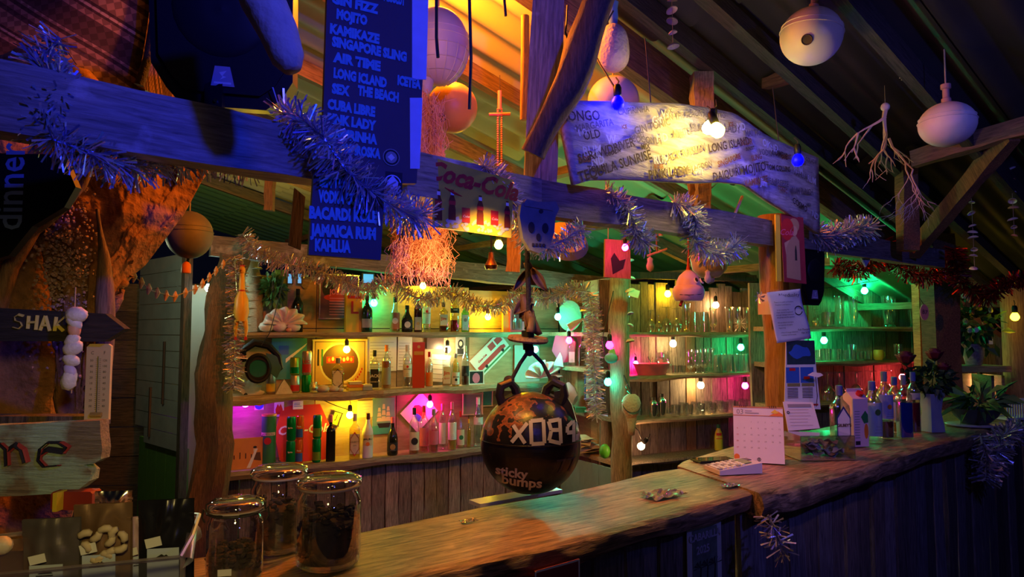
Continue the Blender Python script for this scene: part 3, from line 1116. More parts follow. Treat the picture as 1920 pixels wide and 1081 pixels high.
def bottle(x, y, z, h, w_, kind='round', gl='clear', cap=M_INK, lab=None, txt='', lq=None, fill=.5, label='', rz=0.0, tcol=None, lz=(.12, .48), deco=None, group=None, small=''):
    sq = .9 if kind in ('square',) else 0.0
    t = thing('bottle', label, 'bottle', (x, y, z), rz, group or 'bottles behind the bar')
    r = w_ / 2 * (.8 if sq else 1)
    pr = [(a * r, b_ * h) for a, b_ in PROF[kind]]
    sy = .72 if sq else 1
    B().lathe(pr, 20, sq, sy=sy).build('glass', GL[gl], t, smooth='all' if not sq else True)
    nr = pr[-1][0]
    nz = pr[-1][1]
    c0 = nz - .10 * h
    B().lathe([(nr * 1.12, c0 - nz + nz), (nr * 1.2, c0 + .01 * h), (nr * 1.2, h * .995), (nr, h), (0, h)], 12).build('cap', cap, t, smooth=True)
    if lq and LQ[lq]:
        zz = fill * h
        q = [(a * .93, max(b_, .006)) for a, b_ in pr if b_ < zz * .98]
        if q:
            rr = q[-1][0]
            q += [(rr, zz), (0, zz)]
            B().lathe(q, 16, sq, sy=sy).build('liquid', LQ[lq], t, smooth=True)
    if lab is not None or deco:
        z0, z1 = lz[0] * h, lz[1] * h
        if lab is None:
            yy, bend = -r * (sy if sq else 1) * 1.01 - .003, 0
        elif sq:
            k = r * 1.01 * sy
            B().box((0, -k - .0012, (z0 + z1) / 2), (r * 1.7, .0012, z1 - z0)).build('paper_label', lab, t)
            yy = -k - .003
            bend = 0
        else:
            B().lathe([(r * 1.015, z0), (r * 1.015, z1)], 14, a0=-PI / 2 - 1.25, a1=-PI / 2 + 1.25).build('paper_label', lab, t, smooth='all')
            yy = -r * 1.035
            bend = r * 1.03
        L = lab
        if txt:
            s = min((z1 - z0) * .4, w_ * .95 / max(len(txt), 1) * 1.45)
            bend = 0 if not bend else bend
            text(txt, s, tcol or M_INK, t, (0, yy, z0 + (z1 - z0) * .62), bold=s * .02, name='label_lettering', bend=0)
            if small:
                text(small, s * .45, tcol or M_INK, t, (0, yy, z0 + (z1 - z0) * .3), name='label_lettering')
        if not txt or deco:
            bb = B()
            for i_ in range(3):
                zz = z0 + (z1 - z0) * (.10 + i_ * .09)
                flat(rect(-r * (.45 - .1 * i_), zz, r * (.45 - .08 * i_), zz + .0016), yy - .0002, bb)
            bb.build('label_print', M_GREYP, t)
        if deco:
            deco(t, r, yy, z0, z1)
    return t


def hexa(m1, m2):
    def f(t, r, yy, z0, z1):
        k = r * 1.0
        zc = (z0 + z1) / 2
        hh = (z1 - z0) * .62
        P = [(-k * .85, zc - hh * .45), (0, zc - hh), (k * .85, zc - hh * .45), (k * .85, zc + hh * .45), (0, zc + hh), (-k * .85, zc + hh * .45)]
        flat(P, yy + .0012).build('label_border', m1, t)
        flat([(a * .86, zc + (b_ - zc) * .86) for a, b_ in P], yy + .0008).build('label_field', m2, t)
    return f


def disc(m, k=.6, dz=.0):
    def f(t, r, yy, z0, z1):
        zc = (z0 + z1) / 2 + dz
        flat(ell(0, zc, r * k, r * k * 1.05, 14), yy - .0004).build('label_emblem', m, t)
    return f


def sb(line, px, off, z, ytop, wpx, ybase=None):
    x, y, t = on(line, px, off)
    d = y / FX
    if ybase is None:
        h = zat(ytop, y) - z
    else:
        h = (ybase - ytop) * d
    return x, y, h, wpx * d / math.cos(.12)


def bot(line, px, off, z, ytop, wpx, label, **k):
    x, y, h, w_ = sb(line, px, off, z, ytop, wpx * .9)
    return bottle(x, y, z, h, w_, label=label, rz=line[2] * .45, **k)


Z1, Z2, Z3 = 1.5735, 1.1535, 0.6665
bot(WL, 559, .175, Z1, 541, 22, 'dark bottle with a dull label behind the giant clam shell', kind='round', gl='dark', cap=M_INK, lab=M_GREYP, lz=(.18, .42), deco=disc(M_PINK, .5))
bot(WL, 689, .07, Z1, 553, 22, 'dark green bottle standing right beside the green bulb', kind='wine', gl='dgreen', cap=M_INK, lab=M_GREYP, lz=(.12, .36))
bot(WL, 741, .08, Z1, 556, 20, 'flask of spiced rum with a sailor label and amber liquid on the top shelf', kind='squat', gl='clear', cap=M_INK, lab=plain('rust_label', (.45, .12, .05), .6), lz=(.08, .55), lq='amber', fill=.5, deco=disc(M_WHITE, .6), small='')
bot(WL, 764, .07, Z1, 572, 23, 'stout dark bottle with a round pale emblem between the rum flask and the red-capped bottle', kind='squat', gl='dark', cap=M_INK, deco=disc(M_WHITE, .55), lab=M_INK, lz=(.1, .45))
bot(WL, 784, .06, Z1, 556, 20, 'square brown bottle with a red cap and cream label on the top shelf', kind='square', gl='brown', cap=M_RED, lab=M_CREAM, lz=(.06, .42), deco=disc(M_GOLD, .4))
bot(WL, 800, .12, Z1, 546, 18, 'clear rum bottle with white label and red dot behind the red-capped bottle', kind='tall', gl='clear', cap=M_WHITE, lab=M_WHITE, lz=(.20, .62), txt='BACARDI', deco=disc(M_RED, .3, .03))
bot(WL, 832, .08, Z1, 566, 22, 'square whiskey bottle with a black neck and white label on the top shelf', kind='square', gl='yellow', cap=M_INK, lab=M_WHITE, lz=(.22, .58), txt='Jim', tcol=M_RED, lq='rum', fill=.2)
bot(WL, 853, .07, Z1, 548, 19, 'tall yellowish bottle a third full of red liquid on the top shelf', kind='tall', gl='yellow', cap=M_YEL, lab=M_INK, lz=(.48, .60), txt='CAM', tcol=M_WHITE, lq='red', fill=.30)
bot(WL, 872, .07, Z1, 567, 19, 'square green gin bottle with a pale portrait label on the top shelf', kind='square', gl='green', cap=M_INK, lab=M_WHITE, lz=(.06, .58), deco=disc(M_GREYP, .45, .02))
# middle shelf
bot(WL, 704, .06, Z2, 656, 24, 'square whiskey bottle with black label and white scrollwork on the middle shelf', kind='square', gl='clear', cap=M_INK, lab=M_INK, lz=(.06, .52), txt="JACK", small="DANIEL'S", tcol=M_WHITE)
bot(WL, 726, .07, Z2, 646, 19, 'clear bottle with a wooden stopper and a horse label beside the black-label whiskey', kind='round', gl='clear', cap=M_ORG, lab=M_GREYP, lz=(.10, .48), lq='amber', fill=.62)
bot(WL, 765, .06, Z2, 646, 18, 'white-labelled rum bottle standing left of the tall red box', kind='tall', gl='clear', cap=M_WHITE, lab=M_WHITE, lz=(.26, .55), txt='BACARDI', deco=disc(M_RED, .28, .03))
bot(WL, 806, .06, Z2, 659, 15, 'small bottle with a red cap and orange figure label right of the tall red box', kind='round', gl='clear', cap=M_RED, lab=M_ORG, lz=(.04, .42), lq='amber', fill=.3)
bot(WL, 838, .10, Z2, 650, 22, 'square bourbon bottle with a white label under the brightest shelf bulb', kind='square', gl='clear', cap=M_GREYP, lab=M_WHITE, lz=(.06, .50), txt='Jim', small='BEAM', tcol=M_RED, lq='amber', fill=.2)
bot(WL, 855, .06, Z2, 662, 16, 'bottle with a yellow glow, black band and pale arch label on the middle shelf', kind='round', gl='yellow', cap=M_GREYP, lab=M_WHITE, lz=(.05, .42), txt='BIGAR', deco=disc(M_INK, .35, -.01), lq='rum', fill=.1)
bot(WL, 873, .06, Z2, 648, 16, 'slim dark red liqueur bottle with pale letters beside the small magenta photo', kind='round', gl='clear', cap=M_CREAM, lab=M_INK, lz=(.24, .50), lq='rum', fill=.32)
x, y, h, w_ = sb(WL, 636, .05, Z2, 676, 28)
bottle(x, y, Z2, h * 1.1, w_, 'square', 'yellow', M_GREYP, M_WHITE, '', 'yellow', .7, 'vodka bottle with a black-edged hexagonal label before the round emblem picture', A_L * .4, lz=(.14, .62), deco=hexa(M_INK, M_WHITE))
text("GILBEY'S", .0115, M_INK, bpy.data.objects[-1] if False else COL.objects[-1], (0, -.001, 0)) if False else None
# bottom shelf
bot(WL, 625, .05, Z3, 777, 23, 'dark square bottle with a pink stopper beside the soda cans', kind='square', gl='dark', cap=M_PINK)
g1 = bot(WL, 669, .05, Z3, 775, 27, 'gin bottle with a red and yellow hexagonal label under the yellow bulb', kind='square', gl='yellow', cap=M_CREAM, lab=M_CREAM, lq='yellow', fill=.55, lz=(.12, .56), deco=hexa(M_RED, M_CREAM))
text("GILBEY'S", .017, M_INK, g1, (0, -.041, .125), name='label_lettering')
text("GIN", .014, M_INK, g1, (0, -.041, .10), name='label_lettering')
bot(WL, 693, .05, Z3, 774, 22, 'white bottle with a palm and sunset label and brown cap on the lowest shelf', kind='wine', gl='white', cap=plain('brown_cap', (.12, .04, .02), .5), lab=M_CREAM, lz=(.28, .52), txt='MALIBU', deco=disc(M_ORG, .35, -.025))
bot(WL, 739, .06, Z3, 781, 22, 'dark bottle with golden lettering before the sailing ship picture', kind='squat', gl='dark', cap=M_PINK, lab=M_INK, lz=(.12, .34), deco=disc(M_GOLD, .5))
bot(WL, 779, .04, Z3, 764, 20, 'clear tequila bottle with a round dark label left of the pink-lit rum', kind='round', gl='clear', cap=M_INK, lab=M_CREAM, lz=(.08, .48), deco=disc(M_INK, .7), lq='amber', fill=.2)
bot(WL, 797, .10, Z3, 760, 19, 'rum bottle with a captain figure label standing directly under the pink bulb', kind='round', gl='clear', cap=M_RED, lab=M_PINK, lz=(.12, .52), lq='pink', fill=.4)
bot(WL, 815, .03, Z3, 766, 19, 'pink-lit clear bottle with an embossed figure right under the pink bulb', kind='round', gl='clear', cap=M_GREYP, lab=M_PINK, lz=(.18, .5), lq='pink', fill=.5)
bot(WL, 831, .11, Z3, 756, 14, 'slim vodka bottle with a narrow white label and black band', kind='tall', gl='clear', cap=M_PINK, lab=M_WHITE, lz=(.12, .58))
bot(WL, 849, .04, Z3, 753, 18, 'clear bottle with a wide cream label and pink neck on the lowest shelf', kind='round', gl='clear', cap=M_PINK, lab=M_WHITE, lz=(.22, .58), lq='yellow', fill=.2)
bot(WL, 865, .10, Z3, 770, 15, 'short bottle with a red cap and a green badge label near the water bottle', kind='squat', gl='clear', cap=M_RED, lab=M_CREAM, lz=(.08, .5), deco=disc(M_GRNP, .6), lq='yellow', fill=.3)
bot(WL, 880, .08, Z3, 785, 9, 'slender yellow bottle next to the plastic water bottle', kind='tall', gl='yellow', cap=M_YEL, lq='yellow', fill=.6)
bot(WL, 897, .08, Z3, 744, 20, 'ribbed clear plastic water bottle at the end of the lowest shelf', kind='flare', gl='clear', cap=M_WHITE, lab=M_WHITE, lz=(.45, .6))
# corner bottles
bottle(0.475, 5.52, 1.302, .235, .07, 'square', 'clear', M_INK, M_WHITE, '', None, 0, 'clear square bottle with dark cork on the corner shelf, left one', .2)
bottle(0.55, 5.36, 1.302, .235, .07, 'square', 'clear', M_INK, None, '', 'rum', .7, 'square bottle of dark spirit with dark cork on the corner shelf', .2)
bottle(0.595, 5.20, 1.302, .19, .05, 'round', 'clear', M_RED, M_CREAM, '', 'amber', .4, 'little labelled bottle behind the tinsel drop on the corner shelf', .2)
bottle(0.555, 5.62, .662, .25, .065, 'round', 'brown', M_RED, M_RED, '', None, 0, 'brown bottle with red label behind the folded papers', .2)


# cans
def can(x, y, z, h, r, m1, m2, txt, label, rz, group, tcol=None):
    t = thing('drink_can', label, 'can', (x, y, z), rz, group)
    B().lathe([(0, 0), (r * .8, 0), (r, h * .06), (r, h * .92), (r * .86, h)], 16).build('can_body', m1, t, smooth=True)
    B().lathe([(r * .86, h), (r * .8, h * .985), (0, h * .985)], 16).build('can_lid', M_CHROME, t)
    if m2:
        B().lathe([(r * 1.012, h * .1), (r * 1.012, h * .45)], 10, a0=-2.6, a1=-.6).build('printed_band', m2, t, smooth='all')
    if txt:
        text(txt, min(.03, r * 1.9 / len(txt) * 1.3), tcol or M_WHITE, t, (0, -r * 1.05, h * .55), bold=.0006, name='can_lettering')
    return t


def canstack(line, px, off, z, tops, wpx, m1, m2, txt, lab, tcol=None, grp='stacked soda cans on the lowest shelf'):
    x, y, h, w_ = sb(line, px, off, z, tops, wpx)
    r = w_ / 2
    a = can(x, y, z, h / 2 - .001, r, m1, m2, txt, 'lower ' + lab, line[2] * .4, grp, tcol)
    can(x + .002, y, z + h / 2, h / 2 - .001, r, m1, m2, txt, 'upper ' + lab, line[2] * .2, grp, tcol)


PG = plain('can_green', (.0, .30, .06), .25, .4, .03)
PO = plain('can_orange', (.85, .16, .01), .25, .4, .03)
PY = plain('can_lime', (.25, .45, .04), .25, .4, .03)
PS = plain('can_silver', (.55, .52, .45), .25, .6, .03)
canstack(WL, 551, .05, Z3, 780, 17, PG, None, 'Sprite', 'green soda can of the stack beside the tall green tin')
canstack(WL, 567, .07, Z3, 778, 14, PO, M_BLUEP, 'Fanta', 'orange soda can of the stack between the green cans')
canstack(WL, 599, .06, Z3, 777, 16, PG, PY, '', 'green and lime can of the stack nearest the dark square bottle')
for (px, yt, m1, m2, tx, lb) in ((556, 670, PY, PG, '', 'lime green beer can stacked on a red one on the middle shelf'), (578, 655, PS, M_RED, 'LEO', 'tall silver beer can reading LEO stacked beside the lime can')):
    x, y, t = on(WL, px, .09)
    can(x, y, Z2 + .122, .122 if px == 556 else .165, .034, m1, m2, tx, lb, A_L * .5, 'beer cans on the middle shelf', M_RED)
for (px, m1, lb) in ((557, M_RED, 'red and silver can under the lime beer can'), (578, PG, 'dark green can under the tall silver can')):
    x, y, t = on(WL, px, .09)
    can(x, y, Z2, .12, .034, PS if px == 557 else m1, m1, '', lb, A_L * .5, 'beer cans on the middle shelf')
x, y, t = on(WL, 512, .09)
can(x, y, Z2, .155, .034, PS, M_YEL, '', 'silver and gold can beside the blue poster on the middle shelf', A_L * .5, 'beer cans on the middle shelf')


def boxy(name, label, cat, line, px, off, z, ytop, wpx, dep, m, rz=0.0, parts=None, group=None):
    x, y, h, w_ = sb(line, px, off, z, ytop, wpx)
    t = thing(name, label, cat, (x, y, z), line[2] + rz, group)
    B().box((0, 0, h / 2), (w_, dep, h), bev=.002).build('box_body', m, t)
    if parts:
        parts(t, w_, h, -dep / 2 - .001)
    return t


M_REDBOX = plain('red_carton', (.62, .05, .03), .5, vary=.05)


def pb(t, w_, h, y):
    flat(rect(-w_ * .4, h * .72, w_ * .4, h * .80), y).build('gold_band', M_GOLD, t)
    flat(ell(0, h * .9, .012, .012, 10), y).build('crest', M_GOLD, t)


boxy('gift_box', 'tall red gift carton with gold band standing among the middle shelf bottles', 'box', WL, 786, .06, Z2, 641, 22, .07, M_REDBOX, -.35, pb)


def pb2(t, w_, h, y):
    flat(rect(-w_ * .38, h * .06, w_ * .38, h * .94), y).build('window_pane', plain('box_window', (.25, .08, .10), .2), t)
    for k in (-.2, .15):
        B().lathe([(0, 0), (.013, 0), (.013, .08), (.005, .10), (.005, .13)], 8, c=(k * w_, y - .015, h * .1)).build('mini_bottle', GL['clear'], t)


boxy('gift_box', 'pink-framed gift box with bottles behind its window, beside the orange carton', 'box', WL, 968, .07, Z1, 557, 27, .06, plain('pink_carton', (.7, .1, .16), .5), -.3, pb2)
boxy('gift_box', 'narrow orange carton left of the pink-framed gift box', 'box', WL, 948, .11, Z1, 573, 12, .06, plain('orange_carton', (.85, .25, .03), .5), -.3)


def pb3(t, w_, h, y):
    flat(rect(-w_ * .42, h * .84, w_ * .42, h * .92), y).build('printed_panel', M_RED, t)
    text('L', .13, M_RED, t, (0, y - .001, h * .6), bold=.002)


boxy('yellow_carton', 'yellow carton with red print leaning by the framed gig poster', 'box', WL, 663, .13, Z1, 548, 30, .05, M_YEL, 0, pb3)


def tin(t, w_, h, y):
    pass


x, y, h, w_ = sb(WL, 510, .08, Z3, 776, 26)
t = thing('whiskey_tin', 'tall dark green whiskey tin with cream lettering beside the record sleeve', 'tin', (x, y, Z3), .2)
r = w_ / 2
B().lathe([(0, 0), (r, 0), (r, h), (0, h)], 20).build('tin_body', M_GRNP, t, smooth=True)
B().lathe([(r * 1.02, h * .97), (r * 1.02, h * 1.005), (0, h * 1.01)], 20).build('tin_lid', M_GOLD, t, smooth=True)
B().lathe([(r * 1.01, h * .60), (r * 1.01, h * .66)], 12, a0=-2.8, a1=-.4).build('gold_band', M_CREAM, t, smooth='all')
text('JAMESON', .018, M_INK, t, (0, -r * 1.05, h * .63), name='lettering')
flat(ell(0, h * .5, r * .5, r * .5, 14), -r * 1.03).build('crest', M_RED, t)
x, y, t_ = on(WL, 527, .04)
t = thing('spice_bottle', 'tiny clear bottle with red and white label before the tall green tin', 'bottle', (x, y, Z3), .3)
B().lathe([(0, 0), (.022, 0), (.024, .004), (.024, .035), (.012, .045), (.012, .06), (0, .06)], 12).build('glass', GL['clear'], t, smooth=True)
B().lathe([(.0246, .006), (.0246, .03)], 10, a0=-2.8, a1=-.4).build('paper_label', M_CREAM, t)


# pictures on the wall
def picture(name, label, cat, line, px, py, off, w_px, h_px, m, rot=0.0, frame=None, deco=None, tilt=0.0, group=None):
    x, y, t_ = on(line, px, off)
    d = y / FX
    cosw = 1 / abs(math.cos(line[2]) + math.sin(line[2]) * -(px - 960) / FX)
    w_, h = w_px * d * cosw, h_px * d
    t = thing(name, label, cat, (x, y, zat(py, y)), 0, group)
    t.rotation_euler = (Matrix.Rotation(line[2], 3, 'Z') @ Matrix.Rotation(rot, 3, 'Y') @ Matrix.Rotation(tilt, 3, 'X')).to_euler()
    B().box((0, 0, 0), (w_, .004, h)).build('sheet', m, t)
    if frame:
        k = .008
        for (cx, cz, sx, sz) in ((0, h / 2, w_ + 2 * k, k), (0, -h / 2, w_ + 2 * k, k), (-w_ / 2, 0, k, h), (w_ / 2, 0, k, h)):
            B().box((cx, -.003, cz), (sx, .012, sz)).build('frame', frame, t)
    if deco:
        deco(t, w_, h)
    return t


def lines(n, m, x0=-.42, x1=.42, z0=-.4, z1=.3, th=.02, seed=1):
    def f(t, w_, h):
        q = random.Random(seed)
        b = B()
        for i in range(n):
            z = (z0 + (z1 - z0) * i / max(n - 1, 1)) * h
            e = x1 - q.uniform(0, .25)
            flat(rect(x0 * w_, z, e * w_, z + th * h), -.003, b)
        b.build('printed_lines', m, t)['kind'] = 'stuff'
    return f


def d_ship(t, w_, h):
    flat(rect(-w_ / 2, -h / 2, w_ / 2, -h * .27), -.0025).build('painted_sea', M_TEAL, t)
    flat([(-w_ * .3, -h * .2), (-w_ * .2, -h * .33), (w_ * .25, -h * .33), (w_ * .32, -h * .2)], -.003).build('painted_hull', M_INK, t)
    for k, (x, s) in enumerate(((-.2, .8), (0, 1.0), (.2, .85))):
        for j in range(3):
            z = -.15 + j * .17 * s
            ww = .10 * (1.2 - j * .25)
            flat([((x - ww) * w_, z * h), ((x + ww) * w_, z * h), ((x + ww * .7) * w_, (z + .14 * s) * h), ((x - ww * .7) * w_, (z + .14 * s) * h)], -.003).build('painted_sail', M_CREAM, t)


picture('ship_picture', 'painting of a sailing ship on green sea over the dark gold-lettered bottle', 'picture', WL, 722, 779, .215, 41, 66, plain('sea_sky', (.16, .34, .36), .6, scale=30), 0, deco=d_ship)


def d_logo(t, w_, h):
    ring(0, 0, h * .40, h * .44, 28, y=-.0028).build('printed_ring', M_CREAM, t)
    flat(ell(0, 0, h * .40, h * .40, 28), -.0025).build('printed_disc', plain('brown_print', (.10, .04, .02), .6), t)
    flat(rect(-h * .3, 0, h * .3, h * .14), -.003).build('printed_banner', M_RED, t)
    for k_ in range(7):
        flat(ell(-h * .24 + k_ * h * .08, h * .07 + (k_ % 2) * h * .02, h * .03, h * .045, 7), -.0034).build('printed_shape', M_CREAM if k_ % 3 else M_ORG, t)
    for k_ in range(8):
        a_ = -1.2 + k_ * .13
        flat(ell(math.cos(a_) * h * .50, math.sin(a_) * h * .50, h * .018, h * .03, 6), -.0034).build('printed_mark', M_RED, t)
    for k_ in range(2):
        flat(rect(-w_ * .42 + k_ * w_ * .07, -h * .05, -w_ * .39 + k_ * w_ * .07, h * .3), -.0034).build('printed_bottle', M_INK if k_ == 0 else M_GRNP, t)
    for (cx, cz, sx, sz) in ((0, h * .46, w_ * .94, .004), (0, -h * .46, w_ * .94, .004), (-w_ * .46, 0, .004, h * .92), (w_ * .46, 0, .004, h * .92)):
        flat(rect(cx - sx / 2, cz - sz / 2, cx + sx / 2, cz + sz / 2), -.0028).build('printed_rule', M_INK, t)


picture('emblem_picture', 'tan picture with a round bar emblem behind the hexagon-label vodka bottle', 'picture', WL, 640, 680, .215, 100, 86, plain('tan_card', (.62, .38, .16), .6), 0, M_CREAM, d_logo)


def d_job(t, w_, h):
    flat(ell(-w_ * .3, h * .2, w_ * .15, h * .2, 12), -.0025).build('printed_figure', M_INK, t)
    flat(ell(-w_ * .1, -h * .02, w_ * .3, h * .08, 12), -.0026).build('printed_shape', M_RED, t)
    text('JOB2BE', h * .17, M_PINK, t, (0, -.0035, h * .10), bold=.002, wide=.8)
    lines(7, M_PINK, -.25, .44, -.42, -.05, .022)(t, w_, h)


picture('gig_poster', 'framed purple concert poster lettered JOB2BE on the top shelf wall', 'poster', WL, 636, 556, .20, 72, 82, plain('purple_poster', (.16, .03, .10), .5, vary=.5, scale=14), 0, M_CHROME, d_job)
picture('blue_poster', 'blue poster with pale slanting streaks behind the beer cans', 'poster', WL, 545, 672, .215, 66, 76, plain('cyan_card', (.05, .28, .42), .6), 0, deco=lambda t, w_, h: (flat([(-w_ * .1, -h * .1), (w_ * .45, h * .3), (w_ * .5, h * .38), (-w_ * .1, 0)], -.003).build('printed_streak', M_WHITE, t), flat(rect(-w_ * .3, h * .1, -w_ * .02, h * .32), -.003).build('printed_square', M_BLUEP, t)))
picture('letter_sheet', 'large white typed sheet behind the black-label whiskey', 'paper', WL, 718, 662, .215, 54, 66, M_WHITE, 0, deco=lines(9, M_GREYP, th=.012))
picture('letter_sheet', 'white typed sheet hung next to the tall red carton', 'paper', WL, 760, 662, .215, 26, 62, M_WHITE, .02, deco=lines(9, M_GREYP, th=.012, seed=3))
picture('band_photo', 'dark photo of a dim scene above the red-capped orange label bottle', 'photo', WL, 817, 642, .21, 32, 24, plain('dark_photo', (.04, .02, .02), .4, vary=.6, scale=60))
picture('portrait_photo', 'grey portrait of a long-haired person beside the brightest shelf bulb', 'photo', WL, 864, 648, .21, 18, 34, M_GREYP, 0, None, lambda t, w_, h: (flat(ell(0, h * .1, w_ * .3, h * .26, 12), -.003).build('printed_hair', M_INK, t), flat(ell(0, h * .12, w_ * .16, h * .13, 12), -.0035).build('printed_face', M_CREAM, t), flat(rect(-w_ * .35, -h * .45, w_ * .35, -h * .15), -.003).build('printed_coat', M_INK, t)))
picture('magenta_photo', 'small magenta photo standing on the middle shelf beside the slim liqueur bottle', 'photo', WL, 893, 707, .12, 27, 24, M_INK, 0, M_WHITE, lambda t, w_, h: flat(ell(0, -h * .05, w_ * .26, h * .4, 12), -.003).build('printed_figure', M_PINK, t))
picture('white_card', 'white advertising papers fanned under the brightest shelf bulb', 'paper', WL, 826, 690, .16, 36, 50, M_WHITE, .1, deco=lines(5, M_GREYP))


def d_truck(t, w_, h):
    flat(rect(-w_ * .45, -h * .25, w_ * .2, -h * .02), -.003).build('printed_truck', M_RED, t)
    flat([(w_ * .2, -h * .25), (w_ * .42, -h * .25), (w_ * .42, -h * .1), (w_ * .32, -h * .02), (w_ * .2, -h * .02)], -.003).build('printed_cab', M_RED, t)
    for x in (-.25, .3):
        flat(ell(x * w_, -h * .27, h * .08, h * .08, 12), -.004).build('printed_wheel', M_INK, t)
    for x in (.05, .27):
        flat(rect(x * w_, h * .1, (x + .18) * w_, h * .4), -.003).build('printed_panel', M_RED, t)
    text('Coca-Cola', h * .13, M_RED, t, (-w_ * .22, -.004, h * .15), shear=.3, bold=.001)
    flat(rect(-w_ / 2, -h * .42, w_ / 2, -h * .34), -.003).build('printed_road', M_GRNP, t)


picture('truck_sheet', 'tilted white card printed with a red delivery truck, over the middle shelf', 'poster', WL, 920, 664, .21, 72, 40, M_WHITE, -.72, None, d_truck)
picture('diamond_board', 'square white card hung cornerwise behind the pink bulb', 'poster', WL, 788, 772, .212, 52, 50, M_WHITE, -.75, None, lambda t, w_, h: (flat(ell(0, 0, w_ * .2, h * .32, 9), -.003).build('printed_figure', M_RED, t), flat(ell(-w_ * .15, -h * .12, w_ * .1, h * .2, 9), -.0035).build('printed_shape', M_BLUEP, t)))
picture('postcard', 'landscape postcard pinned behind the plastic water bottle', 'photo', WL, 887, 757, .212, 36, 38, plain('meadow_card', (.28, .34, .26), .6, scale=20), .02, M_CREAM)
picture('postcard', 'green postcard pinned right of the landscape one', 'photo', WL, 914, 746, .212, 18, 28, plain('teal_card', (.05, .3, .28), .6, scale=20), .03, M_CREAM)
for px, py, w1, h1, m, lb, dc in ((491, 759, 17, 17, M_BLUEP, 'round blue and red sticker near the violet bulb', 1), (528, 767, 18, 27, M_WHITE, 'white sticker with a red mountain-like shape', 2), (563, 759, 19, 15, M_WHITE, 'white sticker with two lines of print', 3)):
    t = picture('wall_sticker', lb, 'sticker', WL, px, py, .218, w1, h1, m if dc != 1 else M_WHITE)
    s = .034
    if dc == 1:
        flat(ell(0, 0, .030, .030, 18), -.003).build('printed_disc', M_BLUEP, t)
        flat(ell(0, .006, .016, .012, 12), -.004).build('printed_shape', M_RED, t)
    elif dc == 2:
        flat([(-.02, -.035), (.02, -.035), (.025, .0), (.01, .04), (0, .02), (-.01, .04), (-.025, 0)], -.003).build('printed_shape', M_RED, t)
    else:
        lines(3, M_BLUEP, -.4, .4, -.2, .25, .08)(t, .07, .05)
picture('tilted_card', 'tilted yellow card with black border beside the dark square bottle', 'sticker', WL, 634, 784, .212, 15, 24, M_YEL, .35, M_INK, lambda t, w_, h: text('J', .05, M_INK, t, (0, -.004, .01), bold=.001))
picture('yellow_note', 'pale yellow handwritten note behind the yellow bulb on the lowest shelf', 'paper', WL, 688, 766, .215, 30, 30, M_CREAM, 0, deco=lines(5, M_GREYP))


def d_cola(t, w_, h):
    text('Coca-Cola', h * .24, M_WHITE, t, (w_ * .02, -.004, h * .05), shear=.3, bold=.003, wide=.85)


x, y, t_ = on(WL, 578, .13)
t = thing('tray_sign', 'big round-cornered red soda tray leaning behind the stacked cans', 'tray', (x, y, Z3), 0)
t.rotation_euler = (-.25, 0, A_L)
B().plate([(-.17, .0), (.15, .0), (.20, .20), (.12, .40), (.07, .43), (-.15, .38), (-.2, .2)], .008).build('tray_face', M_RED, t)
text('Coca-Cola', .085, M_WHITE, t, (.0, -.006, .22), shear=.3, bold=.002)


def d_rec(t, w_, h):
    for i in range(7):
        flat(rect(-w_ * .4 + i * .018, -h * .15, -w_ * .37 + i * .018, -h * .02 + (i % 3) * .008), -.004).build('printed_figure', M_INK, t) if i % 2 == 0 else None
    flat(ell(w_ * .25, h * .1, w_ * .05, h * .1, 10), -.004).build('printed_face', M_CREAM, t)
    flat(ell(w_ * .25, h * .19, w_ * .06, h * .04, 10), -.0045).build('printed_hair', M_INK, t)
    flat([(w_ * .0, -h * .45), (w_ * .12, -h * .45), (w_ * .34, h * .15), (w_ * .26, h * .12)], -.0045).build('printed_streak', M_WHITE, t)
    flat([(w_ * .2, -h * .2), (w_ * .45, -h * .25), (w_ * .42, h * .02), (w_ * .3, h * .02)], -.004).build('printed_coat', plain('brown_print', (.1, .04, .02)), t)


picture('record_sleeve', 'orange record sleeve with tiny figures leaning at the end of the lowest shelf', 'record', WL, 470, 850, .06, 60, 58, plain('sleeve_orange', (.68, .26, .06), .3), 0, None, d_rec)
# ================================================================ glassware
def mproto(prof, seg=16, handle=None, base=None):
    b = B().lathe(prof, seg)
    return b


def P_pint(r=.042, h=.15):
    return B().lathe([(0, .004), (r * .68, .004), (r * .70, 0), (r * .72, 0), (r, h), (r * .96, h), (r * .68, .012), (0, .012)], 16).mesh('pint_glass', M_GLASS, True)


def P_wine(h=.17, r=.036):
    return B().lathe([(0, 0), (r * .95, 0), (r * .9, .003), (.005, .008), (.004, h * .42), (r * .5, h * .47), (r, h * .66), (r * .98, h * .8), (r * .8, h)], 16).mesh('wine_glass', M_GLASS, True)


def P_tall(h=.22, r=.034):
    return B().lathe([(0, 0), (r * .95, 0), (r * .9, .006), (r * .55, .02), (r * .62, h * .15), (r * .95, h * .45), (r * .9, h * .65), (r * 1.05, h), (r, h)], 16).mesh('beer_glass', M_GLASS, True)


def P_hurr(h=.20, r=.034):
    return B().lathe([(0, 0), (r * .9, 0), (r * .85, .004), (.007, .012), (.007, .035), (r * .8, .05), (r, h * .40), (r * .62, h * .66), (r * .98, h), (r * .94, h)], 16).mesh('cocktail_glass', M_GLASS, True)


def P_mug(h=.085, r=.037):
    b = B().lathe([(0, .006), (r * .9, .006), (r * .95, 0), (r, .004), (r, h), (r * .95, h), (r * .92, .012), (0, .012)], 14)
    b.tube([(r, 0, h * .8), (r + .02, 0, h * .78), (r + .027, 0, h * .5), (r + .02, 0, h * .25), (r, 0, h * .2)], .005, 6)
    return b.mesh('glass_mug', M_GLASS, True)


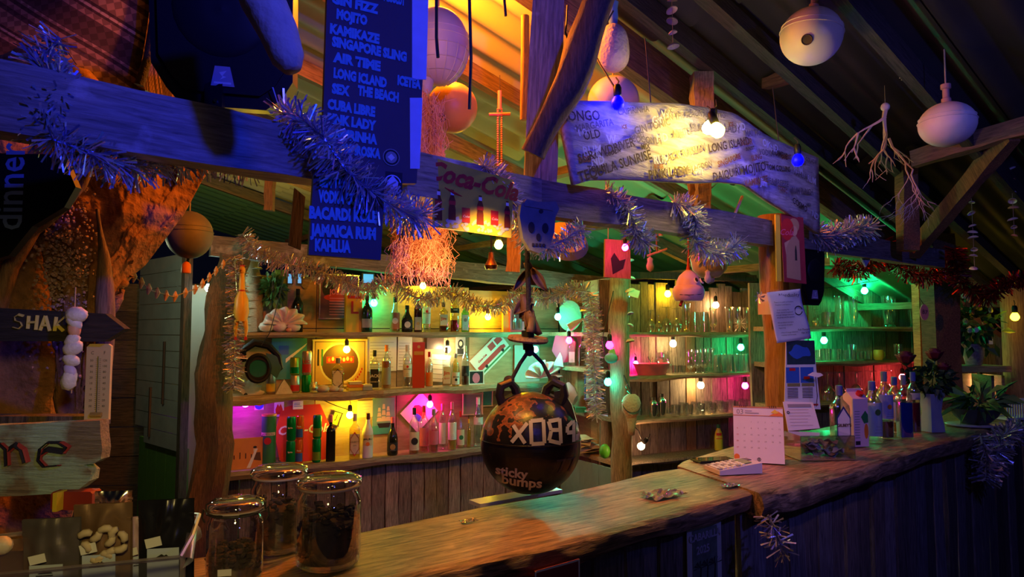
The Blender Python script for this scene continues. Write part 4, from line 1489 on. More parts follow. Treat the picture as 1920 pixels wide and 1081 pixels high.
def P_tumb(h=.085, r=.038):
    return B().lathe([(0, .004), (r * .85, .004), (r * .88, 0), (r, h), (r * .95, h), (r * .84, .012), (0, .012)], 14).mesh('tumbler', M_GLASS, True)


def P_inv(me):
    c = me.copy()
    zs = max(v.co.z for v in c.vertices)
    for v in c.vertices:
        v.co.z = zs - v.co.z
    c.flip_normals()
    return c


GLS = {'pint': P_pint(), 'wine': P_wine(), 'tall': P_tall(), 'hurr': P_hurr(), 'mug': P_mug(), 'tumb': P_tumb(), 'small': P_tumb(.065, .028)}
GLS['iwine'] = P_inv(GLS['wine'])
GLS['ipint'] = P_inv(P_pint(.040, .14))
GNAME = {'pint': 'pint_glass', 'wine': 'wine_glass', 'tall': 'beer_glass', 'hurr': 'cocktail_glass', 'mug': 'glass_mug', 'tumb': 'tumbler', 'small': 'shot_tumbler', 'iwine': 'wine_glass', 'ipint': 'pint_glass'}


def glassware(line, z, items, group):
    for (k, px, off, sc, lb) in items:
        x, y, t = on(line, px, off)
        o = link(GNAME[k], GLS[k], None, (x, y, z), (0, 0, R.uniform(0, 6.2)))
        o.scale = (sc, sc, sc)
        tag(o, lb, 'glass', group)


glassware(WR, 1.5735, [
    ('iwine', 1219, .06, .95, 'upside-down wine glass nearest the middle post, left of its smaller neighbour'),
    ('iwine', 1234, .15, .8, 'smaller upside-down wine glass second from the middle post'),
    ('iwine', 1249, .05, 1.1, 'upside-down wine glass straight below the yellow bulb'),
    ('iwine', 1268, .06, 1.05, 'upside-down wine glass just right of the yellow bulb'),
    ('tall', 1285, .09, 1.0, 'tall straight glass beside the upside-down wine glasses'),
    ('ipint', 1303, .12, 1.1, 'big clear glass under the painted purple float'),
    ('ipint', 1320, .05, 1.1, 'big clear glass right of the one under the painted purple float'),
    ('hurr', 1336, .08, .95, 'waisted cocktail glass below the warm bulb'),
    ('tall', 1366, .06, .9, 'tall glass left of the spiky urchin'),
    ('tall', 1381, .04, .9, 'tall glass in front of the spiky urchin'),
    ('tall', 1398, .06, .9, 'tall glass right of the spiky urchin'),
    ('tall', 1410, .06, .9, 'tall glass closest to the log post beside the urchin')], 'glasses on the top plank of the glass rack')
glassware(WR, 1.2575, [
    ('wine', 1236, .16, .95, 'wine glass lying behind the pink basket'),
    ('iwine', 1250, .17, 1.0, 'wine glass rising behind the pink basket under the warm bulb'),
    ('small', 1264, .07, 1.0, 'small tumbler just right of the pink basket'), ('small', 1277, .06, 1.0, 'second small tumbler right of the pink basket'),
    ('hurr', 1292, .08, .9, 'first waisted cocktail glass on the shelf with the pink basket'), ('hurr', 1304, .14, .9, 'second waisted cocktail glass, standing further back'),
    ('hurr', 1318, .08, .95, 'third waisted cocktail glass, next to the row of pint glasses'), ('hurr', 1331, .13, .95, 'fourth waisted cocktail glass, touching the row of pint glasses')], 'glasses on the plank with the pink basket')
glassware(WR, 1.2575, [('ipint', px, o_, 1.0, '%s pint glass from the stemmed glasses in the row under the green bulb' % w_) for px, o_, w_ in ((1343, .05, 'first'), (1356, .12, 'second'), (1369, .05, 'third'), (1381, .12, 'fourth'), (1393, .05, 'fifth'), (1405, .12, 'last'))], 'row of pint glasses under the green bulb')
ORD = ('first', 'second', 'third', 'fourth', 'fifth', 'sixth', 'seventh', 'eighth', 'ninth')
MUGS = ((1264, .05), (1278, .14), (1287, .05), (1301, .14), (1309, .05), (1322, .14), (1331, .05), (1344, .14), (1353, .05), (1366, .14), (1375, .05), (1388, .14), (1397, .05))
glassware(WR, .9465, [('mug', px, o_, 1.0, '%s glass mug from the cocktail shakers in the %s row of mugs' % (ORD[sum(1 for q_, r_ in MUGS if q_ < px and (r_ > .1) == (o_ > .1))], 'back' if o_ > .1 else 'front')) for px, o_ in MUGS] , 'glass mugs in the crowded row')
glassware(WX, 1.6165, [
    ('iwine', 1527, .08, .8, 'upside-down stemmed glass on the green-lit shelf edge beside the speaker'), ('mug', 1551, .08, 1.35, 'big clear jar mug on the upper green-lit shelf'),
    ('tall', 1573, .07, 1.12, 'tall waisted beer glass left of the upper green bulb'), ('tall', 1599, .09, 1.12, 'tall beer glass directly below-left of the upper green bulb'),
    ('tall', 1661, .07, 1.15, 'dark-backed tall beer glass right of the upper green bulb'), ('tall', 1669, .16, 1.15, 'tall beer glass standing behind its dark-backed neighbour'), ('tall', 1709, .07, 1.15, 'tall beer glass against the square post')], 'tall glasses on the upper green-lit shelf')
glassware(WX, 1.3465, [
    ('tumb', 1529, .09, 1.0, 'tumbler below the lower green bulb, nearest the log post'), ('tumb', 1545, .06, 1.15, 'brightest tumbler straight under the lower green bulb'),
    ('tumb', 1567, .06, 1.1, 'tumbler second right of the lower green bulb'), ('tumb', 1580, .12, .95, 'tumbler half hidden behind the tall tumbler'),
    ('pint', 1594, .06, .85, 'taller tumbler between the low glasses on the second green shelf'), ('small', 1610, .06, 1.1, 'low tumbler left of the yellow mug'), ('small', 1623, .10, 1.1, 'low tumbler just beside the yellow mug'),
    ('pint', 1679, .06, .85, 'single pint glass right of the yellow mug')], 'tumblers on the lower green-lit shelf')
glassware(WX, 1.032, [('iwine', px, .08, 1.35, lb) for px, lb in ((1547, 'stemmed glass in the shade behind the gin bottle'), (1568, 'stemmed glass behind the juice carton'), (1600, 'stemmed glass turned over behind the counter bottles'), (1628, 'stemmed glass near the red bulb, left one'), (1655, 'stemmed glass just left of the red bulb'))], 'stemmed glasses on the shadowy shelf')
# yellow mug
x, y, t_ = on(WX, 1643, .06)
t = thing('mug', 'small yellow ceramic mug on the lower green-lit shelf', 'mug', (x, y, 1.3465), .3)
my = plain('yellow_glaze', (.78, .62, .12), .3, vary=.04)
B().lathe([(0, 0), (.028, 0), (.040, .02), (.040, .065), (.034, .082), (.031, .08), (.036, .06), (.036, .01), (0, .008)], 18).build('body', my, t, smooth=True)
B().tube([(.038, 0, .065), (.06, 0, .062), (.064, 0, .04), (.055, 0, .022), (.038, 0, .02)], .006, 8).build('handle', my, t, smooth=True)
# urchin
x, y, t_ = on(WR, 1388, .10)
b = B().ball((0, 0, 0), .030, 12, 8)
for i in range(70):
    d = Vector((R.gauss(0, 1), R.gauss(0, 1), R.gauss(0, 1))).normalized()
    b.tube([d * .03, d * .068], [.004, .001], 4, False)
tag(b.build('urchin', M_SHELLW, None, (x, y, 1.64)), 'spiky cream urchin shell among the tall glasses', 'shell')
# pink basket
x, y, t_ = on(WR, 1220, .10)
t = thing('basket', 'translucent pink plastic basket under the warm bulb on the glass rack', 'basket', (x, y, 1.2575), A_R)
mp = glass('pink_plastic', (1, .35, .5), .55, .3)
mp = plain('pink_plastic_solid', (.85, .12, .22), .35)
B().lathe([(0, .003), (.115, .003), (.15, .085), (.158, .085), (.158, .078), (.15, .075), (.118, 0), (0, 0)], 28, 0, sy=.62).build('bowl', mp, t, smooth=True)
for k, (dx, a) in enumerate(((-.07, .5), (-.03, -.4), (.0, .3))):
    tag(B().tube([(0, 0, -.02), (math.sin(a) * .05, 0, .05), (math.sin(a) * .08, 0, .09)], .004, 6).build('tongs', M_CHROME, None, (x + dx * .9 + .03, y + dx * .4, 1.30)), ('steel tongs standing in the pink basket, leftmost', 'bent steel handle crossing in the pink basket', 'steel handle at the basket middle')[k], 'utensil')
# shakers
for px, off, h, lb in ((1221, .07, .15, 'shorter steel cocktail shaker beside the hanging strainer'), (1229, .15, .11, 'steel jigger cup behind the shakers'), (1237, .08, .17, 'taller steel cocktail shaker left of the glass mugs')):
    x, y, t_ = on(WR, px, off)
    t = thing('cocktail_shaker', lb, 'shaker', (x, y, .9465), 0, 'shakers on the mug plank')
    B().lathe([(0, 0), (.028, 0), (.036, h * .62), (.036, h * .64)], 18).build('cup', M_CHROME, t, smooth=True)
    B().lathe([(.037, h * .63), (.034, h * .72), (.020, h * .84), (.018, h * .86)], 18).build('shoulder', M_CHROME, t, smooth=True)
    B().lathe([(.019, h * .86), (.019, h), (0, h)], 14).build('cap', M_CHROME, t, smooth=True)
# detergent bottle
x, y, t_ = on(WR, 1342, .10)
t = thing('soap_bottle', 'yellow-green dish soap bottle alone on the lowest plank of the glass rack', 'bottle', (x, y, .652), 0)
B().lathe([(0, 0), (.030, 0), (.033, .01), (.033, .10), (.026, .14), (.014, .165), (.012, .175)], 16, sy=.7).build('bottle_body', plain('soap_yellow', (.65, .62, .05), .3), t, smooth=True)
B().lathe([(.013, .172), (.015, .176), (.013, .20), (0, .20)], 12).build('cap', M_GRNP, t, smooth=True)
B().lathe([(.0335, .09), (.0275, .135)], 8, sy=.7, a0=-2.4, a1=-.7).build('paper_label', M_RED, t, smooth='all')

# ================================================================ shells, ornaments on the liquor shelves
def fan_shell(r, m, parent=None, name='shell', loc=(0, 0, 0), rot=(0, 0, 0), ribs=9, deep=.35):
    def fn(u, v):
        a = (u - .5) * 2.7
        k = 1 + .10 * math.cos(u * ribs * 2 * PI)
        rr = r * v * k
        return (rr * math.sin(a), -deep * r * math.sin(v * PI * .55) * (1 + .08 * math.cos(u * ribs * 2 * PI)), rr * math.cos(a) - r * .4)
    return B().grid(fn, 36, 5, r * .05).build(name, m, parent, loc, rot, smooth='all')


x, y, t_ = on(WL, 533, .07)
t = thing('giant_clam', 'large wavy giant clam shell on top of round shells on the top shelf', 'shell', (x, y, Z1 + .055), A_L)


def clam(u, v, s=1.0, r=.135):
    a = (u - .5) * PI * .98
    w_ = 1 + .05 * math.cos(u * 12 * PI) * v
    return (r * v * w_ * math.sin(a) * 1.05, -.05 * math.sin(v * 2.2) - .026 * math.cos(u * 12 * PI) * v ** .7, r * .85 * v * w_ * math.cos(a))


B().grid(lambda u, v: clam(u, v), 44, 6, .008).build('upper_valve', M_SHELLW, t, smooth='all')
B().grid(lambda u, v: (clam(u, v)[0] * .9, .05 + clam(u, v)[1] * -.6, clam(u, v)[2] * .8), 44, 6, .008).build('lower_valve', M_SHELLW, t, smooth='all')
for px, r, lb, m in ((501, .045, 'round ribbed shell under the left of the giant clam', M_SHELLW), (525, .046, 'round smooth shell in front of the giant clam', M_SHELLW), (552, .044, 'round ribbed shell under the right of the giant clam', M_SHELLW), (543, .018, 'small orange shell between the round shells', M_SHELLO)):
    x, y, t_ = on(WL, px, .03 if r < .03 else .06)
    b = B().ball((0, 0, r * .82), r, 18, 10, 1.1, 1, .82)
    for k, v in enumerate(b.v):
        a = math.atan2(v[2] - r * .8, v[0])
        s = 1 + .05 * math.cos(a * 12)
        b.v[k] = (v[0] * s, v[1] * s, v[2])
    tag(b.build('shell', m, None, (x, y, Z1), smooth='all'), lb, 'shell', 'shells on the top shelf')
# driftwood bits and shells on the middle shelf
for i, (px, py, r, k, lb) in enumerate(((537, 0, .05, 'cone', 'pale triangular stone with scratched pattern before the beer cans'), (608, 0, .035, 'lump', 'brown ragged shell before the round emblem picture'), (628, 0, .03, 'lump', 'round grey shell below the vodka bottle'), (592, 0, .032, 'jar', 'small glass jar beside the beer cans'), (641, 0, .02, 'lump', 'little pebble shell right of the round grey shell'))):
    x, y, t_ = on(WL, px, .02)
    if k == 'cone':
        o = B().plate([(-.06, 0), (.055, 0), (.03, .05), (-.005, .10), (-.03, .06)], .03).build('stone', M_SHELLW, None, (x, y, Z2), (0, 0, A_L))
    elif k == 'jar':
        o = B().lathe([(0, 0), (.03, 0), (.032, .05), (.024, .06), (.024, .075), (0, .075)], 14).build('small_jar', GL['clear'], None, (x, y, Z2), smooth=True)
    else:
        o = B().ball((0, 0, r * .7), r, 14, 8, 1.3, 1, .75, wob=.10).build('shell', M_SHELLW, None, (x, y, Z2), smooth='all')
    tag(o, lb, 'ornament', 'small finds on the middle shelf')
# matchbook / box stack under the vodka
x, y, t_ = on(WL, 668, .05)
for i, (m, lb) in enumerate(((M_YEL, 'lowest yellow booklet of the little stack on the middle shelf'), (M_ORG, 'orange booklet in the middle of the little stack'), (M_CREAM, 'cream booklet on top of the little stack'))):
    tag(B().box((0, 0, .011 + i * .022), (.11 - i * .01, .07, .02), bev=.002).build('booklet', m, None, (x, y, Z2), (0, 0, A_L - .05 * i)), lb, 'booklet', 'booklets on the middle shelf')
x, y, t_ = on(WL, 690, .03)
t = thing('matchbox', 'grey matchbox pile end beside the black-label whiskey', 'box', (x, y, Z2), A_L)
B().box((0, 0, .014), (.07, .05, .026)).build('box_sleeve', M_GREYP, t)
B().box((0, -.002, .036), (.065, .05, .014)).build('box_tray', M_CREAM, t)
# diving mask hanging at the left of the middle shelf
x, y, t_ = on(WL, 487, -.04)
t = thing('diving_mask', 'black diving mask with a blue-green lens hanging on a cable over the middle shelf', 'mask', (x, y, zat(690, y)), A_L)
ring(0, 0, .058, .085, 24, y=-.02).build('mask_rim', M_BLACK, t)
B().tube([(.07 * math.cos(a), -.01, .085 * math.sin(a)) for a in [k * PI / 12 for k in range(25)]], .016, 8, False).build('mask_skirt', M_BLACK, t, smooth=True)
flat(ell(.0, 0, .066, .08, 22), -.012).build('lens', plain('mask_lens', (.02, .16, .16), .08, spec=.9), t)
B().tube([(-.09, 0, .05), (-.10, -.02, .12), (-.03, -.02, .17), (.06, -.01, .15), (.13, 0, .08), (.15, 0, .0), (.10, .01, -.05)], [.02, .026, .028, .026, .02, .016, .012], 8).build('strap', M_BLACK, t, smooth=True)
B().plate([(.05, .10), (.12, .08), (.15, .0), (.12, -.07), (.07, -.02)], .03).build('side_piece', plain('mask_green', (.03, .12, .10), .4), t)
cable([at(537, 500, 4.5), at(515, 590, 4.48), at(505, 625, 4.46), at(490, 648, 4.46)], 'black cable carrying the diving mask over the shelves')
x, y, t_ = on(WL, 470, .09)
fan_shell(.11, M_SHELLW, None, 'coral_fan', (x, y, zat(730, y)), (0, .4, A_L), 7, .3)
tag(COL.objects[-1], 'ragged pale coral piece under the hanging diving mask', 'coral')
# rubber chicken
x, y = at(453, 560, 4.02).x, 4.02
t = thing('rubber_chicken', 'yellow-orange rubber chicken hanging by the crooked post', 'toy', (x, y, zat(570, y)), .2)
MC = plain('rubber_yellow', (.85, .48, .06), .4, vary=.06)
B().tube([(0, 0, .20), (.0, 0, .14), (.0, 0, .08), (0, 0, .03), (0, 0, -.05), (0, 0, -.10)], [.012, .016, .018, .038, .044, .03], 12).build('body', MC, t, smooth=True)
for s in (-1, 1):
    B().tube([(s * .02, 0, -.09), (s * .03, 0, -.14), (s * .028, 0, -.19)], [.016, .012, .006], 8).build('leg', MC, t, smooth=True)
    B().plate([(s * .028 - .010, -.21), (s * .028 + .010, -.21), (s * .028 + .004, -.185), (s * .028 - .004, -.185)], .006).build('foot', M_RED, t)
B().ball((0, -.002, .20), .019, 10, 8, 1, 1, 1.3).build('head', MC, t, smooth='all')
B().tube([(0, -.01, .205), (.0, -.035, .20)], [.008, .002], 6).build('beak', M_ORG, t)
B().plate([(-.012, .215), (.012, .215), (.012, .235), (.004, .226), (0, .238), (-.005, .226), (-.012, .235)], .004).build('comb', M_RED, t)
B().lathe([(.020, .075), (.020, .085)], 10).build('collar', M_RED, t)
B().tube([(0, 0, .235), (0, 0, .34)], .0015, 4).build('string', M_TWINE, t)
# palm trunk stub, plants and green panel behind
log('palm_trunk', [at(478, 622, 4.75), at(476, 560, 4.75), at(470, 470, 4.75)], [.065, .06, .045], wood('palm_bark', (.16, .12, .07), (.42, .34, .2), 0, 4), wob=.01)
o = tag(COL.objects[-1], 'ringed palm trunk rising from the top shelf beside the rubber chicken', 'trunk')
for k in range(9):
    zz = zat(610 - k * 15, 4.75)
    B().lathe([(.058 - k * .002, 0), (.066 - k * .002, .008), (.056 - k * .002, .016)], 14).build('bark_ring', wood('palm_bark', (.16, .12, .07), (.42, .34, .2), 0, 4), o, (at(477, 560, 4.75).x, 4.75, zz))


def leafcloud(name, label, cat, c, r, n, m, l=.05, w_=.02, seed=1, flatk=.5, kind=None, stems=True, rz=(1, 1, 1)):
    q = random.Random(seed)
    t = thing(name, label, cat, c)
    b = B()
    for i in range(n):
        d = Vector((q.gauss(0, 1), q.gauss(0, 1), q.gauss(0, 1))).normalized() * r * q.uniform(.35, 1)
        d = Vector((d.x * rz[0], d.y * rz[1], d.z * rz[2]))
        o = d.normalized()
        o = (o + Vector((q.uniform(-.6, .6), q.uniform(-.6, .6), q.uniform(-.6, .6)))).normalized()
        s = o.orthogonal().normalized()
        s = (Matrix.Rotation(q.uniform(0, 6.3), 3, o) @ s)
        ll = l * q.uniform(.6, 1.2)
        b.add([d, d + o * ll * .5 + s * w_, d + o * ll - Vector((0, 0, ll * .2)), d + o * ll * .5 - s * w_], [(0, 1, 2, 3)])
    b.build('leaves', m, t)['kind'] = 'stuff'
    return t, q


M_LEAF = plain('leaf_green', (.06, .16, .04), .5, vary=.3)
M_LEAFD = plain('leaf_dark', (.02, .06, .02), .45, vary=.3)
t, q = leafcloud('pot_plant', 'bushy dark green plant behind the giant clam shell', 'plant', at(512, 540, 4.76), .08, 150, M_LEAF, .07, .018, 4, rz=(.8, .5, 1.2))
B().tube([(0, 0, -.12), (0, 0, .05)], .008, 6).build('stem', W_LOGD, t)
x, y, t_ = on(WL, 527, .21)
tag(B().box((0, 0, 0), (.09, .012, .30), bev=.003).build('painted_sheet', plain('lime_paint', (.18, .30, .04), .7), None, (x, y, zat(545, y)), (0, 0, A_L)), 'rough lime green painted panel behind the dark bottle', 'panel')
for px, w1, lb in ((543, 10, 'narrow blue-lit window pane left of the speaker-shaped block'), (561, 9, 'second narrow blue-lit window pane behind the cable'), (690, 22, 'blue-lit gap pane above the green bulb')):
    x, y, t_ = on(WL, px, .20)
    s = struct('window_%d' % {543: 1, 561: 2, 690: 3}[px], (x, y, zat(522, y)), A_L)
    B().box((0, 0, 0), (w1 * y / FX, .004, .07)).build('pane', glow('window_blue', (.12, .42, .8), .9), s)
    for sx in (-1, 1):
        B().box((sx * w1 * y / FX / 2, -.004, 0), (.008, .014, .08)).build('frame', W_DARK, s)
    for sz in (-1, 1):
        B().box((0, -.004, sz * .038), (w1 * y / FX, .014, .008)).build('frame', W_DARK, s)
# corner ornaments
x = 0.42
t = thing('round_coral', 'pale round fan coral standing in the corner above the cyan bulb', 'coral', (.47, 5.55, 1.575), -.4)
B().plate(ell(0, .13, .10, .125, 22), .02).build('fan', plain('coral_green', (.24, .27, .16), .8, bump=.8, scale=30), t)
B().tube([(0, 0, 0), (0, 0, .03)], [.03, .02], 8).build('foot', M_SHELLW, t)
tag(B().tube([(-.06, 0, .0), (-.02, 0, .05), (.03, 0, .10)], [.035, .025, .006], 8).build('shell', M_SHELLW, None, (.50, 5.35, 1.59), (0, .3, 0)), 'pointed pale shell leaning before the round fan coral', 'shell')
tag(B().box((0, 0, .02), (.07, .05, .04), bev=.004).build('yellow_block', M_YEL, None, (.60, 5.18, 1.575)), 'small yellow block beside the branching white coral', 'block')
t = thing('branch_coral', 'white branching coral behind the tinsel drop on the top corner shelf', 'coral', (.63, 5.10, 1.575), 0)
b = B()
for i in range(26):
    a = R.uniform(0, 6.3)
    p0 = Vector((R.uniform(-.06, .06), R.uniform(-.02, .02), R.uniform(0, .16)))
    b.tube([p0, p0 + Vector((math.cos(a) * .04, .0, math.sin(a) * .03 + .03)), p0 + Vector((math.cos(a) * .06, .01, math.sin(a) * .05 + .06))], [.009, .007, .003], 5)
b.build('branches', M_SHELLW, t)['kind'] = 'stuff'
B().ball((0, 0, .03), .06, 10, 6, 1.2, .8, .6, wob=.1).build('base', M_SHELLW, t)
t = thing('clam_shell', 'open white ruffled clam shell lit cyan behind the float rope', 'shell', (.23, 5.52, 1.21), A_L)
B().grid(lambda u, v: clam(u, v, r=.16), 44, 6, .008).build('upper_valve', M_SHELLW, t, smooth='all')
x, y, t_ = on(WL, 990, .16)
picture('pale_sheet', 'pale panel glowing cyan between liquor wall and corner shelves', 'panel', WL, 988, 685, .18, 46, 76, plain('cyan_white', (.42, .62, .62), .6), 0)
tag(B().plate([(-.02, -.12), (.10, -.10), (.12, .05), (.05, .14), (-.06, .10), (-.09, -.02)], .02).build('guitar_shape', plain('magenta_paint', (.6, .04, .18), .5), None, (.41, 5.58, 1.44), (0, 0, -.5)), 'magenta rounded shape behind the dark-corked bottles', 'ornament')
tag(B().plate([(-.045, 0), (.045, 0), (.02, .08), (.0, .11)], .006).build('card_sail', M_WHITE, None, (.37, 5.50, 1.302), (0, .15, -.3)), 'white pointed card left of the dark-corked bottles', 'ornament')
t = thing('white_bowl', 'white bowl tipped on its side on the lower corner shelf', 'bowl', (.46, 5.42, 1.06), 0, rot=(0, -1.2, -.5))
B().lathe([(0, -.05), (.04, -.05), (.085, .0), (.105, .06), (.10, .06), (.08, .005), (.0, -.042)], 24).build('bowl_body', plain('white_glaze', (.8, .8, .78), .25), t, smooth=True)
picture('corner_picture', 'small framed picture on the corner wall behind the tinsel drop', 'picture', (0.46, 5.62, CS[2]), 1108, 725, .0, 22, 50, M_GREYP, 0, M_BLUEP)
tag(B().box((0, 0, .02), (.08, .05, .04), bev=.004).build('green_block', plain('green_block', (.02, .35, .2), .5), None, (.52, 5.22, .967)), 'green block on the lower corner shelf', 'block')
x = .56
for i in range(7):
    b = B().grid(lambda u, v, i=i: ((u - .5) * .20, (v - .5) * .14, .012 * math.sin(u * 7 + i) * math.sin(v * 5 + i * 2) + .01), 6, 5, .002)
    tag(b.build('folded_paper', M_WHITE if i % 2 else M_CREAM, None, (.55 + R.uniform(-.04, .04), 5.25 + R.uniform(-.08, .08), .675 + i * .016), (R.uniform(-.15, .15), R.uniform(-.15, .15), R.uniform(0, 3))), ('lowest', 'second lowest', 'third from the bottom', 'middle', 'third from the top', 'second highest', 'topmost')[i] + ' crumpled sheet in the paper heap on the lowest corner shelf', 'paper', 'crumpled papers on the lowest corner shelf')
tag(B().ball((0, 0, .055), .04, 14, 10, 1, 1, 1.3).build('lime', plain('lime_skin', (.08, .45, .03), .35), None, (.67, 4.99, .662), smooth='all'), 'green round fruit at the end of the lowest corner shelf', 'fruit')
tag(B().tube([(0, 0, 0), (.0, 0, .09), (.02, 0, .12)], [.04, .05, .03], 10).build('white_bag', M_SHELLW, None, (0.05, 5.42, .02 + 1.152)), 'pale bag on the middle shelf behind the float', 'bag') if False else None
# narrow hanging picture board with pink bulb in front
t = thing('hanging_board', 'narrow wooden board with a dark painted bird, lit by the pink bulb', 'board', at(1157, 485, 3.45), .35)
B().plate([(-.075, -.095), (.075, -.10), (.073, .095), (-.07, .098)], .012).build('board_panel', wood('brown_board', (.2, .1, .06), (.42, .24, .15), 2, 3), t)
flat([(-.03, -.08), (.03, -.05), (.045, .0), (.01, -.01), (-.02, .03), (-.04, .0)], -.008).build('painted_bird', M_INK, t)
for s in (-1, 1):
    B().tube([(s * .05, 0, .09), (s * .05, 0, .20)], .002, 4).build('string', M_TWINE, t)

# ================================================================ tinsel
FB = foil('blue_silver_foil', [(.6, .65, .95), (.8, .85, .95), (.4, .45, .95), (.9, .92, .95), (.25, .28, .5), (.6, .9, .92), (.85, .86, .9)])
FP = foil('rose_gold_foil', [(.85, .55, .5), (.8, .65, .6), (.6, .45, .6), (.9, .75, .5), (.55, .4, .75), (.35, .25, .3)])
FR = foil('red_foil', [(.25, .01, .015), (.42, .02, .02), (.10, .005, .01), (.30, .01, .03)])
FS = foil('silver_foil', [(.6, .6, .65), (.8, .8, .85), (.3, .3, .4), (.5, .5, .8)])


def tinsel(pts, r, m, label, dens=1500, w_=.0016, group='tinsel garlands', sag=0.0, name='tinsel_garland', seed=0):
    q = random.Random(seed + 99)
    P = [Vector(p) for p in pts]
    t = thing(name, label, 'garland', P[0], 0, group)
    P = [p - P[0] for p in P]
    path = []
    for i in range(len(P) - 1):
        for k in range(6):
            f = k / 6
            c = P[i].lerp(P[i + 1], f)
            c.z -= sag * 4 * f * (1 - f)
            path.append(c)
    path.append(P[-1])
    B().tube(path, .0035, 5).build('cord', m, t)
    b = B()
    for i in range(len(path) - 1):
        a, c = path[i], path[i + 1]
        L = (c - a).length
        if L < 1e-6:
            continue
        d = (c - a).normalized()
        for k in range(max(1, int(L * dens * 1.4))):
            o = a.lerp(c, q.random())
            n = d.orthogonal().normalized()
            n = Matrix.Rotation(q.uniform(0, 6.283), 3, d) @ n
            n = (n + d * q.uniform(-.5, .5)).normalized()
            s = n.orthogonal().normalized()
            s = Matrix.Rotation(q.uniform(0, 6.283), 3, n) @ s
            l = r * 1.3 * q.uniform(.55, 1.15)
            ww = w_ * q.uniform(.7, 1.4)
            e = o + n * l + Vector((0, 0, -l * .12))
            b.add([o - s * ww * .5, o + s * ww * .5, e + s * ww, e - s * ww], [(0, 1, 2, 3)])
    b.build('foil_strips', m, t)['kind'] = 'stuff'
    return t


tinsel([at(110, 70, 1.12), at(70, 120, 1.1), at(118, 165, 1.08), at(62, 215, 1.06), at(100, 262, 1.06), at(165, 285, 1.1), at(240, 312, 1.2), at(330, 300, 1.3), at(395, 290, 1.35), at(468, 308, 1.4)], .034, FB, 'big blue and silver tinsel garland bunched at the near end of the beam', 1700, seed=1)
tinsel([at(525, 210, 1.37), at(565, 222, 1.35), at(610, 262, 1.33), at(650, 320, 1.35), at(700, 362, 1.40), at(750, 395, 1.46), at(800, 405, 1.54)], .040, FB, 'silver tinsel garland slanting across the blue cocktail boards', 1900, seed=2)
tinsel([at(905, 310, 1.75), at(935, 330, 1.80), at(950, 365, 1.84), at(968, 405, 1.90), at(990, 450, 1.95), at(1030, 465, 2.0), at(1075, 440, 2.02), at(1095, 425, 2.04)], .036, FB, 'tinsel looping from the red script tin sign round the king post foot', 1700, seed=3)
tinsel([at(1128, 360, 2.15), at(1165, 375, 2.16), at(1185, 405, 2.18), at(1190, 440, 2.2), at(1215, 455, 2.24), at(1190, 425, 2.2)], .036, FB, 'tinsel drop over the beam below the wooden sign, nearer one', 1700, seed=4)
tinsel([at(1262, 380, 2.35), at(1295, 388, 2.38), at(1305, 420, 2.4), at(1300, 450, 2.42), at(1330, 472, 2.48), at(1365, 470, 2.55), at(1385, 455, 2.6)], .042, FB, 'tinsel drop over the beam behind the painted purple float', 1700, seed=5)
tinsel([at(1515, 430, 3.0), at(1545, 450, 3.05), at(1560, 440, 3.1), at(1600, 430, 3.2), at(1632, 425, 3.3)], .055, FB, 'blue-lit tinsel tuft right of the log post on the beam', 1700, .0022, seed=6)
tinsel([at(455, 438, 4.35), at(480, 470, 4.38), at(530, 492, 4.42), at(600, 508, 4.5), at(650, 528, 4.56), at(690, 548, 4.62), at(730, 520, 4.7), at(765, 552, 4.8), at(800, 562, 4.85), at(850, 545, 4.95), at(885, 570, 5.0), at(935, 578, 5.1), at(975, 548, 5.15), at(1020, 560, 5.2), at(1075, 540, 5.0), at(1100, 545, 4.9)], .058, FP, 'long rose-gold tinsel garland swagged under the header of the liquor wall', 900, .003, seed=7)
tinsel([at(440, 480, 4.08), at(445, 560, 4.05), at(440, 640, 4.03), at(438, 730, 4.03)], .05, FP, 'rose-gold tinsel hanging down the crooked post', 900, .003, seed=8)
tinsel([at(1103, 548, 4.85), at(1112, 600, 4.85), at(1112, 680, 4.85), at(1118, 780, 4.85)], .058, FP, 'rose-gold tinsel hanging straight down before the corner shelves', 1000, .003, seed=9)
tinsel([at(1565, 495, 4.0), at(1610, 510, 4.0), at(1660, 480, 4.0), at(1655, 450, 4.0), at(1690, 505, 4.0), at(1740, 520, 4.02), at(1785, 500, 4.02), at(1790, 465, 4.0), at(1800, 530, 4.0), at(1850, 560, 4.0), at(1885, 530, 3.9), at(1930, 520, 3.8)], .05, FR, 'dark red tinsel garland looped around the square post at the far end', 1100, .003, seed=10)
tinsel([at(1440, 965, 1.98), at(1455, 1000, 1.98), at(1468, 1040, 1.98)], .035, FS, 'silver tinsel hanging below the seam of the counter slabs', 700, .002, seed=11)
tinsel([at(1838, 815, 3.2), at(1850, 850, 3.2), at(1848, 900, 3.2), at(1865, 860, 3.22), at(1880, 815, 3.3), at(1920, 800, 3.5)], .05, FS, 'silver tinsel draped over the far counter edge', 900, .003, seed=12)
# ================================================================ cocktail boards on the beam
def beamloc(px, py, off):
    x, y, t = on(BEAM, px, off)
    return Vector((x, y, zat(py, y)))


def pxpoly(P, Y0, rz, c, k=1.0):
    """local x,z outline of pixel points on an upright plane through c turned by rz"""
    out = []
    for px, py in P:
        x, y, t = on((c[0], c[1], rz), px, 0)
        out.append((t, zat(py, y) - c[2]))
    return out


M_BOARD = plain('navy_board', (.07, .05, .075), .7, vary=.12, scale=8)
M_PAINT = plain('faded_blue_white_paint', (.12, .40, .62), .7, vary=.25, scale=60)
M_PATCH = plain('pale_paint_patch', (.62, .66, .95), .7, vary=.15, scale=25)


